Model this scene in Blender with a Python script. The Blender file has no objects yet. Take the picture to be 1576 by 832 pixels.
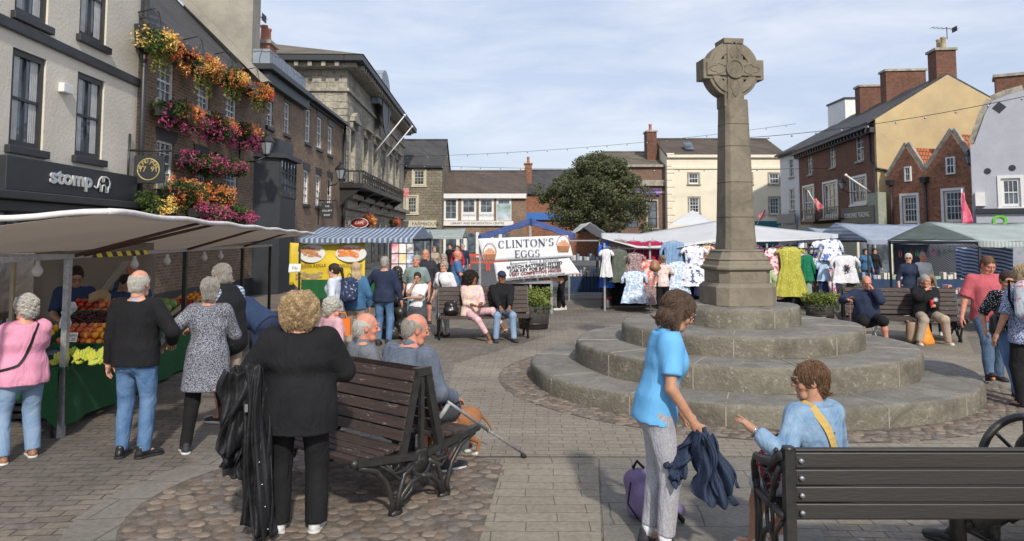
import bpy, bmesh, math, random
import numpy as np
from mathutils import Vector, Matrix
random.seed(7); RNG = np.random.RandomState(3)
PI = math.pi; R_ = math.radians
SC = bpy.context.scene; COL = SC.collection
# ---------- camera ----------
PITCH = R_(4.2); FP = 1150.0; CXP = 788.0; HOR = 364.0; CAMH = 2.0
CYP = HOR - FP*math.tan(PITCH)
cam = bpy.data.cameras.new('camera'); camo = bpy.data.objects.new('camera', cam); COL.objects.link(camo)
camo.location = (0, 0, CAMH); camo.rotation_euler = (PI/2+PITCH, 0, 0)
cam.sensor_width = 36; cam.lens = FP/1576*36; cam.shift_y = -(416-CYP)/1576; cam.clip_end = 2000; cam.clip_start = .05
SC.camera = camo
# ---------- world ----------
SUN_EL = R_(37); SUN_AZ = R_(167)      # compass direction the sun stands in (0 = +Y, clockwise)
w = bpy.data.worlds.new('World'); SC.world = w; w.use_nodes = True
nt = w.node_tree; nt.nodes.clear()
def N(nt, t, **k):
    n = nt.nodes.new(t)
    for a, b in k.items():
        if a.startswith('i_'): n.inputs[a[2:].replace('_', ' ')].default_value = b
        elif a.startswith('n_'): n.inputs[int(a[2:])].default_value = b
        else: setattr(n, a, b)
    return n
sky = N(nt, 'ShaderNodeTexSky', sky_type='NISHITA', sun_disc=False, sun_elevation=SUN_EL, sun_rotation=SUN_AZ, dust_density=2.0, air_density=1.0, ozone_density=1.5)
tc = N(nt, 'ShaderNodeTexCoord'); mp = N(nt, 'ShaderNodeMapping'); mp.inputs['Scale'].default_value = (1.2, 1.2, 5)
nz = N(nt, 'ShaderNodeTexNoise', i_Scale=2.1, i_Detail=7, i_Roughness=.55); nz.inputs['Distortion'].default_value = .4
cr = N(nt, 'ShaderNodeValToRGB'); cr.color_ramp.elements[0].position = .36; cr.color_ramp.elements[1].position = .70
cr.color_ramp.elements[0].color = (.66,)*3+(1,); cr.color_ramp.elements[1].color = (.92,)*3+(1,)
mx = N(nt, 'ShaderNodeMix', data_type='RGBA'); mx.inputs[7].default_value = (5.0, 5.5, 6.7, 1)
bg = N(nt, 'ShaderNodeBackground', i_Strength=.118); wo = N(nt, 'ShaderNodeOutputWorld')
L = nt.links.new
nz2 = N(nt, 'ShaderNodeTexNoise', i_Scale=3.4, i_Detail=8, i_Roughness=.6, i_Distortion=.3); cr2 = N(nt, 'ShaderNodeValToRGB'); cr2.color_ramp.elements[0].position = .40; cr2.color_ramp.elements[1].position = .66
cr2.color_ramp.elements[0].color = (.435,.49,.62,1); cr2.color_ramp.elements[1].color = (.575,.61,.685,1); sc2 = N(nt, 'ShaderNodeVectorMath', operation='SCALE'); sc2.inputs['Scale'].default_value = 10
L(mp.outputs[0], nz2.inputs['Vector']); L(nz2.outputs[0], cr2.inputs[0]); L(cr2.outputs[0], sc2.inputs[0]); L(sc2.outputs[0], mx.inputs[7])
L(tc.outputs['Generated'], mp.inputs[0]); L(mp.outputs[0], nz.inputs['Vector']); L(nz.outputs[0], cr.inputs[0]); L(cr.outputs[0], mx.inputs[0])
L(sky.outputs[0], mx.inputs[6]); L(mx.outputs[2], bg.inputs[0]); L(bg.outputs[0], wo.inputs[0])
sl = bpy.data.lights.new('sun', 'SUN'); sl.energy = 2.95; sl.angle = R_(2.4); sl.color = (1, .93, .82)
so = bpy.data.objects.new('sun', sl); COL.objects.link(so)
sd = Vector((math.sin(SUN_AZ)*math.cos(SUN_EL), math.cos(SUN_AZ)*math.cos(SUN_EL), math.sin(SUN_EL)))
so.rotation_euler = sd.to_track_quat('Z', 'Y').to_euler(); so.location = (0, -10, 30)
SC.view_settings.view_transform = 'Standard'; SC.view_settings.look = 'None'; SC.view_settings.exposure = 0.33; SC.view_settings.gamma = 1
SC.cycles.max_bounces = 6; SC.cycles.diffuse_bounces = 3; SC.cycles.glossy_bounces = 3; SC.cycles.transmission_bounces = 3; SC.cycles.use_denoising = True
# ---------- pixel -> world ----------
def ray(px, py):
    u = (px-CXP)/FP; v = (CYP-py)/FP
    return Vector((u, math.cos(PITCH)-v*math.sin(PITCH), math.sin(PITCH)+v*math.cos(PITCH)))
def P(px, py, Y):
    r = ray(px, py); return Vector((0, 0, CAMH)) + r*(Y/r.y)
def G(px, py, z=0.0):
    r = ray(px, py); return Vector((0, 0, CAMH)) + r*((z-CAMH)/r.z)
# ---------- objects ----------
def tag(o, label=None, cat=None, group=None, kind=None):
    if label: o['label'] = label
    if cat: o['category'] = cat
    if group: o['group'] = group
    if kind: o['kind'] = kind
    return o
def thing(name, label, cat, loc=(0, 0, 0), rz=0, group=None, parent=None):
    o = bpy.data.objects.new(name, None); COL.objects.link(o); o.location = loc; o.rotation_euler = (0, 0, rz)
    o.empty_display_size = .2
    if parent: o.parent = parent
    return tag(o, label, cat, group)
def mobj(name, me, mats=None, parent=None, smooth=None):
    o = bpy.data.objects.new(name, me); COL.objects.link(o)
    if mats is not None:
        if not isinstance(mats, (list, tuple)): mats = [mats]
        for m in mats: me.materials.append(m)
    if parent: o.parent = parent
    if smooth: me.polygons.foreach_set('use_smooth', [True]*len(me.polygons))
    return o
def copy_tree(o, parent=None):
    c = o.copy(); COL.objects.link(c); c.parent = parent
    for ch in o.children: copy_tree(ch, c)
    return c
class MB:
    """collects shapes into one mesh"""
    def __init__(s, M=None): s.v = []; s.f = []; s.m = []; s.uv = {}; s.M = M; s.mi = 0; s.sm = []; s.s = False
    def add(s, vs, fs, uvs=None):
        b = len(s.v)
        if s.M is not None: vs = [s.M @ Vector(q) for q in vs]
        s.v += [tuple(q) for q in vs]
        for k, f in enumerate(fs):
            if uvs is not None: s.uv[len(s.f)] = [uvs[i] for i in f]
            s.f.append(tuple(b+i for i in f)); s.m.append(s.mi); s.sm.append(s.s)
        return s
    def box(s, x0, x1, y0, y1, z0, z1):
        return s.add([(x0,y0,z0),(x1,y0,z0),(x1,y1,z0),(x0,y1,z0),(x0,y0,z1),(x1,y0,z1),(x1,y1,z1),(x0,y1,z1)],
            [(0,3,2,1),(4,5,6,7),(0,1,5,4),(1,2,6,5),(2,3,7,6),(3,0,4,7)])
    def obox(s, c, ex, ey, ez):
        """box centred at c with half-extent vectors"""
        c, ex, ey, ez = map(Vector, (c, ex, ey, ez)); vs = []
        for k in (-1, 1):
            for i, j in ((-1,-1),(1,-1),(1,1),(-1,1)): vs.append(c+ex*i+ey*j+ez*k)
        return s.add(vs, [(0,3,2,1),(4,5,6,7),(0,1,5,4),(1,2,6,5),(2,3,7,6),(3,0,4,7)])
    def bar(s, a, b, w, h, up=(0, 0, 1)):
        a, b = Vector(a), Vector(b); d = b-a; l = d.length; d = d/l; up = Vector(up)
        if abs(d.dot(up)) > .98: up = Vector((0, 1, 0))
        x = d.cross(up).normalized(); u = x.cross(d)
        return s.obox((a+b)/2, d*l/2, x*w/2, u*h/2)
    def tube(s, pts, r, n=8, caps=True, flat=1.0, up=None):
        pts = [Vector(p) for p in pts]; m = len(pts); rs = r if isinstance(r, (list, tuple)) else [r]*m
        vs = []; pu = None
        for i in range(m):
            d = (pts[min(i+1, m-1)]-pts[max(i-1, 0)])
            d = d.normalized() if d.length > 1e-9 else Vector((0, 0, 1))
            if up is not None: x = d.cross(Vector(up)).normalized()
            elif pu is None:
                x = d.cross(Vector((0, 0, 1)) if abs(d.z) < .9 else Vector((1, 0, 0))).normalized()
            else: x = (pu - d*pu.dot(d)).normalized()
            pu = x; y = d.cross(x)
            for k in range(n):
                a = 2*PI*k/n; vs.append(pts[i]+x*math.cos(a)*rs[i]*flat+y*math.sin(a)*rs[i])
        fs = [(i*n+k, i*n+(k+1) % n, (i+1)*n+(k+1) % n, (i+1)*n+k) for i in range(m-1) for k in range(n)]
        if caps: fs += [tuple(range(n-1, -1, -1)), tuple((m-1)*n+k for k in range(n))]
        o = s.s; s.s = n > 5; s.add(vs, fs); s.s = o; return s
    def lathe(s, prof, n=24, c=(0, 0, 0), rot=0, smooth=True, jit=0, arc=None):
        vs = []; c = Vector(c)
        for (r, z) in prof:
            for k in range(n):
                a = rot+2*PI*k/n; rr = r*(1+jit*math.sin(a*5+z*3)); vs.append(c+Vector((rr*math.cos(a), rr*math.sin(a), z)))
        m = len(prof); fs = [(i*n+k, i*n+(k+1) % n, (i+1)*n+(k+1) % n, (i+1)*n+k) for i in range(m-1) for k in range(n)]
        if prof[0][0] > 1e-6: fs.append(tuple(range(n-1, -1, -1)))
        if prof[-1][0] > 1e-6: fs.append(tuple((m-1)*n+k for k in range(n)))
        o = s.s; s.s = smooth; s.add(vs, fs); s.s = o; return s
    def prism(s, poly, y0, y1, ax='y'):
        """poly in (x,z) extruded along y (or (x,y) along z, or (y,z) along x)"""
        n = len(poly)
        def q(p, t): return (p[0], t, p[1]) if ax == 'y' else ((p[0], p[1], t) if ax == 'z' else (t, p[0], p[1]))
        vs = [q(p, y0) for p in poly]+[q(p, y1) for p in poly]
        fs = [tuple(range(n)), tuple(range(2*n-1, n-1, -1))]+[(i, n+i, n+(i+1) % n, (i+1) % n) for i in range(n)]
        return s.add(vs, fs)
    def sphere(s, c, r, n=10, m=6, sc=(1, 1, 1)):
        c = Vector(c); vs = [c+Vector((0, 0, r*sc[2]))]; fs = []
        for i in range(1, m):
            t = PI*i/m
            for k in range(n):
                a = 2*PI*k/n; vs.append(c+Vector((r*sc[0]*math.sin(t)*math.cos(a), r*sc[1]*math.sin(t)*math.sin(a), r*sc[2]*math.cos(t))))
        vs.append(c-Vector((0, 0, r*sc[2]))); L_ = len(vs)-1
        for k in range(n): fs.append((0, 1+k, 1+(k+1) % n)); fs.append((L_, L_-n+(k+1) % n, L_-n+k))
        for i in range(m-2):
            for k in range(n): fs.append((1+i*n+k, 1+(i+1)*n+k, 1+(i+1)*n+(k+1) % n, 1+i*n+(k+1) % n))
        o = s.s; s.s = True; s.add(vs, fs); s.s = o; return s
    def sheet(s, fn, nu, nv):
        vs = []; uv = []
        for j in range(nv+1):
            for i in range(nu+1): vs.append(fn(i/nu, j/nv)); uv.append((i/nu, j/nv))
        fs = [(j*(nu+1)+i, j*(nu+1)+i+1, (j+1)*(nu+1)+i+1, (j+1)*(nu+1)+i) for j in range(nv) for i in range(nu)]
        o = s.s; s.s = True; s.add(vs, fs, uv); s.s = o; return s
    def build(s, name, mats, parent=None, bevel=0, solid=0, fix=True):
        me = bpy.data.meshes.new(name); me.from_pydata(s.v, [], s.f)
        if s.uv:
            ul = me.uv_layers.new(name='UVMap'); li = 0; buf = []
            for k, f in enumerate(s.f): buf += [c for q in (s.uv.get(k) or [(0, 0)]*len(f)) for c in q]
            ul.data.foreach_set('uv', buf)
        me.polygons.foreach_set('material_index', s.m); me.polygons.foreach_set('use_smooth', s.sm)
        me.update()
        o = mobj(name, me, mats, parent)
        if fix:
            bm = bmesh.new(); bm.from_mesh(me)
            bmesh.ops.recalc_face_normals(bm, faces=bm.faces); bm.to_mesh(me); bm.free()
        if solid: d = o.modifiers.new('s', 'SOLIDIFY'); d.thickness = solid; d.offset = 0
        if bevel: d = o.modifiers.new('b', 'BEVEL'); d.width = bevel; d.segments = 2; d.limit_method = 'ANGLE'; d.angle_limit = R_(40)
        return o
# ---------- materials ----------
_mc = {}
def rgb(c):
    if isinstance(c, str): c = [int(c[i:i+2], 16)/255 for i in (0, 2, 4)]; return tuple((x/12.92 if x < .04045 else ((x+.055)/1.055)**2.4) for x in c)+(1,)
    return tuple(c[:3])+(1,)
def base(name, rough=.7, metal=0, spec=.5):
    m = bpy.data.materials.new(name); m.use_nodes = True; nt = m.node_tree; b = nt.nodes['Principled BSDF']
    b.inputs['Roughness'].default_value = rough; b.inputs['Metallic'].default_value = metal; b.inputs['Specular IOR Level'].default_value = spec
    return m, nt, b
def mixc(nt, fac, a, b, mode='MIX'):
    n = N(nt, 'ShaderNodeMix', data_type='RGBA', blend_type=mode)
    for i, v in ((0, fac), (6, a), (7, b)):
        if hasattr(v, 'is_linked'): nt.links.new(v, n.inputs[i])
        elif i == 0: n.inputs[0].default_value = v
        else: n.inputs[i].default_value = rgb(v)
    return n.outputs[2]
def ramp(nt, fac, p0, p1, c0=(0, 0, 0), c1=(1, 1, 1), interp='LINEAR'):
    n = N(nt, 'ShaderNodeValToRGB'); e = n.color_ramp.elements; e[0].position = p0; e[1].position = p1; e[0].color = rgb(c0); e[1].color = rgb(c1)
    n.color_ramp.interpolation = interp; nt.links.new(fac, n.inputs[0]); return n.outputs[0]
def noise(nt, vec, scale, detail=4, rough=.5, dist=0):
    n = N(nt, 'ShaderNodeTexNoise', i_Scale=scale, i_Detail=detail, i_Roughness=rough, i_Distortion=dist)
    if vec is not None: nt.links.new(vec, n.inputs['Vector'])
    return n.outputs[0]
def mapping(nt, vec, scale=(1, 1, 1), rot=(0, 0, 0), loc=(0, 0, 0)):
    n = N(nt, 'ShaderNodeMapping'); n.inputs['Scale'].default_value = scale; n.inputs['Rotation'].default_value = rot; n.inputs['Location'].default_value = loc
    nt.links.new(vec, n.inputs[0]); return n.outputs[0]
def coord(nt, k='Object'): return N(nt, 'ShaderNodeTexCoord').outputs[k]
def bump(nt, b, h, dist=.01, strength=1.0):
    n = N(nt, 'ShaderNodeBump', i_Distance=dist, i_Strength=strength); nt.links.new(h, n.inputs['Height']); nt.links.new(n.outputs[0], b.inputs['Normal']); return n
def mat(name, col, rough=.7, metal=0, var=.25, scale=4, bmp=0, bs=40, spec=.5, col2=None, vscale=(1, 1, 1), trans=0):
    if name in _mc: return _mc[name]
    m, nt, b = base(name, rough, metal, spec); c = rgb(col); vec = mapping(nt, coord(nt), vscale)
    c2 = rgb(col2) if col2 else tuple(x*(1-var) for x in c[:3])+(1,)
    f = ramp(nt, noise(nt, vec, scale, 5, .6), .35, .68)
    nt.links.new(mixc(nt, f, c, c2), b.inputs['Base Color'])
    if bmp: bump(nt, b, noise(nt, vec, bs, 4, .6), bmp)
    if trans:
        tr = N(nt, 'ShaderNodeBsdfTranslucent'); mxs = N(nt, 'ShaderNodeMixShader', n_0=trans); out = nt.nodes['Material Output']
        tr.inputs[0].default_value = c
        nt.links.new(b.outputs[0], mxs.inputs[1]); nt.links.new(tr.outputs[0], mxs.inputs[2]); nt.links.new(mxs.outputs[0], out.inputs[0])
    _mc[name] = m; return m
def brickmat(name, c1, c2, mortar, bw=.225, rh=.075, ms=.01, wall=True, bmp=.012, rough=.85, stain=.35, off=.5, c3=None, rot=0, uvw=False, patch=None):
    if name in _mc: return _mc[name]
    m, nt, b = base(name, rough, 0, .3); o = coord(nt, 'Object')
    if wall:
        s = N(nt, 'ShaderNodeSeparateXYZ'); nt.links.new(o, s.inputs[0]); a = N(nt, 'ShaderNodeMath', operation='ADD'); nt.links.new(s.outputs[0], a.inputs[0]); nt.links.new(s.outputs[1], a.inputs[1])
        c = N(nt, 'ShaderNodeCombineXYZ'); nt.links.new(a.outputs[0], c.inputs[0]); nt.links.new(s.outputs[2], c.inputs[1]); v = c.outputs[0]
    else: v = mapping(nt, o, rot=(0, 0, rot)) if rot else o
    # slight wobble so that courses are not ruler straight
    wv = N(nt, 'ShaderNodeTexNoise', i_Scale=1.3, i_Detail=2); nt.links.new(v, wv.inputs['Vector'])
    vm = N(nt, 'ShaderNodeVectorMath', operation='MULTIPLY_ADD'); nt.links.new(wv.outputs['Color'], vm.inputs[0]); vm.inputs[1].default_value = (rh*.5, rh*.5, 0); nt.links.new(v, vm.inputs[2])
    br = N(nt, 'ShaderNodeTexBrick', offset=off, i_Scale=1, i_Mortar_Size=ms, i_Mortar_Smooth=.3, i_Bias=0)
    br.inputs['Brick Width'].default_value = bw; br.inputs['Row Height'].default_value = rh
    br.inputs['Color1'].default_value = rgb(c1); br.inputs['Color2'].default_value = rgb(c2); br.inputs['Mortar'].default_value = rgb(mortar)
    nt.links.new(vm.outputs[0], br.inputs['Vector'])
    col = br.outputs['Color']
    if c3:
        col = mixc(nt, ramp(nt, noise(nt, v, 5, 3, .7), .5, .62), col, mixc(nt, .65, col, c3))
    if patch: col = mixc(nt, ramp(nt, noise(nt, v, .35, 3, .6), .45, .6), col, mixc(nt, .5, col, patch))
    d = tuple(1-stain for _ in range(3))
    col = mixc(nt, 1.0, col, ramp(nt, noise(nt, v, .6, 6, .65), .3, .65, d, (1.05, 1.05, 1.05)), 'MULTIPLY')
    col = mixc(nt, 1.0, col, ramp(nt, noise(nt, v, 22, 4, .6), .3, .7, (.8, .8, .8), (1.15, 1.15, 1.15)), 'MULTIPLY')
    if not wall:
        vo = N(nt, 'ShaderNodeTexVoronoi', i_Scale=3.2); nt.links.new(v, vo.inputs[0]); sp = N(nt, 'ShaderNodeSeparateXYZ'); nt.links.new(vo.outputs['Color'], sp.inputs[0])
        a_ = ramp(nt, vo.outputs['Distance'], .05, .075, (1,1,1), (0,0,0)); b2 = ramp(nt, sp.outputs[0], .5, .52); mq = N(nt, 'ShaderNodeMath', operation='MULTIPLY'); nt.links.new(a_, mq.inputs[0]); nt.links.new(b2, mq.inputs[1])
        col = mixc(nt, mq.outputs[0], col, mixc(nt, ramp(nt, sp.outputs[1], .7, .72), mixc(nt, 1.0, col, (.55,.54,.52), 'MULTIPLY'), mixc(nt, .5, col, (.5,.48,.44))))
    nt.links.new(col, b.inputs['Base Color'])
    mm = N(nt, 'ShaderNodeMath', operation='MULTIPLY_ADD', n_1=-1.0); nt.links.new(br.outputs['Fac'], mm.inputs[0])
    nn = N(nt, 'ShaderNodeMath', operation='MULTIPLY', n_1=.45); nt.links.new(noise(nt, v, 45, 4, .6), nn.inputs[0]); nt.links.new(nn.outputs[0], mm.inputs[2])
    bump(nt, b, mm.outputs[0], bmp)
    _mc[name] = m; return m
def glassmat(name='window_glass', col=(.035, .045, .055), rough=.04):
    if name in _mc: return _mc[name]
    m, nt, b = base(name, rough, 0, .9); o = coord(nt)
    f = ramp(nt, noise(nt, o, 1.4, 3), .4, .62); nt.links.new(mixc(nt, f, col, tuple(x*3.2 for x in col)), b.inputs['Base Color'])
    bump(nt, b, noise(nt, o, 1.7, 2), .03)
    _mc[name] = m; return m
def text(name, s, size, matr, M, parent=None, extr=.004, align='CENTER', bold=0, sx=1.0):
    cu = bpy.data.curves.new(name, 'FONT'); cu.body = s; cu.size = size; cu.align_x = align; cu.align_y = 'CENTER'; cu.extrude = extr; cu.offset = bold; cu.resolution_u = 3
    o = bpy.data.objects.new(name, cu); me = bpy.data.meshes.new_from_object(o); bpy.data.objects.remove(o); bpy.data.curves.remove(cu)
    me.transform(Matrix.Diagonal((sx, 1, 1, 1))); me.transform(M); return mobj(name, me, matr, parent)
def frame(o, x, y):
    """matrix whose local x,y are the given directions"""
    x = Vector(x).normalized(); z = x.cross(Vector(y)).normalized(); y = z.cross(x)
    M = Matrix((x, y, z)).transposed().to_4x4(); M.translation = Vector(o); return M
# ================= GROUND =================
M_sett = brickmat('sett_paving', (.27,.23,.18), (.205,.175,.14), (.10,.085,.07), bw=.24, rh=.115, ms=.005, wall=False, bmp=.010, stain=.42, c3=(.16,.15,.145), rot=R_(3), patch=(.19,.175,.16))
M_sett2 = brickmat('block_paving', (.275,.24,.19), (.235,.205,.165), (.13,.11,.09), bw=.27, rh=.12, ms=.0035, wall=False, bmp=.006, stain=.3, rot=R_(2))
M_sett3 = brickmat('dark_sett_paving', (.24,.20,.155), (.165,.14,.115), (.085,.07,.055), bw=.27, rh=.115, ms=.008, wall=False, bmp=.014, stain=.42, c3=(.27,.23,.18), rot=R_(-4), patch=(.12,.115,.11))
M_slab = brickmat('grey_slab', (.225,.205,.175), (.19,.175,.15), (.11,.10,.085), bw=.62, rh=.42, ms=.005, wall=False, bmp=.008, stain=.4, rot=R_(2))
M_buff = brickmat('buff_slab', (.28,.245,.19), (.25,.22,.17), (.13,.11,.085), bw=.44, rh=.17, ms=.0035, wall=False, bmp=.007, stain=.3, rot=R_(1.5))
M_asph = mat('asphalt', (.075,.078,.082), .9, col2=(.10,.10,.105), scale=2, bmp=.004, bs=150)
M_earth = mat('cobble_bed', (.19,.155,.12), .95, col2=(.07,.06,.05), scale=9, bmp=.02, bs=60)
def sheetobj(name, pts, z, m):
    b = MB(); b.add([(p[0], p[1], z) for p in pts], [tuple(range(len(pts)))]); return tag(b.build(name, m), kind='structure')
def gpoly(name, pix, z, m): return sheetobj(name, [G(x, y) for x, y in pix], z, m)
sheetobj('ground', [(-400,-60),(400,-60),(400,900),(-400,900)], -.008, M_asph)
sheetobj('square_paving', [(-16,-20),(30,-20),(34,23.2),(4,25),(-14,30)], 0, M_sett)
gpoly('market_pavement', [(-500,832),(60,990),(400,990),(400,832),(372,792),(318,740),(288,700),(296,640),(330,590),(400,520),(250,478),(-300,520),(-500,650)], .004, M_sett3)
gpoly('buff_pavement', [(735,840),(700,1000),(920,1000),(926,840),(920,705),(772,705)], .008, M_buff)
gpoly('slab_path', [(930,840),(935,1000),(1320,1000),(1230,706),(922,706)], .008, M_slab)
gpoly('block_path', [(662,703),(1700,703),(2300,560),(1500,545),(1480,500),(900,500),(700,560)], .004, M_sett2)
# curved kerb slabs round the cobbles
def arc_sheet(name, cx, cy, r0, r1, a0, a1, z, m, n=24):
    pts = [(cx+r1*math.cos(R_(a0+(a1-a0)*i/n)), cy+r1*math.sin(R_(a0+(a1-a0)*i/n))) for i in range(n+1)]
    pts += [(cx+r0*math.cos(R_(a1-(a1-a0)*i/n)), cy+r0*math.sin(R_(a1-(a1-a0)*i/n))) for i in range(n+1)]
    b = MB(); nn = n+1
    b.add([(p[0], p[1], z) for p in pts], [(i, i+1, 2*nn-2-i, 2*nn-1-i) for i in range(n)])
    return tag(b.build(name, m), kind='structure')
CBX, CBY, CBR = -1.25, 5.75, 1.52
arc_sheet('kerb_path', CBX, CBY, CBR, CBR+.34, 60, 300, .010, M_slab)
sheetobj('cobble_bed', [(CBX+CBR*math.cos(R_(a)), CBY+CBR*math.sin(R_(a))) for a in range(62, 296, 9)]+[(-.28,4.25),(-.08,6.7),(-.5,7.05)], .009, M_earth)
XC, YC, XZ = 3.23, 10.82, 1.0
arc_sheet('cobble_ring_ground', XC, YC, 2.9, 3.42, 0, 360, .009, M_earth, 48)
# cobbles as rounded stones
M_cob = None
def cobmat():
    m, nt, b = base('cobblestone', .8, 0, .35)
    g = N(nt, 'ShaderNodeNewGeometry').outputs['Random Per Island']
    r = N(nt, 'ShaderNodeValToRGB'); e = r.color_ramp.elements; e[0].color = (.13,.10,.08,1); e[1].color = (.20,.165,.135,1); e[1].position = 1
    for p, c in ((.3,(.19,.145,.11,1)),(.55,(.15,.135,.125,1)),(.8,(.25,.195,.15,1))):
        k = e.new(p); k.color = c
    nt.links.new(g, r.inputs[0]); o = coord(nt)
    nt.links.new(mixc(nt, 1, r.outputs[0], ramp(nt, noise(nt, o, 14, 5, .6), .3, .7, (.65,.65,.65), (1.2,1.2,1.2)), 'MULTIPLY'), b.inputs['Base Color'])
    bump(nt, b, noise(nt, o, 60, 4), .004); return m
M_cob = cobmat()
def stones(name, spots, lab=None):
    b = MB()
    for x, y, r in spots:
        n = 9; a0 = random.random()*6; el = random.uniform(.8, 1.05); hh = random.uniform(.005, .014)
        rr = [r*random.uniform(.84, 1.08) for _ in range(n)]
        def ring(f, z): return [(x+rr[k]*f*math.cos(a0+2*PI*k/n), y+el*rr[k]*f*math.sin(a0+2*PI*k/n), z) for k in range(n)]
        vs = ring(1, .006)+ring(.93, .006+hh*.55)+ring(.68, .006+hh*.97)+[(x, y, .006+hh)]
        fs = [(i*n+k, i*n+(k+1) % n, (i+1)*n+(k+1) % n, (i+1)*n+k) for i in range(2) for k in range(n)]+[(2*n+k, 2*n+(k+1) % n, 3*n) for k in range(n)]
        b.s = True; b.add(vs, fs)
    return tag(b.build(name, M_cob), 'rounded river cobbles set in mortar', None, None, 'stuff')
def in_cob(x, y):
    if (x-CBX)**2+(y-CBY)**2 > (CBR-.05)**2: return False
    t = (y-4.25)/2.45; return x < -.30+.20*t
def hexpack(inside, x0, x1, y0, y1, sp):
    pts = []; j = 0; y = y0
    while y < y1:
        x = x0+(sp/2 if j % 2 else 0)
        while x < x1:
            q = (x+random.uniform(-.22,.22)*sp, y+random.uniform(-.2,.2)*sp)
            if inside(*q): pts.append((*q, sp*random.uniform(.46,.60)))
            x += sp
        y += sp*.84; j += 1
    return pts
IC = in_cob
stones('cobbles', hexpack(IC, -3, 0, 4, 7.4, .125))
stones('cobbles', hexpack(lambda x, y: 2.99 < math.hypot(x-XC, y-YC) < 3.40 and y < 13, -.3, 6.8, 7.3, 13, .115))
tag(MB().add([(q[0], q[1], .006) for q in (G(640,430), G(1600,430), G(1600,447), G(640,445))], [(0,1,2,3)]).build('road', M_asph), kind='structure')
# painted lines on the road
yl = MB()
for k in (0, .35):
    yl.add([(q[0]+k, q[1]+k, .012) for q in (G(1290,436), G(1330,433), G(1352,440), G(1340,450), G(1336,450), G(1347,440), G(1328,434.5), G(1290,437.2))], [(0,1,6,7),(1,2,5,6),(2,3,4,5)])
tag(yl.build('road_marking', mat('yellow_paint', (.5,.4,.12), .7)), kind='structure')
# ================= MONUMENT =================
M_step = mat('step_stone', (.205,.185,.15), .92, col2=(.125,.115,.10), scale=2.2, bmp=.012, bs=26)
def stonemat(name, top, side, lich, bm_=.012):
    m, nt, b = base(name, .9, 0, .3); o = coord(nt)
    c = mixc(nt, ramp(nt, noise(nt, o, 2.6, 6, .65), .35, .68), side, tuple(x*.68 for x in side))
    c = mixc(nt, ramp(nt, noise(nt, o, 12, 7, .75), .54, .66), c, lich)
    c = mixc(nt, ramp(nt, noise(nt, o, .9, 5, .7, .6), .50, .64), c, tuple(x*.52 for x in side))
    g = N(nt, 'ShaderNodeSeparateXYZ'); nt.links.new(N(nt, 'ShaderNodeNewGeometry').outputs['Normal'], g.inputs[0])
    c2 = mixc(nt, ramp(nt, noise(nt, o, 2.4, 8, .7, .5), .38, .62), top, tuple(x*.62 for x in top)); c2 = mixc(nt, ramp(nt, noise(nt, o, 16, 6, .7), .60, .68), c2, lich)
    nt.links.new(mixc(nt, ramp(nt, g.outputs[2], .6, .9), c, c2), b.inputs['Base Color'])
    k = N(nt, 'ShaderNodeMath', operation='ADD'); nt.links.new(noise(nt, o, 30, 5, .65), k.inputs[0]); nt.links.new(noise(nt, o, 5, 3), k.inputs[1])
    bump(nt, b, k.outputs[0], bm_); return m
M_steps = stonemat('worn_steps', (.235,.22,.195), (.22,.20,.155), (.33,.31,.26), .02)
M_cross = stonemat('cross_stone', (.24,.215,.17), (.245,.212,.16), (.165,.15,.12), .006)
M_joint = mat('joint', (.36,.32,.26), .95); M_djoint = mat('dark_joint', (.08,.07,.06), .95)
mon = thing('market_cross', 'tall stone wheel-head market cross rising from four round steps', 'monument', (XC, YC, 0))
def ringstep(r, z0, z1, njoint, a0, nm='step'):
    # worn cylinder: edge wanders a little, rounded nosing
    b = MB(); n = 120; rd = .035; vs = []
    def rad(a): return r+.014*math.sin(a*3+r)+.010*math.sin(a*11+2*r)+.007*math.sin(a*23+r*5)
    prof = [(0, z0+.0), (0, z0+.12), (-.004, z1-.06), (-.012, z1-.025), (-.034, z1-.006), (-.075, z1)]
    for dr, z in prof:
        for k in range(n):
            a = 2*PI*k/n; vs.append(((rad(a)+dr)*math.cos(a), (rad(a)+dr)*math.sin(a), z+(.006*math.sin(a*7+r) if z > z0+.1 else 0)))
    vs.append((0, 0, z1)); c = len(vs)-1; m = len(prof)
    fs = [(i*n+k, i*n+(k+1) % n, (i+1)*n+(k+1) % n, (i+1)*n+k) for i in range(m-1) for k in range(n)]+[((m-1)*n+k, (m-1)*n+(k+1) % n, c) for k in range(n)]
    b.s = True; b.add(vs, fs); o = b.build(nm, M_steps, mon)
    j = MB()
    for q in range(njoint):
        a = R_(a0+360*q/njoint+random.uniform(-5, 5)); rr = rad(a)+.0015; w_ = .007
        j.M = Matrix.Rotation(a, 4, 'Z'); j.box(rr-.30, rr, -w_, w_, z0, z1-.03); j.box(rr-.62, rr-.05, -w_, w_, z1-.02, z1+.0045)
    j.build('joint', M_joint, o); return o
Z1, Z2, Z3, Z4 = .241, .53, .785, 1.04
ringstep(2.97, 0, Z1, 13, 255); ringstep(2.318, Z1, Z2, 11, 240); ringstep(1.661, Z2, Z3, 8, 250); ringstep(.86, Z3, Z4, 4, 285)
ROT = R_(8)    # the cross is turned a little
def octa(w_, ch):  # square of half width w_ with chamfered corners
    c = w_-ch; return [(-c,-w_),(c,-w_),(w_,-c),(w_,c),(c,w_),(-c,w_),(-w_,c),(-w_,-c)]
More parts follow.
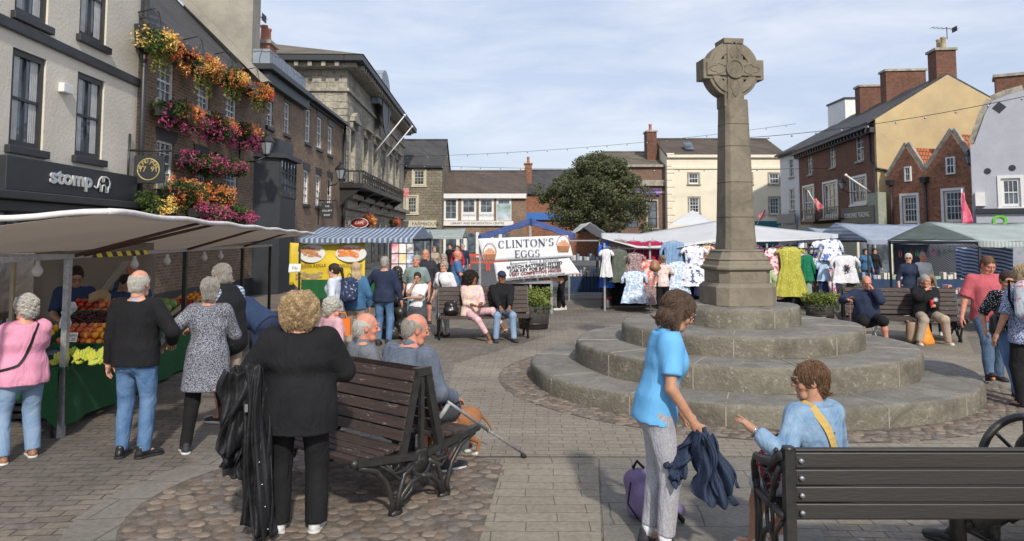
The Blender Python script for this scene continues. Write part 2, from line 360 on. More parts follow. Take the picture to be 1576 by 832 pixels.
def loft(b, secs):
    n = len(secs[0][0]); vs = []
    for poly, z in secs: vs += [(x, y, z) for x, y in poly]
    m = len(secs)
    b.add(vs, [(i*n+k, i*n+(k+1) % n, (i+1)*n+(k+1) % n, (i+1)*n+k) for i in range(m-1) for k in range(n)]+[tuple(range(n-1,-1,-1)), tuple((m-1)*n+k for k in range(n))])
RM = Matrix.Rotation(ROT, 4, 'Z') @ Matrix.Diagonal((.89,.89,1,1))
b = MB(RM); s_ = .94
loft(b, [(octa(.50,.15),Z4),(octa(.50,.15),1.30),(octa(.43,.13),1.355)]); b.build('plinth', M_cross, mon, bevel=.008)
b = MB(RM); loft(b, [(octa(.425,.13),1.355),(octa(.425,.13),1.52)]); pd = b.build('pedestal', M_cross, mon, bevel=.005)
text('inscription', 'TO:US', .105, M_cross, RM @ frame((.03,-.426,1.44), (1,0,0), (0,0,1)), pd, .004, bold=.002)
b = MB(RM); loft(b, [(octa(.43,.13),1.52),(octa(.475,.14),1.545),(octa(.475,.14),1.575),(octa(.44,.13),1.60),(octa(.425,.12),1.64),(octa(.405,.12),1.665),(octa(.42,.12),1.68),(octa(.40,.12),1.70),(octa(.345,.10),1.785),(octa(.355,.10),1.80),(octa(.30,.09),1.82)]); b.build('base_moulding', M_cross, mon, bevel=.004)
ZS = 3.98
b = MB(RM); loft(b, [(octa(.272,.075),1.82),(octa(.252,.072),2.05),(octa(.195,.058),ZS)])
b.box(-.170,.170,-.268,-.2,1.86,1.98)
sh = b.build('shaft', M_cross, mon, bevel=.006)
j = MB(RM)
for z in (2.28,2.78,3.3,3.62):
    f = (z-1.82)/(ZS-1.82); ww = .262-.067*f+.0015; loft(j, [(octa(ww,.072-.012*f),z-.004),(octa(ww,.072-.012*f),z+.004)])
j.build('joint', M_djoint, sh)
# wheel head
ZH = P(1121, 109.4, YC).z; RB = RM; RM = Matrix.Translation((-.035,0,0)) @ Matrix.Rotation(ROT, 4, 'Z') @ Matrix.Diagonal((.94,.94,1,1)); b = MB(RM); TH = .17
def cyl_ring(b, r0, r1, y0, y1, zc, n=56, xc=0):
    vs = []
    for y in (y0, y1):
        for r in (r0, r1): vs += [(xc+r*math.cos(2*PI*k/n), y, zc+r*math.sin(2*PI*k/n)) for k in range(n)]
    fs = []
    for k in range(n):
        q = (k+1) % n; fs += [(k, q, n+q, n+k), (2*n+k, 3*n+k, 3*n+q, 2*n+q), (n+k, n+q, 3*n+q, 3*n+k), (k, 2*n+k, 2*n+q, q)]
    b.add(vs, fs)
RO = .415
cyl_ring(b, .30, RO, -TH+.03, TH-.03, ZH)
cyl_ring(b, .25, .365, -TH+.003, TH-.003, ZH)
aw = .135
def arm(b, d0, d1, hw, hw1, y, along):
    if along == 'x': b.prism([(d0,ZH-hw),(d1,ZH-hw1),(d1,ZH+hw1),(d0,ZH+hw)], -y, y)
    else: b.prism([(-hw,ZH+d0),(-hw1,ZH+d1),(hw1,ZH+d1),(hw,ZH+d0)], -y, y)
arm(b, -.49, .49, aw+.012, aw+.012, TH-.02, 'x'); arm(b, -.55, .39, .16, .155, TH-.018, 'z')
arm(b, .375, .455, .155, .165, TH+.004, 'z')
arm(b, -.44, .44, .098, .098, TH+.012, 'x'); arm(b, -.60, .36, .118, .112, TH+.0125, 'z')
hd = b.build('wheel_head', M_cross, mon, bevel=.008)
b = MB(RM); cyl_ring(b, .112, .145, -TH-.045, 0, ZH, 32); cyl_ring(b, 0.001, .118, -TH-.03, 0, ZH, 32); b.build('boss', M_cross, hd, bevel=.006)
b = MB(RM)
for a in range(4):   # raised leaf tracery on the four arms
    ca, sa = math.cos(a*PI/2), math.sin(a*PI/2)
    for s in (-1, 1):
        pts = [(.15,.03*s),(.20,.062*s),(.27,.075*s),(.30,.045*s),(.36,.04*s),(.41,0)]
        b.tube([(x*ca-y*sa, -TH-.013, ZH+x*sa+y*ca) for x, y in pts], .008, 6)
b.build('tracery', M_cross, hd)
M_cav = mat('open_gap', (.02,.02,.02), .9)
# ================= BUILDINGS =================
M_glass = glassmat(); M_wht = mat('white_paint', (.74,.74,.72), .5, var=.12, scale=3)
M_black = mat('black_paint', (.022,.023,.026), .45, col2=(.035,.036,.04), scale=5)
M_cream = mat('cream_paint', (.62,.57,.44), .7); M_curt = mat('net_curtain', (.55,.55,.53), .9)
M_slate = brickmat('slate_roof', (.085,.083,.085), (.06,.058,.06), (.03,.03,.03), .32, .2, .006, bmp=.01, stain=.35, rough=.7)
M_slate2 = brickmat('brown_tile_roof', (.135,.105,.085), (.10,.078,.065), (.04,.03,.03), .3, .22, .008, bmp=.02, stain=.3)
M_slate3 = brickmat('stone_slate_roof', (.20,.175,.135), (.15,.13,.10), (.06,.055,.05), .5, .22, .01, bmp=.02, stain=.4)
M_orange = brickmat('pantile_roof', (.52,.17,.075), (.40,.13,.06), (.14,.05,.03), .22, .25, .02, bmp=.03, stain=.35)
M_render = mat('cream_render', (.72,.67,.565), .9, col2=(.60,.555,.47), scale=.8, bmp=.01, bs=14)
M_grender = mat('grey_render', (.36,.335,.28), .92, col2=(.25,.235,.20), scale=1.0, bmp=.02, bs=12)
M_brown = brickmat('brown_brick', (.26,.155,.095), (.15,.10,.07), (.30,.265,.215), .235, .082, .012, stain=.3, c3=(.33,.22,.13))
M_buffb = brickmat('light_brown_brick', (.33,.20,.125), (.23,.145,.095), (.34,.30,.245), .235, .082, .012, stain=.28, c3=(.19,.13,.09))
M_red = brickmat('red_brick', (.24,.095,.058), (.16,.070,.048), (.22,.16,.12), .235, .082, .012, stain=.3, c3=(.13,.06,.045))
M_red2 = brickmat('orange_brick', (.46,.175,.095), (.28,.12,.07), (.28,.20,.15), .235, .082, .012, stain=.25, c3=(.15,.075,.05))
M_stone = brickmat('ashlar_stone', (.46,.42,.34), (.38,.35,.285), (.2,.18,.15), .85, .36, .012, stain=.45, bmp=.012, c3=(.17,.16,.14))
M_stone2 = brickmat('rough_stone', (.27,.235,.18), (.20,.175,.135), (.15,.13,.10), .5, .26, .016, stain=.35, bmp=.02, c3=(.33,.29,.22))
M_yel = mat('yellow_render', (.58,.445,.235), .92, col2=(.44,.345,.20), scale=.55, bmp=.012, bs=10)
M_lilac = mat('lilac_render', (.42,.435,.48), .9, col2=(.37,.385,.43), scale=1.5, bmp=.01, bs=14)
M_lead = brickmat('lead_panels', (.33,.37,.43), (.27,.31,.37), (.12,.13,.15), .42, .9, .02, off=0, rough=.45, bmp=.02)
M_creamw = mat('cream_stucco', (.76,.70,.56), .85, col2=(.70,.64,.51), scale=1, bmp=.004, bs=14)
M_pot = mat('chimney_pot', (.40,.15,.08), .85, col2=(.25,.12,.08), scale=6)
M_stonet = mat('stone_trim', (.42,.385,.31), .85, col2=(.20,.185,.155), scale=3, bmp=.01, bs=20)
M_greyp = mat('dark_grey_paint', (.026,.030,.036), .5)
M_iron = mat('cast_iron', (.018,.019,.02), .38, col2=(.035,.033,.03), scale=14, bmp=.0015, bs=120)
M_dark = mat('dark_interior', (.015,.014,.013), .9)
def rowpt(px, X0, bx):      # point on a facade line X = s*(X0 + ...) ; X = X0 + bx*Y
    k = (px-CXP)/FP; Y = X0/(k-bx); return Vector((X0+bx*Y, Y, 0))
class Bld:
    def __init__(s, name, label, cat, A, B, depth, z0, z1, wall, gable=None):
        s.A, s.B = Vector((A[0], A[1], 0)), Vector((B[0], B[1], 0)); d = s.B-s.A; s.L = d.length; s.D = d/s.L; s.dep = depth; s.z0, s.z1 = z0, z1
        s.rz = math.atan2(s.D.y, s.D.x); s.root = thing(name, label, cat, s.A, s.rz); s.wallm = wall; s.wins = []; s.gable = gable
        s.I = Vector((-s.D.y, s.D.x, 0))
    def uz(s, px, py, off=0):
        r = ray(px, py); o = Vector((0, 0, CAMH)); a = s.A-s.I*off; t = (a-o).dot(s.I)/r.dot(s.I); q = o+r*t; return (q-s.A).dot(s.D), q.z
    def rect(s, x0, y0, x1, y1, off=0):
        xm, ym = (x0+x1)/2, (y0+y1)/2; return s.uz(x0, ym, off)[0], s.uz(x1, ym, off)[0], s.uz(xm, y1, off)[1], s.uz(xm, y0, off)[1]
    def part(s, b, name, m, parent=None, **k): return b.build(name, m, parent or s.root, **k)
    def world(s, u, y, z): return s.A+s.D*u+s.I*y+Vector((0, 0, z))
    def window(s, px, nx=2, ny=4, fm=None, sill=None, lintel=None, mid=True, curtain=0, fw=.06, rev=.10, surround=None, uzr=None, name='window', ped=0):
        u0, u1, z0, z1 = uzr or s.rect(*px); s.wins.append((u0, u1, z0, z1, rev)); fm = fm or M_wht
        f = MB(); y0, y1 = rev-.05, rev+.03
        f.box(u0, u1, y0, y1, z0, z0+fw); f.box(u0, u1, y0, y1, z1-fw, z1); f.box(u0, u0+fw, y0, y1, z0+fw, z1-fw); f.box(u1-fw, u1, y0, y1, z0+fw, z1-fw)
        zi0, zi1, ui0, ui1 = z0+fw, z1-fw, u0+fw, u1-fw; t = .022
        for i in range(1, nx): x = ui0+(ui1-ui0)*i/nx; f.box(x-t/2, x+t/2, y0+.02, y1-.005, zi0, zi1)
        for i in range(1, ny):
            z = zi0+(zi1-zi0)*i/ny; tt = t*2.2 if (mid and i == ny//2) else t; f.box(ui0, ui1, y0+.017, y1-.003, z-tt/2, z+tt/2)
        w_ = f.build(name, fm, s.root)
        g = MB(); g.box(u0+.02, u1-.02, y1-.025, y1-.015, z0+.02, z1-.02); g.build('pane', M_glass, w_)
        if curtain:
            c = MB(); cw = (ui1-ui0)*.3
            for a_ in ((ui0, ui0+cw), (ui1-cw, ui1)):
                c.sheet(lambda q, v, a_=a_: (a_[0]+(a_[1]-a_[0])*q, y1-.032+.004*math.sin(q*25), zi0+(zi1-zi0)*v), 14, 1)
            c.build('curtain', M_curt, w_)
        if sill: b = MB(); b.box(u0-.1, u1+.1, -.09, rev, z0-.14, z0-.002); b.build('sill', sill, w_, bevel=.01)
        if lintel: b = MB(); hh = .3; b.prism([(u0-.06,z1+.002),(u1+.06,z1+.002),(u1+.16,z1+hh),(u0-.16,z1+hh)], -.03, .05); b.build('lintel', lintel, w_)
        if surround:
            b = MB(); q = .14; b.box(u0-q, u0-.002, -.05, .05, z0-.05, z1+q); b.box(u1+.002, u1+q, -.05, .05, z0-.05, z1+q); b.box(u0-.002, u1+.002, -.05, .05, z1+.002, z1+q)
            b.box(u0-q-.04, u1+q+.04, -.12, .03, z0-.16, z0-.052); b.build('surround', surround, w_)
        if ped:
            b = MB(); h_ = (u1-u0); b.box(u0-.35, u1+.35, -.32, .02, z1+.42, z1+.58); b.prism([(u0-.3,z1+.582),(u1+.3,z1+.582),((u0+u1)/2,z1+.58+h_*.33)], -.28, .01)
            for x in (u0-.26, u1+.10): b.box(x, x+.16, -.2, .02, z1+.05, z1+.419)
            b.build('pediment', surround or M_stonet, w_)
        return w_
    def walls(s, extra=None):
        us = sorted({0, s.L, *[max(0, min(s.L, q)) for w_ in s.wins for q in w_[:2]]}); zs = sorted({s.z0, s.z1, *[max(s.z0, min(s.z1, q)) for w_ in s.wins for q in w_[2:4]]})
        b = MB()
        for i in range(len(us)-1):
            run = None
            for j in range(len(zs)-1):
                uc, zc = (us[i]+us[i+1])/2, (zs[j]+zs[j+1])/2
                if any(w_[0] < uc < w_[1] and w_[2] < zc < w_[3] for w_ in s.wins): continue
                b.add([(us[i],0,zs[j]),(us[i+1],0,zs[j]),(us[i+1],0,zs[j+1]),(us[i],0,zs[j+1])], [(0,1,2,3)])
        for u0, u1, z0, z1, rv in s.wins:
            u0, u1, z0, z1 = max(0,u0), min(s.L,u1), max(s.z0,z0), min(s.z1,z1)
            for q in (((u0,z0),(u1,z0)),((u1,z0),(u1,z1)),((u1,z1),(u0,z1)),((u0,z1),(u0,z0))):
                (a0, c0), (a1, c1) = q; b.add([(a0,0,c0),(a1,0,c1),(a1,rv+.02,c1),(a0,rv+.02,c0)], [(0,1,2,3)])
        d = s.dep
        if s.gable:   # ridge along u; gable triangles at both ends
            zr = s.gable
            for u in (0, s.L): b.add([(u,0,s.z0),(u,d,s.z0),(u,d,s.z1),(u,d/2,zr),(u,0,s.z1)], [(0,1,2,3,4)])
        else:
            for u in (0, s.L): b.add([(u,0,s.z0),(u,d,s.z0),(u,d,s.z1),(u,0,s.z1)], [(0,1,2,3)])
        b.add([(0,d,s.z0),(s.L,d,s.z0),(s.L,d,s.z1),(0,d,s.z1)], [(0,1,2,3)])
        s.wall = b.build('wall', s.wallm, s.root, fix=False)
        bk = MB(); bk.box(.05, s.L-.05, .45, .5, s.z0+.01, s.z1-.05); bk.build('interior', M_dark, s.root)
        return s.wall
    def roof(s, m, over=.3, ridge=None, th=.12, gut=None, capm=None):
        zr = ridge or s.gable; d = s.dep; k = (zr-s.z1)/(d/2); b = MB()
        b.prism([(-over, s.z1-over*k), (d/2, zr), (d/2, zr+th), (-over, s.z1-over*k+th)], -.12, s.L+.12, 'x')
        b.prism([(d+over, s.z1-over*k), (d+over, s.z1-over*k+th), (d/2, zr+th), (d/2, zr)], -.12, s.L+.12, 'x')
        r = b.build('roof', m, s.root); c = MB(); c.tube([(-.12,d/2,zr+th),(s.L+.12,d/2,zr+th)], .12, 8); c.build('ridge', capm or m, r)
        if gut: g = MB(); g.box(-.1, s.L+.1, -over-.12, -over+.02, s.z1-over*k-.06, s.z1-over*k+.07); g.box(-.1, s.L+.1, -over*.55, .0-.003, s.z1-over*k-.16, s.z1-.02); g.build('gutter', gut, s.root)
        return r
    def chimney(s, u, y, w_, dd, z0, z1, m, pots=2, cap=None, potm=None, band=True):
        b = MB(); b.box(u-w_/2, u+w_/2, y-dd/2, y+dd/2, z0, z1-.15); c = b.build('chimney', m, s.root)
        b = MB(); b.box(u-w_/2-.09, u+w_/2+.09, y-dd/2-.09, y+dd/2+.09, z1-.15, z1); b.build('chimney_cap', cap or M_stonet, c, bevel=.01)
        for i in range(pots):
            b = MB(); x = u-w_/2+(i+.5)*w_/pots; r = min(.15, w_/pots*.36)
            b.lathe([(r*1.1,0),(r*1.1,.08),(r,.1),(r*.85,.55),(r*1.05,.6),(r*1.05,.68),(r*.7,.68)], 10, (x, y, z1)); b.build('chimney_pot', potm or M_pot, c)
        return c
    def band(s, name, z0, z1, y, m, u0=None, u1=None, parent=None, bevel=.01):
        b = MB(); b.box(u0 if u0 is not None else 0, u1 if u1 is not None else s.L, -y, -.002, z0, z1); return b.build(name, m, parent or s.root, bevel=bevel)
LX, LB = -8.3, -.025
lp = lambda px: rowpt(px, LX, LB)
# ---- shop with dark sign, far left ----
S = Bld('shop_building', 'cream rendered shop with black window frames and a dark sign board', 'building', lp(-260), lp(205), 9, 0, 9.5, M_render)
for r, n in (((16,80,69,228),'a'), ((117,116,159,243),'a'), ((24,-70,76,30),'b'), ((124,-75,166,64),'b')):
    S.window(r, 2, 2, M_black, fw=.11, sill=M_black, curtain=1, rev=.09)
z_f = S.uz(110, 270)[1]
zt, zb = S.uz(110, 254, .25)[1], S.uz(110, 301, .25)[1]
S.walls()
zbnd = S.uz(100, 76)[1]; b = MB(); b.prism([(0,zbnd-.05),(S.L,zbnd-.14),(S.L,zbnd+.06),(0,zbnd+.15)], -.07, -.002); b.build('band', M_black, S.root, bevel=.02)
b = MB(); ua = S.uz(10, 265, .25)[0]; ub = S.uz(211, 288, .25)[0]; b.box(ua, ub, -.25, -.003, zb, zt); sg = b.build('shop_sign', M_greyp, S.root, bevel=.015)
b = MB(); b.box(-1, S.L, -.42, -.003, zb-.16, zb-.01); b.box(-1, S.L, -.30, -.004, zb-.36, zb-.162); b.build('shop_cornice', M_black, S.root, bevel=.02)
M_sil = mat('brushed_metal_letters', (.62,.60,.56), .45, col2=(.40,.45,.50), scale=3)
up, rt = Vector((0, 0, 1)), Vector((1, 0, 0)); uL = S.uz(78, 268, .27)[0]; uR = S.uz(142, 283, .27)[0]; zc = (zt+zb)/2+.03
t = text('lettering', 'stomp', (zt-zb)*.66, M_sil, frame(((uL+uR)/2, -.262, zc), rt, up), sg, .015, bold=.012)
wd = max(v.co.x for v in t.data.vertices)-min(v.co.x for v in t.data.vertices)
for v in t.data.vertices: v.co.x = (uL+uR)/2+(v.co.x-(uL+uR)/2)*(uR-uL)/wd
# elephant outline logo
e0 = uR+.08; ew = S.uz(169, 290, .27)[0]-e0; q = MB(); eh = (zt-zb)*.5
pts = [(0,.25),(.10,.12),(.2,.2),(.3,.75),(.45,.98),(.62,.98),(.58,.62),(.48,.62),(.5,.95),(.7,1.0),(.9,.9),(1,.6),(.97,.2)]
q.tube([(e0+x*ew, -.27, zc-eh*.55+z*eh) for x, z in pts], .018, 6)
pts = [(.22,.25),(.33,.5),(.36,-.05),(.48,-.08),(.5,.35),(.62,.42),(.72,.3),(.73,-.1),(.86,-.1),(.9,.3),(.97,.35)]
q.tube([(e0+x*ew, -.27, zc-eh*.55+z*eh) for x, z in pts], .018, 6); q.build('elephant_logo', M_sil, sg)
b = MB(); r = S.rect(89,129,104,143); b.box(r[0], r[1], -.12, -.003, r[2], r[3]); b.build('alarm_box', M_wht, S.root, bevel=.01)
b = MB()  # black shop front below, with openings
for u in np.arange(0.2, S.L, 1.55): b.box(u, u+.16, -.06, -.003, 0, zb-.37)
b.box(0, S.L, -.075, -.004, 0, .5); b.build('shop_front', M_black, S.root, bevel=.01)
b = MB(); b.box(.2, S.L-.1, -.03, -.005, .52, zb-.37); b.build('shop_window', M_glass, S.root)
b = MB(); u = S.L-.02; b.tube([(u,-.14,0),(u,-.14,8.9)], .07, 8); b.prism([(u-.22,6.35),(u+.22,6.35),(u+.3,6.9),(u-.3,6.9)], -.38, -.02); b.build('drainpipe', M_black, S.root)
# swirl graphics on the shop window are pale curves
b = MB()
for cx_, r_ in ((5.4,.33),(5.4,.22),(6.1,.33),(6.1,.22),(6.9,.3)):
    b.tube([(cx_+r_*math.cos(a/8*PI), -.045, 1.75+r_*math.sin(a/8*PI)*1.3) for a in range(0, 9)]+[(cx_-r_, -.045, 1.1)], .03, 6)
b.build('window_graphic', mat('pale_graphic', (.45,.52,.55), .6), S.root)
# ---- flower covered pub ----
zE = 7.25
Pb = Bld('pub_building', 'dark brown brick pub hung with orange and pink flowers', 'building', lp(206), lp(399), 8, 0, 7.15, M_brown, 11.3)
for r in ((242,93,268,157),(303,128,323,168),(347,150,364,191)): Pb.window(r, 3, 4, sill=M_stonet, lintel=M_greyp)
for r in ((241,217,267,284),(300,240,317,284),(345,262,365,318)): Pb.window(r, 3, 4, sill=M_stonet, lintel=M_greyp)
Pb.walls(); Pb.roof(M_slate, .25, gut=M_black)
b = MB(); u = Pb.L-.2; b.prism([(-.1,Pb.z1+.3),(4,11.5),(4,11.85),(-.35,7.5)], u-.2, u+.25, 'x'); b.build('parapet', M_grender, Pb.root)
b = MB(); b.box(0, Pb.L, -.05, -.003, 0, .6); b.build('base_band', M_greyp, Pb.root)
# ---- brick house with bay window ----
By = Bld('bay_house', 'light brown brick house with dark bay window and lead parapet', 'building', lp(399), lp(463.5), 8, 0, 8.1, M_buffb)
for r in ((410,155,420,195),(437.5,158,446,206)): By.window(r, 2, 4, sill=M_greyp, lintel=M_greyp)
By.walls()
lo0 = Matrix.Rotation(-By.rz, 4, 'Z') @ (P(387,60,27.6)-By.A); lo1 = Matrix.Rotation(-By.rz, 4, 'Z') @ (P(296,60,27.6)-By.A)
b = MB(); b.box(.3, 1.2, .5, lo1.y, By.z1-1, 13.5); b.build('gable_wall', M_grender, By.root)
zc = By.uz(430, 124)[1]
b = MB(); b.box(-.3, By.L+.2, -.45, 8, zc-.08, zc+.14); b.box(-.1, By.L+.1, -.25, -.003, zc-.5, zc-.082); b.build('cornice', M_greyp, By.root, bevel=.02)
zt2 = By.uz(430, 87)[1]; b = MB(); b.box(.4, By.L-.15, -.12, 7, zc+.145, zt2-.1); b.build('parapet', M_lead, By.root)
r = By.rect(423,249,455,303, .7)
b = MB(); b.prism([(r[0]-.1,0),(r[0]+.35,-.8),(r[1]-.35,-.8),(r[1]+.1,0)], .0, r[2]-.05, 'z'); b.prism([(r[0]-.1,0),(r[0]+.35,-.8),(r[0]+.40,-.78),(r[0],0)], r[2]-.049, r[3]+.05, 'z'); b.prism([(r[0]-.25,0),(r[0]+.25,-1.0),(r[1]-.25,-1.0),(r[1]+.25,0)], r[3]+.05, r[3]+.2, 'z')
b.prism([(r[0]-.1,0),(r[0]+.45,-.7),(r[1]-.45,-.7),(r[1]+.1,0)], r[3]+.2, r[3]+.75, 'z')
for i in range(6): x = r[0]+.35+(r[1]-r[0]-.7)*i/5; b.box(x-.03, x+.03, -.82, -.74, r[2]-.05, r[3]+.05)
for k in range(4): z = r[2]+(r[3]-r[2])*k/3.; b.box(r[0]+.33, r[1]-.33, -.815, -.745, z-.025, z+.025)
bw = b.build('bay_window', M_greyp, By.root)
b = MB(); b.prism([(r[0]+.42,-.2),(r[0]+.42,-.79),(r[1]-.42,-.79),(r[1]-.42,-.2)], r[2]-.04, r[3]+.04, 'z'); b.build('pane', M_glass, bw)
lo0 = Matrix.Rotation(-By.rz, 4, 'Z') @ (P(409,70,31)-By.A); By.chimney(lo0.x, lo0.y, 1.0, .62, 8, P(409,66,31).z, M_pot, 2)
# ---- brick house with six white sash windows ----
T3 = Bld('brick_house', 'brown brick house with six white sash windows beside the stone hall', 'building', lp(463.5), lp(526), 8, 0, 8.2, M_buffb, 9.6)
for r in ((470,166,478,220),(487.5,180,495.5,229),(504.5,194,511.5,238),(467,261,475,314),(486,268,493,317),(504,273,510.5,315)): T3.window(r, 2, 4, sill=M_greyp, lintel=M_greyp, fw=.1)
T3.walls(); T3.roof(M_slate, .25, gut=M_black)
b = MB(); b.tube([(T3.L-.1,-.12,0),(T3.L-.1,-.12,8.2)], .09, 8); b.build('drainpipe', M_black, T3.root)
b = MB(); b.box(.3, T3.L-.3, -.12, -.004, .3, 2.2); b.build('shop_panel', mat('grey_panel', (.35,.36,.37), .6), T3.root)
# ---- town hall ----
H = Bld('town_hall', 'grey stone town hall with pedimented windows and a black iron balcony', 'building', lp(531), lp(621), 16, 0, 0, M_stone)
H.z1 = H.uz(575, 139)[1]; zcor = H.uz(580, 147)[1]; zl = H.uz(570, 311)[1]
for r in ((538.5,200,545.5,277),(558.5,212,565.5,281),(573.5,222,580,285),(587,231,592.5,289),(598.5,238,603.5,293),(608.5,245,613,296)):
    H.window(r, 2, 3, rev=.3, fw=.12, surround=M_stonet, ped=1, curtain=1)
H.walls()
z1 = H.z1
for nm, za, zb_, y in (('cornice',z1-.35,z1,1.05),('dentil_band',z1-.62,z1-.352,.6),('frieze_band',z1-1.9,z1-1.7,.15),('string_course',zl-.2,zl+.1,.55),('plinth_band',zl-.75,zl-.202,.2)):
    b = MB(); b.box(-y, H.L+y, -y, 0-.003, za, zb_); b.box(-y, -.004, -.001, 9, za, zb_); b.build(nm, M_stonet if nm != 'cornice' else M_greyp, H.root, bevel=.03)
for i in range(34): u = .2+i*H.L/34; b = MB(); b.box(u, u+.22, -.9, -.61, z1-.62, z1-.36); b.build('bracket', M_stonet, H.root)
for i in range(12): b = MB(); b.box(-.9, -.61, .3+i*.75, .52+i*.75, z1-.62, z1-.36); b.build('bracket', M_stonet, H.root)
b = MB(); hr = P(419,62,40).z; b.add([(-1.1,-1.1,z1+.003),(H.L+1,-1.1,z1+.003),(H.L+1,17,z1+.003),(-1.1,17,z1+.003),(6,8,z1+2.6),(H.L-6,8,z1+2.6)], [(0,1,5,4),(1,2,5),(2,3,4,5),(3,0,4),(0,3,2,1)]); b.build('roof', M_slate3, H.root)
b = MB()   # quoins
for i in range(26): w_ = .75 if i % 2 else .5; b.box(-.05, w_, -.05, .0, .1+i*.38, .1+i*.38+.35); b.box(-.05, -.003, .004, 1.25-w_, .1+i*.38, .1+i*.38+.35)
b.build('quoins', M_stonet, H.root, bevel=.02)
# clock dormer on the eaves
u0 = H.uz(571, 160, .2)[0]; u1 = H.uz(597, 190, .2)[0]; zt3 = H.uz(588, 112, .2)[1]; uc = (u0+u1)/2; rr_ = (u1-u0)*.36
pl = [(uc-rr_, z1), (uc+rr_, z1)]+[(uc+rr_*math.cos(a/10*PI), zt3-rr_+rr_*math.sin(a/10*PI)) for a in range(11)]
b = MB(); b.prism(pl, -.6, 4.5); cd = b.build('clock_gable', M_lead, H.root)
b = MB(); cyl_ring(b, rr_*.45, rr_*.62, -.66, -.6, zt3-rr_, 24, uc); b.build('clock_ring', M_greyp, cd)
b = MB(); cyl_ring(b, .01, rr_*.45, -.63, -.6, zt3-rr_, 24, uc); b.build('clock_face', M_greyp, cd)
# balcony
r = H.rect(554,267,619,298, 1.2); zb2 = H.uz(585, 293, 1.2)[1]; zt4 = H.uz(585, 276, 1.2)[1]; ua, ub = r[0]+.5, r[1]
b = MB(); b.box(ua, ub, -1.3, -.004, zb2-.25, zb2); bal = b.build('balcony', M_iron, H.root)
b = MB(); b.box(ua, ub, -1.3, -1.22, zt4-.08, zt4); b.box(ua, ua+.08, -1.3, 0, zt4-.08, zt4); b.box(ua, ub, -1.29, -1.23, zb2+.1, zb2+.16)
n_ = 22
for i in range(n_+1):
    x = ua+(ub-ua)*i/n_; b.box(x-.03, x+.03, -1.29, -1.23, zb2, zt4-.08)
    if i < n_: x2 = ua+(ub-ua)*(i+1)/n_; b.bar((x,-1.26,zb2+.16),(x2,-1.26,zt4-.08),.035,.035); b.bar((x2,-1.26,zb2+.16),(x,-1.26,zt4-.08),.035,.035)
for y in np.arange(-1.1, 0, .3): b.box(ua+.01, ua+.06, y, y+.05, zb2, zt4)
b.build('railing', M_iron, bal)
for i in range(5):
    b = MB(); x = ua+.3+(ub-ua-.6)*i/4; b.prism([(-1.2,zb2-.25),(-.003,zb2-.25),(-.003,zb2-1.3),(-.3,zb2-.9)], x-.12, x+.12, 'x'); b.build('bracket', M_iron, bal)
for k, (pa, pb_) in enumerate((((577,234),(621,177)),((592,245),(632,192)))):
    ua_, za_ = H.uz(*pa); la = Vector((ua_, 0, za_)); lo = la+Vector((.5, -2.0, 2.7 if k == 0 else 2.6))
    b = MB(); b.tube([la, lo], .045, 8); b.sphere(lo, .10); b.build('flagpole', M_wht, H.root)
for i in range(9):   # dark arched openings of the ground storey
    b = MB(); x = 1+i*H.L/9.3; pl = [(x-.55,.3),(x+.55,.3)]+[(x+.55*math.cos(a/8*PI), zl-1.9+.55*math.sin(a/8*PI)) for a in range(9)]; b.prism(pl, -.06, -.004); b.build('arched_window', M_glass, H.root)
tag(S.root, 'cream rendered shop with black frames and a stomp sign over the fruit stall')
# ---- stone house closing the square ----
def fb(px0, px1, Y): a, c = P(px0, 350, Y), P(px1, 350, Y); return (a.x, Y), (c.x, Y)
A, B_ = fb(608, 680, 71)
Q = Bld('stone_house', 'old brown stone house with steep slate roof beside the town hall balcony', 'building', A, B_, 9, 0, P(640,255,71).z, M_stone2, P(640,217,75.5).z)
Q.window((636,261,654,285), 3, 4, M_cream, fw=.14, surround=M_cream); Q.window((626.5,302,642,328), 3, 4, M_cream, fw=.14, surround=M_cream); Q.window((609,302,623,328), 3, 4, M_cream, fw=.14)
Q.walls(); Q.roof(M_slate, .2, gut=M_greyp)
b = MB(); r = Q.rect(613,339,672,350); b.box(r[0], r[1], -.25, -.004, r[2], r[3]); fs = b.build('shop_sign', M_cream, Q.root)
text('lettering', 'FARMHOUSE', .45, M_greyp, frame(((r[0]+r[1])/2+.8,-.255,(r[2]+r[3])/2), rt, up), fs, .01)
b = MB(); b.box(.3, Q.L-.2, -.08, -.005, .4, r[2]-.1); b.build('shop_window', M_glass, Q.root)
A, B_ = fb(677, 810, 73)
Q = Bld('library_building', 'long low brick building with brown tiled roof and four wide white windows', 'building', A, B_, 11, 0, P(740,299,73).z, M_buffb, P(740,265,78.5).z)
for x0, x1 in ((683,705),(710,733),(737,760),(764,787)): Q.window((x0,304,x1,339), 2, 3, M_wht, fw=.2, rev=.06, mid=False)
Q.walls(); Q.roof(M_slate2, .3)
zf = P(740,302,73).z; Q.band('fascia', zf-.2, zf+.25, .36, M_wht)
r = Q.rect(680,340,790,347); b = MB(); b.box(r[0], r[1], -.25, -.004, r[2], r[3]); fs = b.build('shop_sign', M_wht, Q.root)
text('lettering', 'LIBRARY AND INFORMATION CENTRE', .3, M_greyp, frame(((r[0]+r[1])/2,-.256,(r[2]+r[3])/2), rt, up), fs, .01)
for px, tx in ((722,'READING'),(749,'KNOWLEDGE')):
    r = Q.rect(px-10,326,px+10,338); b = MB(); b.box(r[0], r[1], .0, .03, r[2], r[3]); bn = b.build('window_banner', M_wht, Q.root); text('lettering', tx, .28, mat('blue_ink', (.06,.12,.3), .6), frame(((r[0]+r[1])/2,-.006,(r[2]+r[3])/2+.05), rt, up), bn, .002)
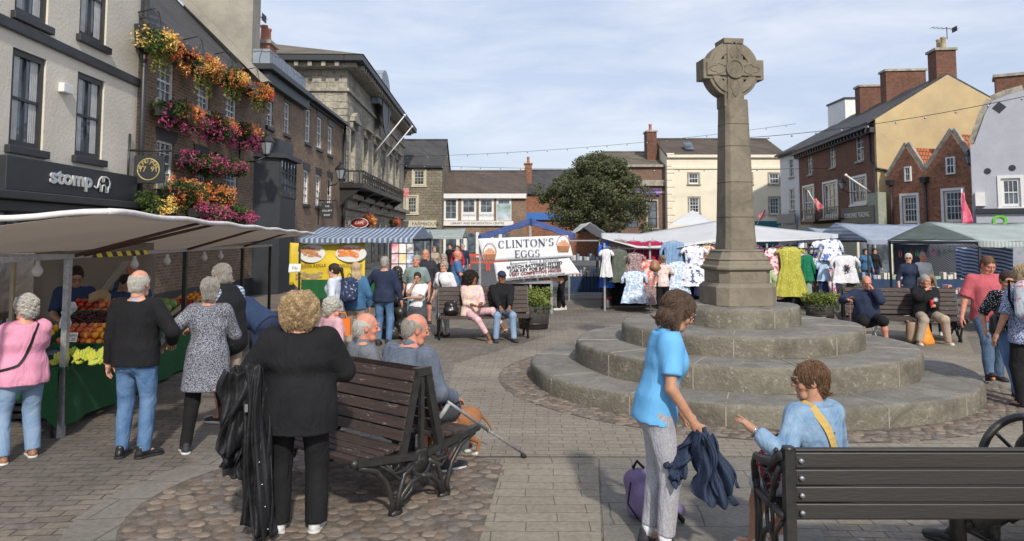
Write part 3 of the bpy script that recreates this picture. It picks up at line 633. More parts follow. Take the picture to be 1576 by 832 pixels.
r = Q.rect(765,313,786,338); b = MB(); b.box(r[0], r[1], .0, .03, r[2], r[3]); b.build('window_poster', mat('poster_mural', (.12,.28,.2), .6, col2=(.55,.6,.7), scale=.9), Q.root)
b = MB(); zq = r[2]-1.2
for px in (684,705,716,735,757,770): u = Q.uz(px, 360)[0]; b.box(u-.16, u+.16, -.2, -.005, 0, zq)
b.build('shop_front', M_wht, Q.root); b = MB(); b.box(.2, Q.L-1.6, -.05, -.006, .3, zq-.1); b.build('shop_window', M_glass, Q.root)
A, B_ = fb(810, 962, 77)
Q = Bld('red_shop', 'red brick shop with slate roof and a chimney behind the tree', 'building', A, B_, 9, 0, P(830,296,77).z, M_red2, P(830,263,81).z)
Q.walls(); Q.roof(M_slate, .2, gut=M_greyp); Q.chimney(.25, 2, .75, .75, Q.z1, P(810,251,79).z, M_red2, 1, M_red2)
b = MB(); r = Q.rect(809,327,840,338); b.box(r[0], r[1]+5, -.3, -.004, r[2], r[3]); b.build('shop_sign', mat('blue_sign', (.03,.16,.5), .5), Q.root)
A, B_ = fb(940, 1029, 67)
Q = Bld('bank_building', 'brick building with stone band and a purple sign beside the tree', 'building', A, B_, 12, 0, P(990,255,67).z, brickmat('pale_red_brick', (.26,.15,.105), (.19,.115,.085), (.25,.2,.16), .235, .082, .012), P(990,236,73).z)
Q.window((997,309,1011,350), 1, 3, M_greyp, surround=M_stonet); Q.window((962,309,982,350), 2, 3, M_greyp); Q.walls(); Q.roof(M_slate3, 0)
Q.band('cornice', P(990,257,67).z, P(990,255,67).z+.1, .3, M_stonet); Q.band('stone_band', P(990,286,67).z, P(990,277,67).z, .25, M_stonet)
b = MB(); r = Q.rect(974,291,1015,300); b.box(r[0], r[1], -.2, -.004, r[2], r[3]); fs = b.build('banner_sign', mat('purple_sign', (.12,.04,.35), .5), Q.root)
text('lettering', 'Personalised Gifts & Keepsakes', .26, M_wht, frame(((r[0]+r[1])/2,-.206,(r[2]+r[3])/2), rt, up), fs, .004)
A, B_ = fb(1028, 1212, 66)
Q = Bld('cream_building', 'wide three storey cream stucco building behind the clothes stall', 'building', A, B_, 10, 0, P(1110,239,66).z, M_creamw, P(1110,216,71).z)
for r in ((1060,267,1075,282),(1122,267,1134,282),(1145,267,1157,282),(1184,267,1199,282),(1061,304,1076,327),(1122,304,1134,329),(1146,304,1157,329),(1185,304,1199,329)): Q.window(r, 3, 2 if r[1] < 290 else 4, M_wht, surround=M_stonet, fw=.08)
Q.walls(); Q.roof(M_slate2, .1); Q.band('cornice', Q.z1-.2, Q.z1+.05, .25, M_creamw); zz = P(1110,258,66).z; Q.band('string_course', zz-.1, zz+.1, .1, M_creamw)
b = MB()
for i in range(14): b.box(-.04, .45+.2*(i % 2), -.06, -.003, .8+i*.62, .8+i*.62+.54)
b.build('quoins', M_creamw, Q.root, bevel=.02)
Q.chimney(-.7, 4, .9, 1.6, Q.z1-2, P(1019,202,70).z, M_red, 1); Q.chimney(Q.uz(1150,200)[0], 4.4, .95, 1.2, Q.z1+.6, P(1150,200,70.4).z, M_red, 2, M_red)
b = MB(); u, z = Q.uz(1065, 234); b.obox((u,1.35,Q.z1+1.02),(.4,0,0),(0,.5,.4),(0,-.03,.05)); b.build('skylight', M_glass, Q.root)
b = MB(); r = Q.rect(1160,340,1207,357); b.box(r[0], r[1], -.3, -.004, 0, r[3]); b.build('shop_front', mat('teal_paint', (.02,.16,.20), .5), Q.root)
# ---- right row ----
def seg(pa, Ya, pb_, Yb): a, c = P(pa, 350, Ya), P(pb_, 350, Yb); return (a.x, Ya), (c.x, Yb)
A, B_ = seg(1203, 62.2, 1232, 58)
Q = Bld('narrow_white_house', 'narrow white painted house at the end of the right hand row', 'building', A, B_, 10, 0, P(1217,233,60).z, mat('white_wall', (.60,.62,.65), .85, var=.12, scale=1), P(1217,233,60).z+2.6)
Q.window((1214.5,244,1221.5,272), 2, 4, sill=M_stonet); Q.window((1215,290,1223,323), 2, 4, sill=M_stonet); Q.walls(); Q.roof(M_slate, .3, gut=M_greyp)
Q.chimney(1.0, 5, 3.4, 1.2, Q.z1+1, P(1273,158,62).z, M_wht, 0, M_greyp)
b = MB(); r = Q.rect(1203,329,1231,343); b.box(r[0], r[1], -.3, -.004, 0, r[3]-.9); b.box(r[0], r[1], -.4, -.305, r[2], r[3]); b.build('shop_front', mat('grey_shopfront', (.22,.24,.26), .6), Q.root)
A, B_ = seg(1232, 58, 1350.5, 43)
G1 = Bld('tall_brick_house', 'tall red brick house with yellow rendered gable and slate roof', 'building', A, B_, 10, 0, P(1350,184,43).z, M_red, 1)
for r in ((1243,236,1250,268),(1277,224,1285.5,257),(1317,208,1329,247)): G1.window(r, 2, 4, sill=M_stonet)
for r in ((1237,287,1253,335),(1268,281,1289,332),(1310,273,1333.5,313)): G1.window(r, 3, 2, sill=M_wht, surround=M_wht, fw=.14)
G1.gable = None; G1.walls()
# the yellow gable faces the camera: outline from the picture on the plane of the far end wall
gI = G1.I; gp = []
def onend(px, py):
    rr = ray(px, py); a = G1.B; t_ = (a-Vector((0,0,CAMH))).dot(G1.D)/rr.dot(G1.D); q = Vector((0,0,CAMH))+rr*t_; return (q-a).dot(gI), q.z
ap = onend(1455, 116); rt_ = onend(1545, 146); y_ap, z_ap = ap
k = (z_ap-G1.z1)/y_ap; dep = y_ap*2
b = MB(); b.prism([(0,0),(dep,0),(dep,G1.z1),(y_ap,z_ap),(0,G1.z1)], G1.L, G1.L+.25, 'x'); b.build('gable_wall', M_yel, G1.root)
b = MB(); b.prism([(-.45,G1.z1-.45*k),(y_ap,z_ap),(y_ap,z_ap+.14),(-.45,G1.z1-.45*k+.14)], -.1, G1.L+.2, 'x'); b.prism([(dep,G1.z1),(dep,G1.z1+.14),(y_ap,z_ap+.14),(y_ap,z_ap)], -.1, G1.L+.2, 'x'); b.build('roof', M_slate, G1.root)
b = MB(); b.box(-.1, G1.L+.2, -.6, -.42, G1.z1-.5, G1.z1-.34); b.box(-.1, G1.L+.2, -.3, -.003, G1.z1-.75, G1.z1-.45)
for i in range(26): u = .2+i*G1.L/26; b.box(u, u+.18, -.42, -.3, G1.z1-.7, G1.z1-.4)
b.build('eaves_cornice', M_black, G1.root)
G1.chimney(G1.L-.35, y_ap, 1.05, 1.1, z_ap-.6, P(1455,83,44).z, M_red, 2, M_stonet, mat('buff_pot', (.42,.33,.2), .9))
def chim_px(x0, x1, y0, y1, Yd, m, pots=0, cap=None):
    a_ = P(x0,(y0+y1)/2,Yd); c_ = P(x1,(y0+y1)/2,Yd); ctr = (a_+c_)/2; lo = Matrix.Rotation(-G1.rz, 4, 'Z') @ (Vector((ctr.x,ctr.y,0))-G1.A)
    G1.chimney(lo.x, lo.y, .95, (c_-a_).length*.93, P(x0,y1,Yd).z-2.2, P(x0,y0,Yd).z, m, pots, cap)
chim_px(1358, 1421, 108, 140, 49, M_red, 0); chim_px(1319, 1358, 132, 165, 53, M_red, 0)
b = MB(); r = G1.rect(1233,320,1290,337, .8); b.box(r[0], r[1], -.8, -.004, r[2]-.1, r[2]); b.box(r[0], r[1], -.8, -.76, r[3]-.06, r[3])
for i in range(24): x = r[0]+(r[1]-r[0])*i/23; b.box(x-.015, x+.015, -.79, -.76, r[2], r[3]-.06)
b.build('balcony_railing', M_iron, G1.root)
M_sage = mat('sage_paint', (.30,.33,.25), .6); M_dgs = mat('dark_green_sign', (.10,.11,.09), .5)
b = MB(); r = G1.rect(1294,318,1345,344, .5); b.box(r[0], r[1], -.5, -.004, r[2], r[3]); fs = b.build('shop_sign', M_dgs, G1.root)
text('lettering', 'YORKSHIRE TRADING', (r[1]-r[0])/13, M_wht, frame(((r[0]+r[1])/2,-.506,(r[2]+r[3])/2), rt, up), fs, .004)
b = MB(); b.box(r[1]-1, r[1]+.5, -.45, -.005, 0, r[3]+.7); b.box(0, r[1]-1.02, -.2, -.006, 0, 2.9); b.build('shop_front', M_sage, G1.root)
b = MB(); r = G1.rect(1239,328,1255,341, .9); b.box(r[0], r[1], -.95, -.88, r[2], r[3]); hs = b.build('hanging_board', M_black, G1.root); text('lettering', 'SHOPLEY', .3, M_wht, frame(((r[0]+r[1])/2,-.956,(r[2]+r[3])/2), rt, up), hs, .004)
# white flagpole leaning out
ua_, za_ = G1.uz(1344, 298); b = MB(); la = Vector((ua_,0,za_)); b.tube([la, la+Vector((0,-1.5,1.1))], .05, 8); b.sphere(la+Vector((0,-1.5,1.1)), .09); b.build('flagpole', M_wht, G1.root)
b = MB(); b.tube([(G1.L-.5,-.1,G1.z1-.4),(G1.L-.5,-.1,6.4),(G1.L+.35,-.05,5.9),(G1.L+.35,3,5.2)], .07, 8); b.tube([(G1.L+.2,-.1,0),(G1.L+.2,-.1,6)], .07, 8); b.build('drainpipe', M_black, G1.root)
# ---- small gabled brick cottages ----
A, B_ = seg(1369, 42, 1503, 37)
C = Bld('gabled_cottage', 'low orange brick cottages with two pointed gables and pantiles', 'building', A, B_, 9, 0, P(1372,272,42).z, M_red2)
for r in ((1393,256,1403,279),(1457,241,1471,268)): C.window(r, 2, 2, fw=.08, uzr=C.rect(*r))
for r in ((1389,301,1412,343),(1453,293,1482,341)): C.window(r, 4, 4, fw=.12, surround=M_wht)
small = C.wins[:2]; C.wins = C.wins[2:]; zE_ = C.z1
C.wins += [w_ for w_ in small if w_[3] < zE_]; C.walls()
g1 = C.uz(1394, 226); g2 = C.uz(1464, 205); e1 = C.uz(1369,272); m1 = C.uz(1421,258); m2 = C.uz(1503,262)
for gi, (gc, gl, gr) in enumerate(((g1, .0, m1[0]), (g2, m1[0], min(C.L, 2*g2[0]-m1[0])))):
    wn = [w_ for w_ in small if gl < (w_[0]+w_[1])/2 < gr]
    b = MB(); b.prism([(gl,zE_+.002),(gr,zE_+.002),(gc[0],gc[1])], .0, .3); gb = b.build('gable_wall', M_red2, C.root)
    for w_ in wn:   # window stands in front of the gable brick
        pass
    b = MB()
    for (xa, xb) in ((gl-.05, gc[0]), (gr+.05, gc[0])):
        b.bar((xa,.12,zE_+.05),(xb,.12,gc[1]+.18),.36,.16,(0,1,0))
    b.build('coping', M_stonet, C.root)
    rf = MB(); rf.add([(gl,.3,zE_),(gc[0],.3,gc[1]-.05),(gc[0],8,gc[1]-.05),(gl,8,zE_)], [(0,1,2,3)]); rf.add([(gr,.3,zE_),(gc[0],.3,gc[1]-.05),(gc[0],8,gc[1]-.05),(gr,8,zE_)], [(0,1,2,3)])
    rf.build('roof', M_orange, C.root, solid=.1)
for o in C.root.children:
    if o.name.startswith('window') and max(v.co.z for v in o.data.vertices) > zE_: o.location.y = -.13
b = MB()
for px in (1374, 1427): u = C.uz(px, 300)[0]; b.tube([(u,-.12,0),(u,-.12,zE_-.5)], .07, 8); b.prism([(u-.16,zE_-.5),(u+.16,zE_-.5),(u+.2,zE_-.2),(u-.2,zE_-.2)], -.3, -.02)
b.build('drainpipe', M_black, C.root)
# ---- lilac building at the right edge ----
A, B_ = seg(1499, 35.5, 1700, 33)
Q = Bld('lilac_building', 'pale lilac rendered building with curved gable at the right edge', 'building', A, B_, 9, 0, P(1499,345,35.5).z+2.8, M_lilac)
Q.window((1541,274,1571,317), 3, 2, fw=.12, surround=M_wht)
Q.z1 = Q.uz(1500,222)[1]; Q.walls()
gp = [Q.uz(*p) for p in ((1499,222),(1507,200),(1516,175),(1527,155),(1550,146),(1576,139))]
b = MB(); b.prism([(gp[0][0], Q.z1+.001), (Q.L, Q.z1+.001), (Q.L, gp[-1][1]+.5)]+[(max(.0,u), max(z, Q.z1+.002)) for u, z in gp[::-1][:-1]], .002, .35); b.build('gable_wall', M_lilac, Q.root)
b = MB()
for i in range(len(gp)-1): b.bar((gp[i][0],.15,gp[i][1]+.04),(gp[i+1][0],.15,gp[i+1][1]+.04),.5,.1,(0,1,0))
b.build('coping', M_stonet, Q.root)
b = MB()
for px, py in ((1520,263),(1558,258)): u, z = Q.uz(px, py); cyl_ring(b, .01, .14, -.03, -.002, z, 16, u)
u, z = Q.uz(1538,165); b.obox((u,-.01,z),(.14,0,.14),(-.14,0,.14),(0,.015,0)); b.build('wall_tie', M_black, Q.root)
zc_ = Q.uz(1540,325)[1]; Q.band('shop_cornice', zc_-.1, zc_+.12, .55, M_greyp, .1); Q.band('shop_fascia', zc_-.55, zc_-.102, .4, M_lilac, .1); Q.band('shop_front', 0, zc_-.552, .1, mat('pale_grey_boards', (.38,.40,.45), .6), .1)
b = MB(); r = Q.rect(1501,296,1516,317); b.box(r[0], r[1], -.3, -.004, r[2], r[3]); b.build('meter_box', M_wht, Q.root)
t = text('lettering', 'Q', .75, mat('lime_green', (.16,.6,.05), .5), frame((Q.uz(1527,345)[0]+.3,-.42,Q.uz(1527,341)[1]), rt, up), Q.root, .03, bold=.02)
Q.chimney(Q.uz(1556,130)[0]+.3, 3, 1.6, 1.2, Q.z1, P(1556,115,37).z, M_red, 0)
# ================= FOLIAGE =================
def leafmat(name, c1, c2, rough=.6):
    m, nt, b = base(name, rough, 0, .3); g = N(nt, 'ShaderNodeNewGeometry').outputs['Random Per Island']
    c = mixc(nt, g, c1, c2); o = coord(nt)
    nt.links.new(mixc(nt, 1, c, ramp(nt, noise(nt, o, 2.0, 3), .3, .7, (.7,.7,.7), (1.25,1.25,1.2)), 'MULTIPLY'), b.inputs['Base Color'])
    tr = N(nt, 'ShaderNodeBsdfTranslucent'); ms = N(nt, 'ShaderNodeMixShader', n_0=.25); nt.links.new(c, tr.inputs[0])
    nt.links.new(b.outputs[0], ms.inputs[1]); nt.links.new(tr.outputs[0], ms.inputs[2]); nt.links.new(ms.outputs[0], nt.nodes['Material Output'].inputs[0]); return m
M_leaf = leafmat('holly_leaf', (.065,.080,.036), (.145,.155,.080)); M_leaf2 = leafmat('planter_leaf', (.12,.17,.035), (.30,.34,.09)); M_leaf3 = leafmat('basket_leaf', (.035,.07,.02), (.10,.14,.035)); M_trail = leafmat('trailing_leaf', (.16,.18,.05), (.26,.24,.07))
M_fo = leafmat('orange_blossom', (.60,.13,.03), (.78,.34,.12)); M_fy = leafmat('yellow_blossom', (.9,.55,.10), (.9,.68,.25)); M_fp = leafmat('magenta_blossom', (.38,.03,.13), (.60,.14,.28)); M_fr = leafmat('coral_blossom', (.80,.10,.06), (.9,.25,.12))
M_bark = mat('bark', (.10,.08,.06), .9, bmp=.02, bs=20)
def leaves(pts, size, nrm=None, up=.0, rs=None):
    """numpy leaf quads at points; returns verts, faces"""
    rs = rs or RNG; n = len(pts); d = rs.normal(size=(n, 3)); d /= np.linalg.norm(d, axis=1)[:, None]
    if nrm is not None: d = d*.7+nrm; d /= np.linalg.norm(d, axis=1)[:, None]
    a = np.cross(d, rs.normal(size=(n, 3))); a /= np.linalg.norm(a, axis=1)[:, None]; b = np.cross(d, a)
    s = size*rs.uniform(.6, 1.25, n)[:, None]
    v = np.stack([pts-a*s, pts+b*s*.45, pts+a*s, pts-b*s*.45], 1).reshape(-1, 3)
    return v, np.arange(n*4).reshape(n, 4)
def meshnp(name, V, Fq, mats=None, parent=None, smooth=False):
    me = bpy.data.meshes.new(name); V = np.asarray(V, np.float32); Fq = np.asarray(Fq, np.int32); k = Fq.shape[1]
    me.vertices.add(len(V)); me.vertices.foreach_set('co', V.ravel()); me.loops.add(Fq.size); me.loops.foreach_set('vertex_index', Fq.ravel())
    me.polygons.add(len(Fq)); me.polygons.foreach_set('loop_start', np.arange(0, Fq.size, k, dtype=np.int32)); me.polygons.foreach_set('loop_total', np.full(len(Fq), k, np.int32))
    if smooth: me.polygons.foreach_set('use_smooth', np.ones(len(Fq), bool))
    me.update(calc_edges=True); me.validate(); return mobj(name, me, mats, parent)
def ballpts(c, r, n, rs=None, shell=.55):
    rs = rs or RNG; d = rs.normal(size=(n, 3)); d /= np.linalg.norm(d, axis=1)[:, None]; q = rs.uniform(shell**3, 1, n)**(1/3.); return np.asarray(c)+d*np.asarray(r)*q[:, None], d
def clump(name, blobs, n, size, m, parent, shell=.6):
    P_, D_ = [], []
    vol = [float(np.prod(b_[1]))**.66 for b_ in blobs]; t = sum(vol)
    for b_, v in zip(blobs, vol):
        p, d = ballpts(b_[0], b_[1], max(4, int(n*v/t)), shell=shell); P_.append(p); D_.append(d)
    p = np.concatenate(P_); d = np.concatenate(D_); v, f = leaves(p, size, d*.6); return meshnp(name, v, f, m, parent)
# the holm oak in the middle
YT = 43; tb = P(924, 372, YT); tree = thing('street_tree', 'round evergreen tree standing in front of the brick bank building', 'tree', (tb.x, YT, 0))
b = MB(); b.tube([(0,0,0),(.05,0,1.4),(0,.05,2.4),(-.1,0,4.5)], [.30,.24,.2,.08], 10)
for i in range(9): a = i*.7; b.tube([(0,0,1.5+.15*i),(math.cos(a)*.9,math.sin(a)*.9,2.6+.2*i),(math.cos(a)*1.9,math.sin(a)*1.8,3.3+.25*i)], [.12,.08,.03], 6)
b.build('trunk', M_bark, tree)
blobs = []; ctop = P(918,231,YT).z; cb = 1.9
hw_ = (P(1000,300,YT).x-P(838,300,YT).x)/2
rs = np.random.RandomState(12)
for i in range(150):
    a = rs.uniform(0, 2*PI); t = rs.uniform(0, 1)**.8; z = cb+.5+(ctop-cb-1.0)*t
    prof = math.sin(PI*min(1, (t*.80+.20)))**.55 if t < 1 else .3
    rr = (hw_-.30)*1.14*prof*math.sqrt(rs.uniform(.25, 1))*(1+.16*math.sin(a*3+z)); q = rs.uniform(.28, .72)
    blobs.append(((rr*math.cos(a), rr*math.sin(a), z), (q, q, q*.8)))
p_, d_ = [], []
for c, r in blobs:
    a, d = ballpts(c, r, 230, rs, .35); p_.append(a); d_.append(d)
v, f = leaves(np.concatenate(p_), .085, np.concatenate(d_)*.5, rs=rs); meshnp('crown', v, f, M_leaf, tree)
# inner darker mass of twigs
v, f = leaves(np.concatenate([ballpts((0,0,(ctop+cb)/2), (hw_*.72, hw_*.72, (ctop-cb)/2*.80), 3000, rs, .2)[0]]), .13, rs=rs); meshnp('inner_foliage', v, f, M_leaf, tree)
# ---------- hanging baskets and window boxes ----------
def basket(bd, px, py, wpx, cols, trail=True, off=.55, box=False, lab='', n=1, hpx=None):
    u, z = bd.uz(px, py, off); Yd = bd.world(u, -off, z).y; rw = wpx/1150*Yd/2*1.0; rh = (hpx or wpx*.75)/1150*Yd/2
    ru = abs(bd.uz(px+wpx/2, py, off)[0]-bd.uz(px-wpx/2, py, off)[0])/2
    rw = min(ru, .75) if not box else min(ru, 1.5)
    ry = .42 if not box else .3
    o = thing('flower_box' if box else 'hanging_basket', lab, 'flower box' if box else 'hanging basket', bd.world(u, -off, z), bd.rz, 'flower displays on the pub front' if bd is Pb else 'hall flower baskets')
    b = MB()
    if box: b.prism([(-.12,-.12),(.12,-.12),(.16,.1),(-.16,.1)], -rw*.85, rw*.85, 'x')
    else: b.lathe([(.02,-.28),(.14,-.22),(.22,-.08),(.24,0)], 14)
    if not box: b.tube([(0,off-.05,.75),(0,.1,.85),(0,0,.72)], .015, 6); [b.tube([(math.cos(a)*.23,math.sin(a)*.23,0),(0,0,.72)], .006, 4) for a in (0, 2.1, 4.2)]
    b.build('trough' if box else 'wire_bowl', M_iron, o)
    bl = [((RNG.uniform(-rw*.75, rw*.75), RNG.uniform(-.2,.2), RNG.uniform(-rh*.4, rh*.5)), (.28,.26,.24)) for _ in range(5 if not box else 9)]
    clump('foliage', bl, 1500 if not box else 2000, .05, M_leaf3, o, .3)
    if trail:
        pp = []
        for _ in range(26):
            x0, y0 = RNG.uniform(-rw*.45, rw*.45), RNG.uniform(-.25, .1); ln = RNG.uniform(.5, 1.35)*rh*1.4
            for k in range(26): t = k/25; pp.append((x0*(1+.2*t)+RNG.normal()*.02, y0+RNG.normal()*.02, -.1-ln*t))
        v, f = leaves(np.array(pp), .045); meshnp('trailing_foliage', v, f, M_trail, o)
    k = len(cols)
    for i, (cm, x0, x1, z0, z1) in enumerate(cols):
        pts = []
        for _ in range(int(9+ (13 if box else 16)*(x1-x0)*(z1-z0))):
            cx_, cz_ = RNG.uniform(x0, x1)*rw, RNG.uniform(z0, z1)*rh; q_ = max(0, 1-(cx_/rw)**2-(cz_/rh)**2)**.5; yy = (ry*q_*(1 if RNG.uniform() < .3 else -1) if not box else -.08-.22*q_)+RNG.normal()*.04
            pts.append(np.array((cx_, yy, cz_))+RNG.normal(size=(11, 3))*.045)
        v, f = leaves(np.concatenate(pts), .042, np.array((0, -.5, .3))); meshnp('blossoms', v, f, cm, o)
    return o
O_, Y_, PK, CO = M_fo, M_fy, M_fp, M_fr
basket(Pb, 244, 68, 62, [(Y_,-1,.05,-.6,.7),(O_,.0,1,-.8,1)], lab='hanging basket with yellow and orange begonias beside the drainpipe')
basket(Pb, 310, 104, 60, [(O_,-1,1,-.8,.9),(Y_,-.8,.3,-.4,.4)], lab='large orange hanging basket above the middle upstairs window')
basket(Pb, 355, 122, 48, [(O_,-1,1,-.7,.9),(Y_,-.6,.6,-.6,.5)], lab='orange and yellow hanging basket above the third upstairs window')
basket(Pb, 396, 143, 40, [(O_,-1,1,-.7,.8),(CO,.2,1,-.6,.2)], lab='small orange hanging basket at the far end of the pub')
basket(Pb, 281, 182, 74, [(O_,-.7,.7,-.1,.9),(PK,-1,1,-1,.3)], False, .35, True, 'window box of orange and magenta flowers under the first upstairs window', hpx=50)
basket(Pb, 333, 198, 56, [(O_,-.6,.9,.0,.9),(PK,-1,1,-1,.3)], False, .35, True, 'window box of magenta flowers under the middle upstairs window', hpx=46)
basket(Pb, 377, 209, 44, [(O_,-.6,.6,.1,.9),(PK,-1,1,-1,.4)], False, .35, True, 'window box of magenta and coral flowers under the third upstairs window', hpx=44)
basket(Pb, 306, 250, 62, [(PK,-1,1,-.7,.7)], False, .35, True, 'loose magenta flower box over the middle ground floor window', hpx=36)
basket(Pb, 352, 257, 50, [(PK,-1,1,-.6,.6)], False, .35, True, 'small loose pink flower box over the far ground floor window', hpx=30)
basket(Pb, 291, 299, 64, [(O_,-1,1,-.8,.9)], True, .5, True, 'bright orange begonia trough beside the hanging pub sign', hpx=44)
basket(Pb, 334, 303, 44, [(O_,-1,1,-.8,.8)], True, .5, True, 'bright orange begonia trough left of the red framed window', hpx=44)
basket(Pb, 323, 328, 56, [(PK,-1,1,-.8,.8)], False, .8, True, 'low magenta flower trough below the orange begonias', hpx=34)
basket(Pb, 234, 315, 40, [(Y_,-.5,.5,-.5,.5)], True, .5, False, 'straggly green basket below the hanging pub sign', hpx=44)
basket(Pb, 369, 331, 36, [(PK,-.8,1,-.8,.3)], False, .8, True, 'green and pink trough near the dark bay window', hpx=30)
basket(H, 566, 341, 34, [(CO,-1,1,-.6,.8),(Y_,-.6,.6,-.5,.5)], False, 1.0, False, 'hanging basket with coral flowers at the left of the hall', hpx=30)
basket(H, 606, 345, 28, [(CO,-1,1,-.6,.8)], False, 1.0, False, 'green hanging basket nearer the far end of the hall', hpx=26)
# ---------- lamps, signs ----------
M_lglass = mat('lantern_glass', (.30,.33,.36), .15, spec=.8)
def lantern(bd, px, py, s, lab, off=.9):
    u, z = bd.uz(px, py, off); o = thing('wall_lantern', lab, 'lantern', bd.world(u, 0, z), bd.rz, 'wall lanterns around the square'); b = MB()
    b.tube([(0,0,-.5*s),(0,-off*.6,-.45*s),(0,-off,-.25*s)], .03*s, 6); b.tube([(0,-.02,-.9*s),(0,-.02,.2*s)], .03*s, 6); b.build('bracket', M_iron, o)
    b = MB(); c = (0,-off,0)
    b.lathe([(.05*s,-.25*s),(.13*s,-.22*s),(.12*s,-.19*s)], 6, c); b.lathe([(.25*s,.20*s),(.27*s,.23*s),(.10*s,.42*s),(.06*s,.44*s),(.07*s,.5*s),(.01*s,.6*s)], 6, c, smooth=False)
    for k in range(6): a = k*PI/3; b.tube([(.12*s*math.cos(a),-off+.12*s*math.sin(a),-.2*s),(.24*s*math.cos(a),-off+.24*s*math.sin(a),.21*s)], .012*s, 4)
    b.build('lantern_frame', M_iron, o); b = MB(); b.lathe([(.115*s,-.19*s),(.225*s,.2*s)], 6, c, smooth=False); b.build('lantern_glass', M_lglass, o)
lantern(By, 411, 228, .95, 'black iron wall lantern beside the dark bay window')
lantern(T3, 524, 268, 1.15, 'black iron lantern on the corner of the brick house before the hall', .6)
lantern(C, 1491, 246, .9, 'black iron lantern between the cottages and the lilac building')
lantern(G1, 1296, 286, .9, 'black iron lantern over the tall brick house balcony')
def hangsign(bd, r, lab, txt, off=1.1, ring=False):
    u, z0 = bd.uz((r[0]+r[2])/2, r[3], off/2+.2); z1 = bd.uz((r[0]+r[2])/2, r[1], off/2+.2)[1]; Yd = bd.world(u, -.5, 1).y
    w_ = (r[2]-r[0])/1150*Yd; o = thing('hanging_sign', lab, 'sign', bd.world(u, 0, z0), bd.rz); h = z1-z0
    b = MB(); b.box(-.04, .04, -.15-w_, -.15, 0, h); bd_ = b.build('board', M_greyp, o, bevel=.01)
    b = MB(); b.tube([(0,0,h+.12),(0,-w_-.3,h+.12)], .03, 6); b.tube([(0,0,-.3),(0,-.03,h+.5)], .03, 6); b.tube([(0,-.3,h+.12),(0,-.3,h)], .015, 4); b.tube([(0,-w_,h+.12),(0,-w_,h)], .015, 4); b.build('bracket', M_iron, o)
    F_ = frame((-.046,-.15-w_/2,h/2), (0,-1,0), (0,0,1))
    gold = mat('gold_paint', (.50,.40,.16), .5)
    if ring:
        b = MB(); b.tube([(-.046,-.15-w_/2+w_*.36*math.cos(a/12*PI),h/2+w_*.36*math.sin(a/12*PI)) for a in range(25)], .014, 6); b.build('ring', gold, bd_)
        s = 'BLIND JACKS'
        for i, ch in enumerate(s):
            a = PI*.93-PI*.86*i/(len(s)-1); c_ = Vector((-.046,-.15-w_/2+(-1)*-0+(-math.cos(a))*w_*.28, h/2+math.sin(a)*w_*.28))
            if ch != ' ': text('lettering', ch, .14, gold, frame(c_, Vector((0,-math.sin(a),-math.cos(a)))*1.0 if False else Vector((0,-math.sin(a),-math.cos(a))), Vector((0,-math.cos(a),math.sin(a)))), bd_, .003)
        text('lettering', '17  91', .17, gold, F_, bd_, .003)
    else:
        for k, t_ in enumerate(txt): text('lettering', t_, h*.16, M_wht, frame((-.046,-.15-w_/2,h*(.78-.28*k)), (0,-1,0), (0,0,1)), bd_, .003)
    return o
hangsign(Pb, (224,239,270,282), 'square black hanging pub sign with a gold ring of letters', None, ring=True)
hangsign(T3, (505,312,523,336), 'small black and white hanging sign before the stone hall', ['THE', 'GALLERY', 'SHOP'])
u, z = H.uz(553, 343, .7); o = thing('oval_sign', 'red oval sign with white rim beside the hall flower basket', 'sign', H.world(u,-.7,z), 0); b = MB(); b.lathe([(.01,-.03),(.5,-.03),(.5,.03),(.01,.03)], 24); b.M = None
b.v = [(x*1.0, z_*1, y*.55) for x, y, z_ in b.v]; bb_ = b.build('board', mat('red_sign', (.35,.04,.03), .5), o); b = MB(); b.tube([(.5*math.cos(a/12*PI),-.04,.28*math.sin(a/12*PI)) for a in range(25)], .025, 6); b.build('rim', M_wht, bb_); text('lettering', 'CAFE', .22, M_wht, frame((0,-.04,0),(1,0,0),(0,0,1)), bb_)
def flag(nm, pts, m, lab, poleto=None):
    o = thing(nm, lab, 'flag', pts[0]); b = MB(); p = [Vector(q)-Vector(pts[0]) for q in pts]
    b.sheet(lambda u, v: (p[0]*(1-u)+p[1]*u)*(1-v)+(p[3]*(1-u)+p[2]*u)*v+Vector((0,.08*math.sin(u*7+v*5),0)), 10, 10); b.build('cloth', m, o, solid=.01)
    if poleto is not None: b = MB(); b.tube([Vector(poleto[0])-Vector(pts[0]), Vector(poleto[1])-Vector(pts[0])], .03, 6); b.build('pole', M_wht, o)
M_pinkf = mat('pink_flag', (.65,.04,.14), .7, col2=(.7,.3,.35), scale=1.5); M_redf = mat('red_flag', (.6,.05,.07), .7, col2=(.7,.5,.5), scale=3)
flag('flag', [P(1480,296,35), P(1484,297,35), P(1497,342,35), P(1480,348,35)], M_pinkf, 'tall pink flag hanging in front of the cottages', (P(1480,290,35.2), P(1480,358,35.2)))
flag('flag', [P(1252,306,46), P(1257,305,46), P(1268,320,46), P(1258,325,46)], M_redf, 'small red and white flag before the tall brick house', (P(1243,292,46.2), P(1262,326,46.2)))
flag('flag', [P(1168,330,60), P(1178,322,60), P(1181,330,60), P(1167,341,60)], M_redf, 'red pennant flag in front of the cream building', (P(1180,318,60.1), P(1165,345,60.1)))
flag('flag', [P(621,289,66), P(629,289,66), P(629,303,66), P(621,303,66)], M_redf, 'pink and white banner at the end of the hall balcony')
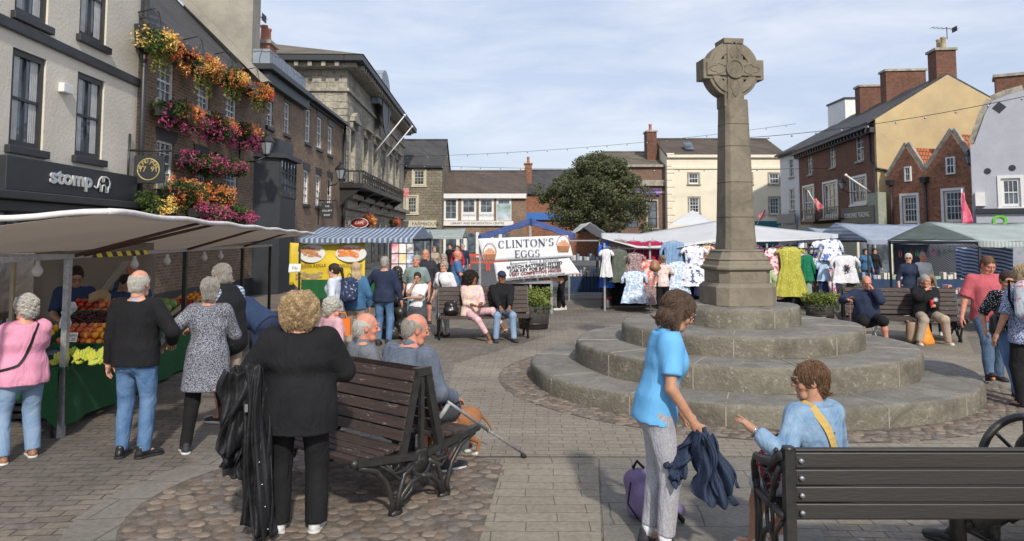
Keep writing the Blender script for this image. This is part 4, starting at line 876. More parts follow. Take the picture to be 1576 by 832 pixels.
# TV aerials
def aerial(px, py, Y, w_, lab, z0):
    p = P(px, py, Y); o = thing('tv_aerial', lab, 'aerial', (p.x, Y, z0)); h = p.z-z0; b = MB(); b.tube([(0,0,0),(0,0,h)], .025, 5); b.build('mast', M_greyp, o)
    b = MB(); b.tube([(-w_*.6,0,h-.05),(w_*.4,0,h-.15)], .018, 5)
    for i in range(7): x = -w_*.6+w_*i/6; b.tube([(x,-.25,h-.05-.1*i/6),(x,.25,h-.05-.1*i/6)], .01, 4)
    b.box(w_*.3, w_*.32, -.25, .25, h-.3, h); b.build('antenna_bars', M_greyp, o)
aerial(1457, 41, 43.8, 1.5, 'television aerial on the tall yellow house chimney', P(1455,60,43.8).z)
aerial(397, 22, 29, .8, 'television aerial beside the grey chimney stack above the pub', P(397,72,29).z)
# festoon lights
def festoon(pa, Ya, pb_, Yb, n, lab, sag=.5):
    a, c = P(*pa, Ya), P(*pb_, Yb); o = thing('festoon_lights', lab, 'string lights', a); b = MB(); f = lambda t: (c-a)*t-Vector((0,0,4*sag*t*(1-t)))
    b.tube([f(t/24) for t in range(25)], .014, 4); b.build('cable', M_greyp, o)
    for i in range(n):
        p = f((i+.5)/n); b = MB(); b.sphere((p.x,p.y,p.z-.09), .055, 8, 5); b.build('bulb', M_lglass, o)
festoon((612,241), 60, (1225,190), 60, 20, 'higher string of bulbs across the back of the square')
festoon((612,253), 66, (1320,258), 50, 20, 'lower string of bulbs across the back of the square', .25)
festoon((1100,214), 40, (1600,143), 30, 12, 'string of bulbs crossing in front of the yellow gable', .35)
# ================= CANOPIES / STALLS =================
def stripemat(name, c1, c2, n, ax='u', rough=.75, trans=.5, diag=0):
    m, nt, b = base(name, rough); uv = N(nt, 'ShaderNodeTexCoord').outputs['UV']; s = N(nt, 'ShaderNodeSeparateXYZ'); nt.links.new(uv, s.inputs[0])
    k = N(nt, 'ShaderNodeMath', operation='MULTIPLY_ADD', n_1=float(n)); nt.links.new(s.outputs[0 if ax == 'u' else 1], k.inputs[0])
    if diag: d = N(nt, 'ShaderNodeMath', operation='MULTIPLY', n_1=float(diag)); nt.links.new(s.outputs[1 if ax == 'u' else 0], d.inputs[0]); nt.links.new(d.outputs[0], k.inputs[2])
    fr = N(nt, 'ShaderNodeMath', operation='FRACT'); nt.links.new(k.outputs[0], fr.inputs[0])
    c = mixc(nt, ramp(nt, fr.outputs[0], .45, .5), c1, c2); c = mixc(nt, 1, c, ramp(nt, noise(nt, coord(nt), 3, 4), .3, .7, (.82,.82,.82), (1,1,1)), 'MULTIPLY'); nt.links.new(c, b.inputs['Base Color'])
    bump(nt, b, noise(nt, coord(nt), 5, 3), .03)
    tr = N(nt, 'ShaderNodeBsdfTranslucent'); ms = N(nt, 'ShaderNodeMixShader', n_0=trans); nt.links.new(c, tr.inputs[0]); nt.links.new(b.outputs[0], ms.inputs[1]); nt.links.new(tr.outputs[0], ms.inputs[2]); nt.links.new(ms.outputs[0], nt.nodes['Material Output'].inputs[0]); return m
M_bstr = stripemat('blue_striped_canvas', (.72,.77,.84), (.20,.30,.50), 22); M_gstr = stripemat('green_striped_canvas', (.74,.78,.76), (.52,.62,.60), 40); M_bstr2 = stripemat('blue_striped_canvas_fine', (.72,.77,.84), (.42,.50,.66), 30, 'v')
M_wcan = mat('white_canvas', (.74,.75,.76), .7, var=.12, scale=1.5, bmp=.03, bs=4, trans=.3); M_bcan = mat('blue_canvas', (.03,.06,.22), .6, col2=(.05,.10,.30), scale=2, bmp=.03, bs=5, trans=.15)
M_beige = mat('beige_canvas', (.56,.51,.46), .85, col2=(.47,.43,.385), scale=.8, bmp=.03, bs=3, trans=.58); M_galv = mat('galvanised_steel', (.42,.43,.44), .45, .6, var=.35, scale=25, bmp=.001, bs=80); M_rust = mat('rusty_steel', (.10,.045,.03), .8, col2=(.06,.03,.022), scale=12); M_dsteel = mat('dark_steel', (.06,.06,.065), .5, .5, var=.3, scale=10)
M_turf = mat('artificial_grass', (.012,.10,.03), .9, col2=(.02,.16,.05), scale=60, bmp=.02, bs=260)
def quadsheet(b, a, c, d, e, sag=0, nu=14, nv=8, amp=.02, fr=9):
    a, c, d, e = map(Vector, (a, c, d, e)); ph = random.random()*6
    b.sheet(lambda u, v: (a*(1-u)+c*u)*(1-v)+(e*(1-u)+d*u)*v+Vector((0,0,-sag*4*(u*(1-u))*(1-(1-v)**2 if sag > 0 else 1)+amp*math.sin(u*fr+ph)*math.sin(v*PI)+amp*.5*math.sin(u*fr*2.3+v*4+ph))), nu, nv)
def stallbox(name, lab, x0, x1, y0, y1, zf, zr, m, valance=.12, poles=True, ridge='x', counter=None, group=None, zb=None, polem=None, sag=.05, ends=True):
    """pitched market stall in world axes"""
    o = thing(name, lab, 'market stall', ((x0+x1)/2, (y0+y1)/2, 0), 0, group); cx_, cy_ = (x0+x1)/2, (y0+y1)/2; X0, X1, Y0, Y1 = x0-cx_, x1-cx_, y0-cy_, y1-cy_; zb = zb or zf
    b = MB()
    if ridge == 'x':
        quadsheet(b, (X0,Y0,zf), (X1,Y0,zf), (X1,0,zr), (X0,0,zr), sag); quadsheet(b, (X0,Y1,zb), (X1,Y1,zb), (X1,0,zr), (X0,0,zr), sag)
        if valance: quadsheet(b, (X0,Y0-.01,zf-valance), (X1,Y0-.01,zf-valance), (X1,Y0,zf), (X0,Y0,zf), 0)
        if ends:
            for X in (X0, X1): b.add([(X,Y0,zf),(X,Y1,zb),(X,0,zr)], [(0,1,2)], [(0,0),(1,0),(.5,.15)])
    else:
        quadsheet(b, (X0,Y0,zf), (0,Y0,zr), (0,Y1,zr), (X0,Y1,zf), sag); quadsheet(b, (0,Y0,zr), (X1,Y0,zf), (X1,Y1,zf), (0,Y1,zr), sag)
        if valance: quadsheet(b, (X0,Y0,zf-valance), (X0,Y1,zf-valance), (X0,Y1,zf), (X0,Y0,zf), 0)
    b.build('canopy', m, o, solid=.006)
    if poles:
        n = max(1, round((X1-X0)/2.6))
        for i in range(n+1):
            for Y in (Y0+.05, Y1-.05):
                b = MB(); X = X0+.05+(X1-X0-.1)*i/n; b.box(X-.022, X+.022, Y-.022, Y+.022, 0, zf-.02); b.build('pole', polem or M_galv, o)
        b = MB(); 
        for Y in (Y0+.05, Y1-.05): b.box(X0, X1, Y-.02, Y+.02, zf-.09, zf-.05)
        for X in (X0+.05, X1-.05): b.box(X-.02, X+.02, Y0, Y1, zf-.045, zf-.005)
        b.build('top_rail', polem or M_galv, o)
    if counter:
        z, cm = counter; b = MB(); b.box(X0+.1, X1-.1, Y0+.1, Y0+1.0, z-.04, z); b.build('counter', M_dsteel, o); b = MB(); 
        b.sheet(lambda u, v: (X0+.1+(X1-X0-.2)*u, Y0+.085-.012*math.sin(u*70), z*.35+(z*.65)*v), 80, 3); b.build('table_cloth', cm, o)
    return o
M_navycl = mat('navy_cloth', (.02,.05,.12), .8); M_blackcl = mat('black_cloth', (.015,.015,.018), .85, bmp=.02, bs=8)
# --- fruit and veg stall on the left ---
def row(Y, off=0): return Vector((-(3.64+.113*Y)+off, Y, 0))
o = FS = thing('market_stall', 'long fruit and vegetable stall under beige canvas with artificial grass skirts', 'market stall', row(7.6))
OF = Vector(FS.location)
def L_(v, z=0): return Vector((v.x, v.y, z))-OF
b = MB(); b.sheet(lambda u, v: L_(row(6.25+u*11.6, .95-2.9*v), 2.20-.035*u*4-(.36*v if v < .5 else .18+.40*(v-.5))+.025*math.sin(u*40)*math.sin(v*3)), 60, 10); b.build('canopy', M_beige, FS, solid=.005)
b = MB(); pts = [L_(row(6.25+t*11.6/40, .97), 2.21-.035*4*t/40+.01*math.sin(t*1.1)) for t in range(41)]; b.tube(pts, .028, 8); b.build('canopy_edge', mat('white_webbing', (.78,.74,.72), .7, var=.2, scale=10), FS)
b = MB(); b.tube([L_(row(6.25,.97),2.21)+Vector((-x*.2,0,-.012*x+.008*math.sin(x*1.3))) for x in range(16)], .026, 8); b.build('canopy_edge', mat('white_webbing', 0), FS)
b = MB(); zt_ = 1.80
b.bar(L_(row(3.6),zt_), L_(row(17.5),zt_), .045, .045); b.bar(L_(row(7.6),zt_-.0), L_(Vector((-9,7.6,0)),zt_), .05, .05); b.build('top_rail', M_galv, FS)
for k, Y in enumerate((7.62, 11.3, 14.8, 17.4)):
    b = MB(); q = L_(row(Y)); b.box(q.x-.028, q.x+.028, q.y-.028, q.y+.028, 0, zt_-.024); b.build('pole', M_galv if k == 0 else M_dsteel, FS)
for Y in (7.62, 11.3, 14.8):
    b = MB(); q = L_(row(Y, -2.6)); b.box(q.x-.028, q.x+.028, q.y-.028, q.y+.028, 0, 1.78); b.build('pole', M_galv, FS)
for Y, Y2 in ((7.7, 8.9), (7.9, 9.6), (11.3, 12.5), (14.8, 16)):
    b = MB(); b.tube([L_(row(Y),1.80), L_(row(Y2,.92),2.16)], .02, 6); b.build('strut', M_rust, FS)
# side table along the row and end table facing the camera
ZT = .70
b = MB(); b.prism([tuple(L_(row(7.6))[:2]), tuple(L_(row(14.2))[:2]), tuple(L_(row(14.2,-1.1))[:2]), tuple(L_(row(7.6,-1.1))[:2])], ZT-.05, ZT, 'z'); b.prism([tuple(L_(row(7.55))[:2]), tuple(L_(row(8.6))[:2]), tuple(L_(Vector((-9,8.6,0)))[:2]), tuple(L_(Vector((-9,7.55,0)))[:2])], ZT-.049, ZT-.001, 'z'); b.build('counter', M_turf, FS)
b = MB()
def drape(f, L, z0f, n=90, amp=.03):
    b.sheet(lambda u, v: f(u)+Vector((amp*math.sin(u*L*7)*(1-v), amp*math.cos(u*L*6)*(1-v), 0))+Vector((0,0,z0f(u)+(ZT+.002-z0f(u))*v)), n, 8)
drape(lambda u: L_(row(7.6+u*4.2, .03)), 4.2, lambda u: .12-.10*u)
drape(lambda u: L_(Vector((-4.5-u*.0-.0, 7.52, 0)))+Vector((-.62*u,0,0)), .6, lambda u: .10+.9*u*.5)
drape(lambda u: L_(row(12.0+u*2.4, .03)), 2.4, lambda u: .06)
drape(lambda u: L_(Vector((-5.15-u*3.6, 7.52, 0))), 3, lambda u: .52)
b.build('grass_skirt', M_turf, FS)
for q in (Vector((-4.62,7.62,0)), Vector((-6.6,7.62,0)), row(11.8,-.05), row(14.1,-.05)):
    b = MB(); p = L_(q); b.tube([p+Vector((0,0,ZT-.05)), p+Vector((.0,0,.2)), p+Vector((.05,-.03,0))], .018, 6); b.build('table_leg', M_dsteel, FS)
# canvas hung behind the traders
def hang(name, lab, a, c, z0, z1, m, cat='canvas sheet', amp=.05, n=40, grp=None, z0b=None):
    a, c = Vector(a), Vector(c); a.z = c.z = 0; o = thing(name, lab, cat, a, 0, grp); d = c-a; nrm = Vector((-d.y, d.x, 0)).normalized(); b = MB()
    b.sheet(lambda u, v: d*u+nrm*amp*math.sin(u*n*.5+2*math.sin(u*5))*(1-v*.7)+Vector((0,0,(z0+((z0b-z0)*u if z0b else 0))*(1-v)+z1*v)), n, 8); b.build('cloth', m, o, solid=.004); return o
hang('canvas_sheet', 'long beige canvas sheet hung behind the fruit traders', row(8.6,-2.5), row(16.6,-2.4), .8, 1.80, M_beige, amp=.07)
p0 = P(283,400,9.2); hang('canvas_sheet', 'twisted beige canvas tied back at the second stall post', row(10.6,-1.9), row(12.4,-.9), .75, 1.9, M_beige, amp=.12)
b = MB(); b.box(-.02,.02,-.02,.02,0,1.75); tag(b.build('wooden_post', mat('pale_wood', (.55,.45,.30), .8)), 'pale wooden post propped behind the bulb', 'post'); bpy.data.objects['wooden_post'].location = (-5.9, 8.9, 0)
tape = thing('hazard_tape', 'yellow and black striped tape wrapped on the stall rail', 'tape', P(160,393,7.62))
mh, nt_, b_ = base('hazard_tape', .6); wv = N(nt_, 'ShaderNodeTexWave', i_Scale=2.6, bands_direction='DIAGONAL'); nt_.links.new(coord(nt_), wv.inputs[0]); nt_.links.new(mixc(nt_, ramp(nt_, wv.outputs[1], .48, .52), (.02,.02,.02), (.85,.65,.05)), b_.inputs[0])
tape.location = L_(row(7.62))+OF+Vector((0,0,0)); tape.location.z = zt_
dR = (row(12)-row(8)).normalized(); b = MB(); b.bar(dR*.5, dR*2.1, .055, .055); b.build('tape', mh, tape)
for Y, of in ((7.9,-.9),(7.7,-.35),(9.6,-.1),(10.8,-.1),(12.6,-.1),(13.6,-.1)):
    q = row(Y, of); o = thing('light_bulb', 'white bulb hanging from the stall rail', 'light bulb', (q.x, q.y, 1.80), 0, 'bulbs on the fruit stall rail'); b = MB(); b.lathe([(.012,-.04),(.02,-.06),(.022,-.09),(.045,-.13),(.05,-.16),(.03,-.20),(.001,-.21)], 12); b.build('bulb_glass', M_wht, o); b = MB(); b.tube([(0,0,0),(0,0,-.06)], .015, 6); b.build('lamp_holder', M_iron, o)
# --- produce ---
M_apple = mat('apple_skin', (.42,.03,.02), .35, col2=(.60,.22,.04), scale=9); M_orng = mat('orange_peel', (.85,.34,.02), .5, col2=(.9,.42,.03), scale=8, bmp=.001, bs=200); M_ban = mat('banana_peel', (.55,.50,.06), .5, col2=(.30,.42,.06), scale=12); M_peach = mat('peach_skin', (.75,.28,.08), .6, col2=(.6,.10,.05), scale=10); M_cherry = mat('cherry_skin', (.07,.008,.012), .3); M_blueb = mat('blueberry_skin', (.03,.04,.10), .6); M_greenv = mat('green_veg', (.12,.26,.05), .6, col2=(.3,.4,.12), scale=8); M_crate = mat('cardboard', (.42,.30,.18), .85); M_gcr = mat('green_crate', (.02,.12,.06), .6); M_card = mat('white_card', (.8,.8,.78), .7); M_pepp = mat('yellow_pepper', (.85,.5,.03), .4, col2=(.8,.42,.02)); M_tom = mat('tomato_skin', (.60,.05,.02), .35); M_paper = mat('brown_paper', (.45,.32,.18), .9)
def frmesh(kind):
    b = MB()
    if kind == 'banana_bunch':
        for k in range(5):
            a = -.5+.25*k; pts = []
            for i in range(7): t = i/6*1.9-.3; pts.append((.085*math.sin(t)*math.cos(a)+.01*k, .07*a+.03*math.sin(a)*i/6, .085*(1-math.cos(t))*.6+.012*(2-abs(k-2))))
            b.tube([(x, y, z+.015) for x, y, z in pts], [.006,.014,.018,.019,.018,.013,.005], 7)
    elif kind == 'punnet': b.box(-.055,.055,-.04,.04,0,.045); [b.sphere((random.uniform(-.045,.045), random.uniform(-.03,.03), .047), .011, 6, 4) for _ in range(26)]
    elif kind == 'pepper': b.sphere((0,0,.04), .042, 10, 7, (1,1,1.1)); b.tube([(0,0,.08),(.005,0,.1)], .006, 5)
    else: r = {'apple':.037,'orange':.036,'peach':.034,'tomato':.03,'cabbage':.085}[kind]; b.lathe([(.001,r*.12),(r*.55,.0),(r*.92,r*.55),(r,r),(r*.85,r*1.55),(r*.45,r*1.88),(r*.12,r*1.78),(.001,r*1.72)], 12)
    return b
kinds = {'apple':(M_apple,'red and yellow apple in the tray'), 'orange':(M_orng,'bright orange in the fruit tray'), 'peach':(M_peach,'blushed peach in the tray'), 'tomato':(M_tom,'red tomato in the tray'), 'banana_bunch':(M_ban,'green tipped banana bunch at the stall edge'), 'punnet':(M_blueb,'blueberry punnet behind the bananas'), 'pepper':(M_pepp,'yellow pepper in a tray'), 'cabbage':(M_greenv,'round green cabbage on the side counter')}
protos = {}
def fruit(kind, x, y, z, rz=0, sc=1):
    m, lab = kinds[kind]
    if kind not in protos: o = frmesh(kind).build(kind, m); protos[kind] = o; tag(o, lab, kind.replace('_', ' '), kind.replace('_', ' ')+' display')
    else: o = protos[kind].copy(); COL.objects.link(o)
    o.location = (x, y, z); o.rotation_euler = (random.uniform(-.3,.3) if kind not in ('banana_bunch','punnet') else 0, random.uniform(-.2,.2) if kind not in ('banana_bunch','punnet') else 0, rz); o.scale = (sc,)*3
def tray(x, y, z, w_, d, tilt, m, lab, kind=None, nx=5, ny=3, sp=.075, rz=0, fill=None):
    o = thing('produce_tray', lab, 'tray', (x, y, z), rz); b = MB(Matrix.Rotation(tilt, 4, 'X')); h = .07
    b.box(0,w_,0,d,0,.008)
    for q in ((0,w_,-.008,0),(0,w_,d,d+.008),(-.008,0,0,d),(w_,w_+.008,0,d)): b.box(*q, -.001, h)
    b.build('crate', m, o); M_ = Matrix.Translation((x,y,z)) @ Matrix.Rotation(rz, 4, 'Z') @ Matrix.Rotation(tilt, 4, 'X')
    if fill: 
        b = MB(Matrix.Rotation(tilt, 4, 'X')); [b.sphere((random.uniform(.02,w_-.02), random.uniform(.02,d-.02), random.uniform(.04,.075)), .013, 6, 4) for _ in range(420)]; c = b.build('small_fruit', fill, o); tag(c, kind='stuff')
    if kind:
        for i in range(nx):
            for j in range(ny): p = M_ @ Vector((w_*(i+.5)/nx+random.uniform(-.01,.01), d*(j+.5)/ny+random.uniform(-.01,.01), .02+random.uniform(0,.015))); fruit(kind, p.x, p.y, p.z, random.random()*6)
        for i in range(nx-1):
            for j in range(ny-1): p = M_ @ Vector((w_*(i+1)/nx, d*(j+1)/ny, .075)); fruit(kind, p.x, p.y, p.z, random.random()*6)
TL = .42
def gx(px, Y): return (px-CXP)/FP*Y
yb = 7.72
for i in range(7): fruit('banana_bunch', gx(93+i*13, yb-.1)+random.uniform(-.02,.02), yb-.08+random.uniform(-.05,.05), ZT+.01+.03*(i % 2), random.uniform(-.8,.8)+1.5, 1.15)
for i in range(6): fruit('banana_bunch', gx(98+i*13, yb), yb+.06, ZT+.06, random.uniform(-.8,.8)+1.5, 1.1)
for i in range(7): fruit('punnet', gx(92+i*12, yb+.2), yb+.22+random.uniform(-.02,.02), ZT+.07, random.uniform(-.2,.2))
M_ink = mat('ink', (.05,.05,.06), .8)
tray(gx(92,7.95), 7.98, ZT+.12, .42, .36, TL, M_gcr, 'tray of red apples behind the blueberries', 'apple', 5, 4)
tray(gx(127,7.98), 7.98, ZT+.12, .42, .36, TL, M_gcr, 'tray of bright oranges beside the apples', 'orange', 5, 4)
tray(gx(105,8.4), 8.4, ZT+.27, .60, .3, TL, M_gcr, 'green tray of dark cherries above the oranges', fill=M_cherry)
tray(gx(140,8.65), 8.75, ZT+.36, .45, .3, TL, M_crate, 'tray of blushed peaches beside the cherries', 'peach', 5, 3)
tray(gx(100,8.8), 8.85, ZT+.36, .35, .3, TL, M_crate, 'small tray of tomatoes by the white bags', 'tomato', 4, 3)
tray(gx(-12,7.8), 7.85, ZT+.1, .55, .4, TL, M_gcr, 'tray of yellow peppers at the left edge', 'pepper', 6, 4)
tray(gx(-60,7.8), 7.85, ZT+.1, .38, .4, TL, M_gcr, 'tray of cherries beyond the yellow peppers', fill=M_cherry)
for k, (Y, kd) in enumerate(((9.6,'tomato'),(10.4,'apple'),(11.2,'cabbage'),(12.0,'tomato'),(12.8,'orange'),(13.4,'peach'))):
    q = row(Y, -.75); tray(q.x, q.y, ZT+.08, .55, .5, .25, M_crate, 'tray of %s on the side counter of the fruit stall' % {'tomato':'tomatoes','apple':'apples','cabbage':'cabbages','orange':'oranges','peach':'peaches'}[kd]+(' near the bending man' if Y > 11.5 else ' beside the counter post'), kd, 5 if kd != 'cabbage' else 3, 4 if kd != 'cabbage' else 2)
def pricecard(x, y, z, s, tx, lab, tilt=.3):
    o = thing('price_card', lab, 'price card', (x, y, z)); b = MB(Matrix.Rotation(-tilt, 4, 'X')); b.box(-s/2,s/2,-.002,.002,0,s*.75); c = b.build('card', M_card, o); text('lettering', tx, s*.34, M_ink, Matrix.Rotation(-tilt, 4, 'X') @ frame((0,-.003,s*.37),(1,0,0),(0,0,1)), c, .0008)
pricecard(gx(114,7.9), 7.93, ZT+.20, .13, 'Apples\n£1.20', 'white price card stuck among the red apples')
pricecard(gx(6,7.7), 7.72, ZT+.22, .17, 'GRAPES\n£2', 'white price card beside the yellow peppers')
pricecard(gx(170,8.9), 9.2, ZT+.45, .13, '£1.50', 'white price card behind the peaches')
pricecard(gx(455,19), 19, ZT+.4, .3, '50p', 'white price card on the tomatoes below the yellow banner')
for i, (px, Y) in enumerate(((110,8.6),(118,8.7),(109,8.15))):
    o = thing('plastic_bag', ['crumpled white plastic bag standing above the apples','thin white plastic bag leaning beside the crumpled one','clear plastic bag upright among the apples'][i], 'plastic bag', (gx(px,Y), Y, ZT+.32)); b = MB(); n = 12
    b.lathe([(.05,0),(.06,.05),(.035,.12),(.05,.17),(.02,.23)], 9, jit=.35, smooth=False); b.build('film', M_card, o)
o = thing('paper_bags', 'fanned brown paper bags held up beside the trader', 'paper bags', (gx(160,8.9), 8.9, ZT+.5)); b = MB(); b.sheet(lambda u, v: (.28*u-.14, .05*math.sin(u*4), .12*v+.06*math.sin(u*3.1)), 8, 3); b.build('paper', M_paper, o, solid=.006)
o = thing('price_board', 'slanted brown price board leaning at the stall', 'board', (gx(143,9.2), 9.25, ZT+.45)); b = MB(); b.bar((0,0,0),(.42,0,.55),.02,.14,(0,1,0)); b.build('board', M_beige, o)
# dark boxes below
for i, (x, y) in enumerate(((-5.4,8.2),(-6.1,8.3),(-6.9,8.1),(-7.6,8.4))):
    o = thing('storage_crate', 'dark plastic crate stored under the fruit counter', 'crate', (x, y, 0), 0, 'crates under the fruit stall'); b = MB(); b.box(0,.55,0,.4,0,.02)
    for z in (.05,.13,.21,.29): b.box(0,.55,0,.015,z,z+.05); b.box(0,.55,.385,.4,z,z+.05); b.box(0,.015,.015,.385,z,z+.05); b.box(.535,.55,.015,.385,z,z+.05)
    b.build('body', M_black, o)
o = thing('cardboard_box', 'open cardboard produce box on the ground under the side counter', 'box', (*row(10.9,-.35)[:2], 0)); b = MB(); b.box(-.2,.2,-.3,.3,.0,.01); [b.box(*q) for q in ((-.2,-.19,-.3,.3,.01,.24),(.19,.2,-.3,.3,.01,.24),(-.19,.19,-.3,-.29,.01,.24),(-.19,.19,.29,.3,.01,.24))]; b.build('body', mat('pale_box', (.5,.45,.38), .85), o)
# --- yellow banner stall and striped canopies, left middle ---
stallbox('market_stall', 'blue and white striped canopy stall behind the yellow food banner', P(460,350,21).x, P(636,350,21).x, 20.9, 26, 1.95, 2.32, M_bstr, group='striped canopy stalls', polem=M_dsteel, counter=(.8, M_turf))
stallbox('market_stall', 'green and white striped canopy stall far behind the magazine rack', P(640,350,40).x, P(716,350,40).x, 38, 43, 2.0, 2.45, M_gstr, group='striped canopy stalls', counter=(.8, M_navycl))
stallbox('market_stall', 'plain grey canopy stall joined to the left of the far striped stall', P(602,350,34).x, P(660,350,34).x, 33, 36, 1.95, 2.3, M_gstr, group='striped canopy stalls', counter=(.8, M_navycl))
M_ybn = mat('yellow_banner', (.70,.52,.03), .6, col2=(.55,.40,.03), scale=1.2, bmp=.02, bs=3)
YB = 21.2; a, c = P(446,380,YB), P(562,380,YB); zt_b, zb_b = P(500,373,YB).z, P(500,438,YB).z
o = thing('food_banner', 'yellow food banner with pictures of spring rolls and onion bhaji', 'banner', (a.x, YB, 0)); W = c.x-a.x
b = MB(); b.sheet(lambda u, v: (W*u, .04*math.sin(u*9)+.02*math.sin(v*7+u*3), zb_b+(zt_b-zb_b)*v-.05*math.sin(u*PI)*(v)), 30, 10); bn = b.build('cloth', M_ybn, o, solid=.004)
zm = P(500,408,YB).z
text('lettering', 'SPRING ROLLS', .115, mat('brown_ink', (.10,.03,.01), .7), frame((W*.30,-.07,zm),(1,0,0),(0,0,1)), bn, .002, sx=1.1)
text('lettering', 'ONION BHAJI', .115, mat('brown_ink', (.10,.03,.01), .7), frame((W*.80,-.07,zm),(1,0,0),(0,0,1)), bn, .002, sx=1.05)
def foodpic(cx_, cz, rx, rz_, m, plate):
    b = MB(); b.prism([(cx_+rx*1.15*math.cos(a/12*PI), cz-.03+rz_*1.2*math.sin(a/12*PI)) for a in range(24)], -.062, -.058); pl = b.build('printed_plate', plate, bn)
    b = MB(); [b.obox((cx_+rx*random.uniform(-.75,.75), -.066-.0003*i, cz+rz_*random.uniform(-.55,.6)), (random.uniform(.05,.11),0,random.uniform(-.03,.03)), (0,.0003,0), (0,0,.03)) for i in range(26)]; b.build('printed_food', m, pl)
foodpic(W*.30, zm+.37, .33, .22, mat('fried_rolls', (.40,.15,.06), .6, col2=(.55,.3,.15), scale=9), M_wht); foodpic(W*.82, zm+.36, .38, .2, mat('bhaji', (.65,.10,.03), .6, col2=(.8,.35,.1), scale=9), M_wht); foodpic(W*.28, zm-.36, .42, .26, mat('samosa', (.28,.2,.08), .6, col2=(.4,.3,.15), scale=9), M_ybn)
# --- magazine rack ---
q = P(620, 400, 19); o = thing('magazine_rack', 'rack of colourful magazines beside the striped canopy stall', 'rack', (q.x, 19, 0)); b = MB(); b.box(-.32,-.29,-.02,.02,0,1.9); b.box(.29,.32,-.02,.02,0,1.9); b.build('frame', M_dsteel, o)
for i in range(5):
    for j in range(3): c_ = [(.7,.1,.15),(.2,.35,.6),(.75,.72,.7),(.6,.3,.4),(.15,.15,.2),(.8,.6,.2)][(i*3+j*2) % 6]; b = MB(); b.box(-.28+.19*j,-.11+.19*j,-.03,-.01,.55+i*.26,.78+i*.26); mg = b.build('magazine', mat('magazine_%d' % ((i*3+j*2) % 6), c_, .5, col2=(.8,.78,.75), scale=9), o)
# --- egg stall ---
YE = 19.6; xl, xr = P(737,380,YE).x, P(884,380,YE).x
ES = thing('market_stall', 'egg stall with a peaked dark blue canopy', 'market stall', ((xl+xr)/2, YE+1, 0)); W2 = (xr-xl)/2; pk = P(812,336,YE).z; ez = P(740,362,YE).z
b = MB(); quadsheet(b, (-W2-.02,-1,ez), (.1,-1,pk), (.1,1.3,pk), (-W2-.02,1.3,ez), .03); quadsheet(b, (.1,-1,pk), (W2+.02,-1,ez+.05), (W2+.02,1.3,ez), (.1,1.3,pk), .05); [quadsheet(b, (x_a,-1.02,za_-.16), (x_b,-1.02,zb_-.16), (x_b,-1,zb_), (x_a,-1,za_), .0) for x_a, za_, x_b, zb_ in ((-W2-.02,ez,.1,pk),(.1,pk,W2+.02,ez+.05))]; b.build('canopy', M_bcan, ES, solid=.01)
for X in (-W2+.03, .1, W2-.6):
    b = MB(); b.box(X-.03,X+.03,-.98,-.92,0,ez if X != .1 else pk-.03); b.build('pole', M_galv, ES)
b = MB(); b.box(-W2+.6,W2-.6,-1.0,.3,.80,.84); b.box(-W2+.6,W2-.6,-1.02,-.97,.78,.86); b.build('counter', M_galv, ES); b = MB(); b.box(-W2+.65,W2-.62,-.7,.2,.1,.79); b.build('under_counter', M_blackcl, ES)
for i in range(4): o = thing('egg_tray', 'grey card egg tray on the egg stall counter', 'egg tray', (ES.location.x-.4+i*.36, YE+.05, .84), 0, 'egg trays'); b = MB(); b.box(0,.3,0,.3,0,.05); b.build('tray', M_crate, o); b = MB(); [b.sphere((.035+.046*(k % 6), .035+.046*(k//6), .06), .021, 6, 4, (1,1,1.2)) for k in range(36)]; b.build('eggs', M_peach, o)
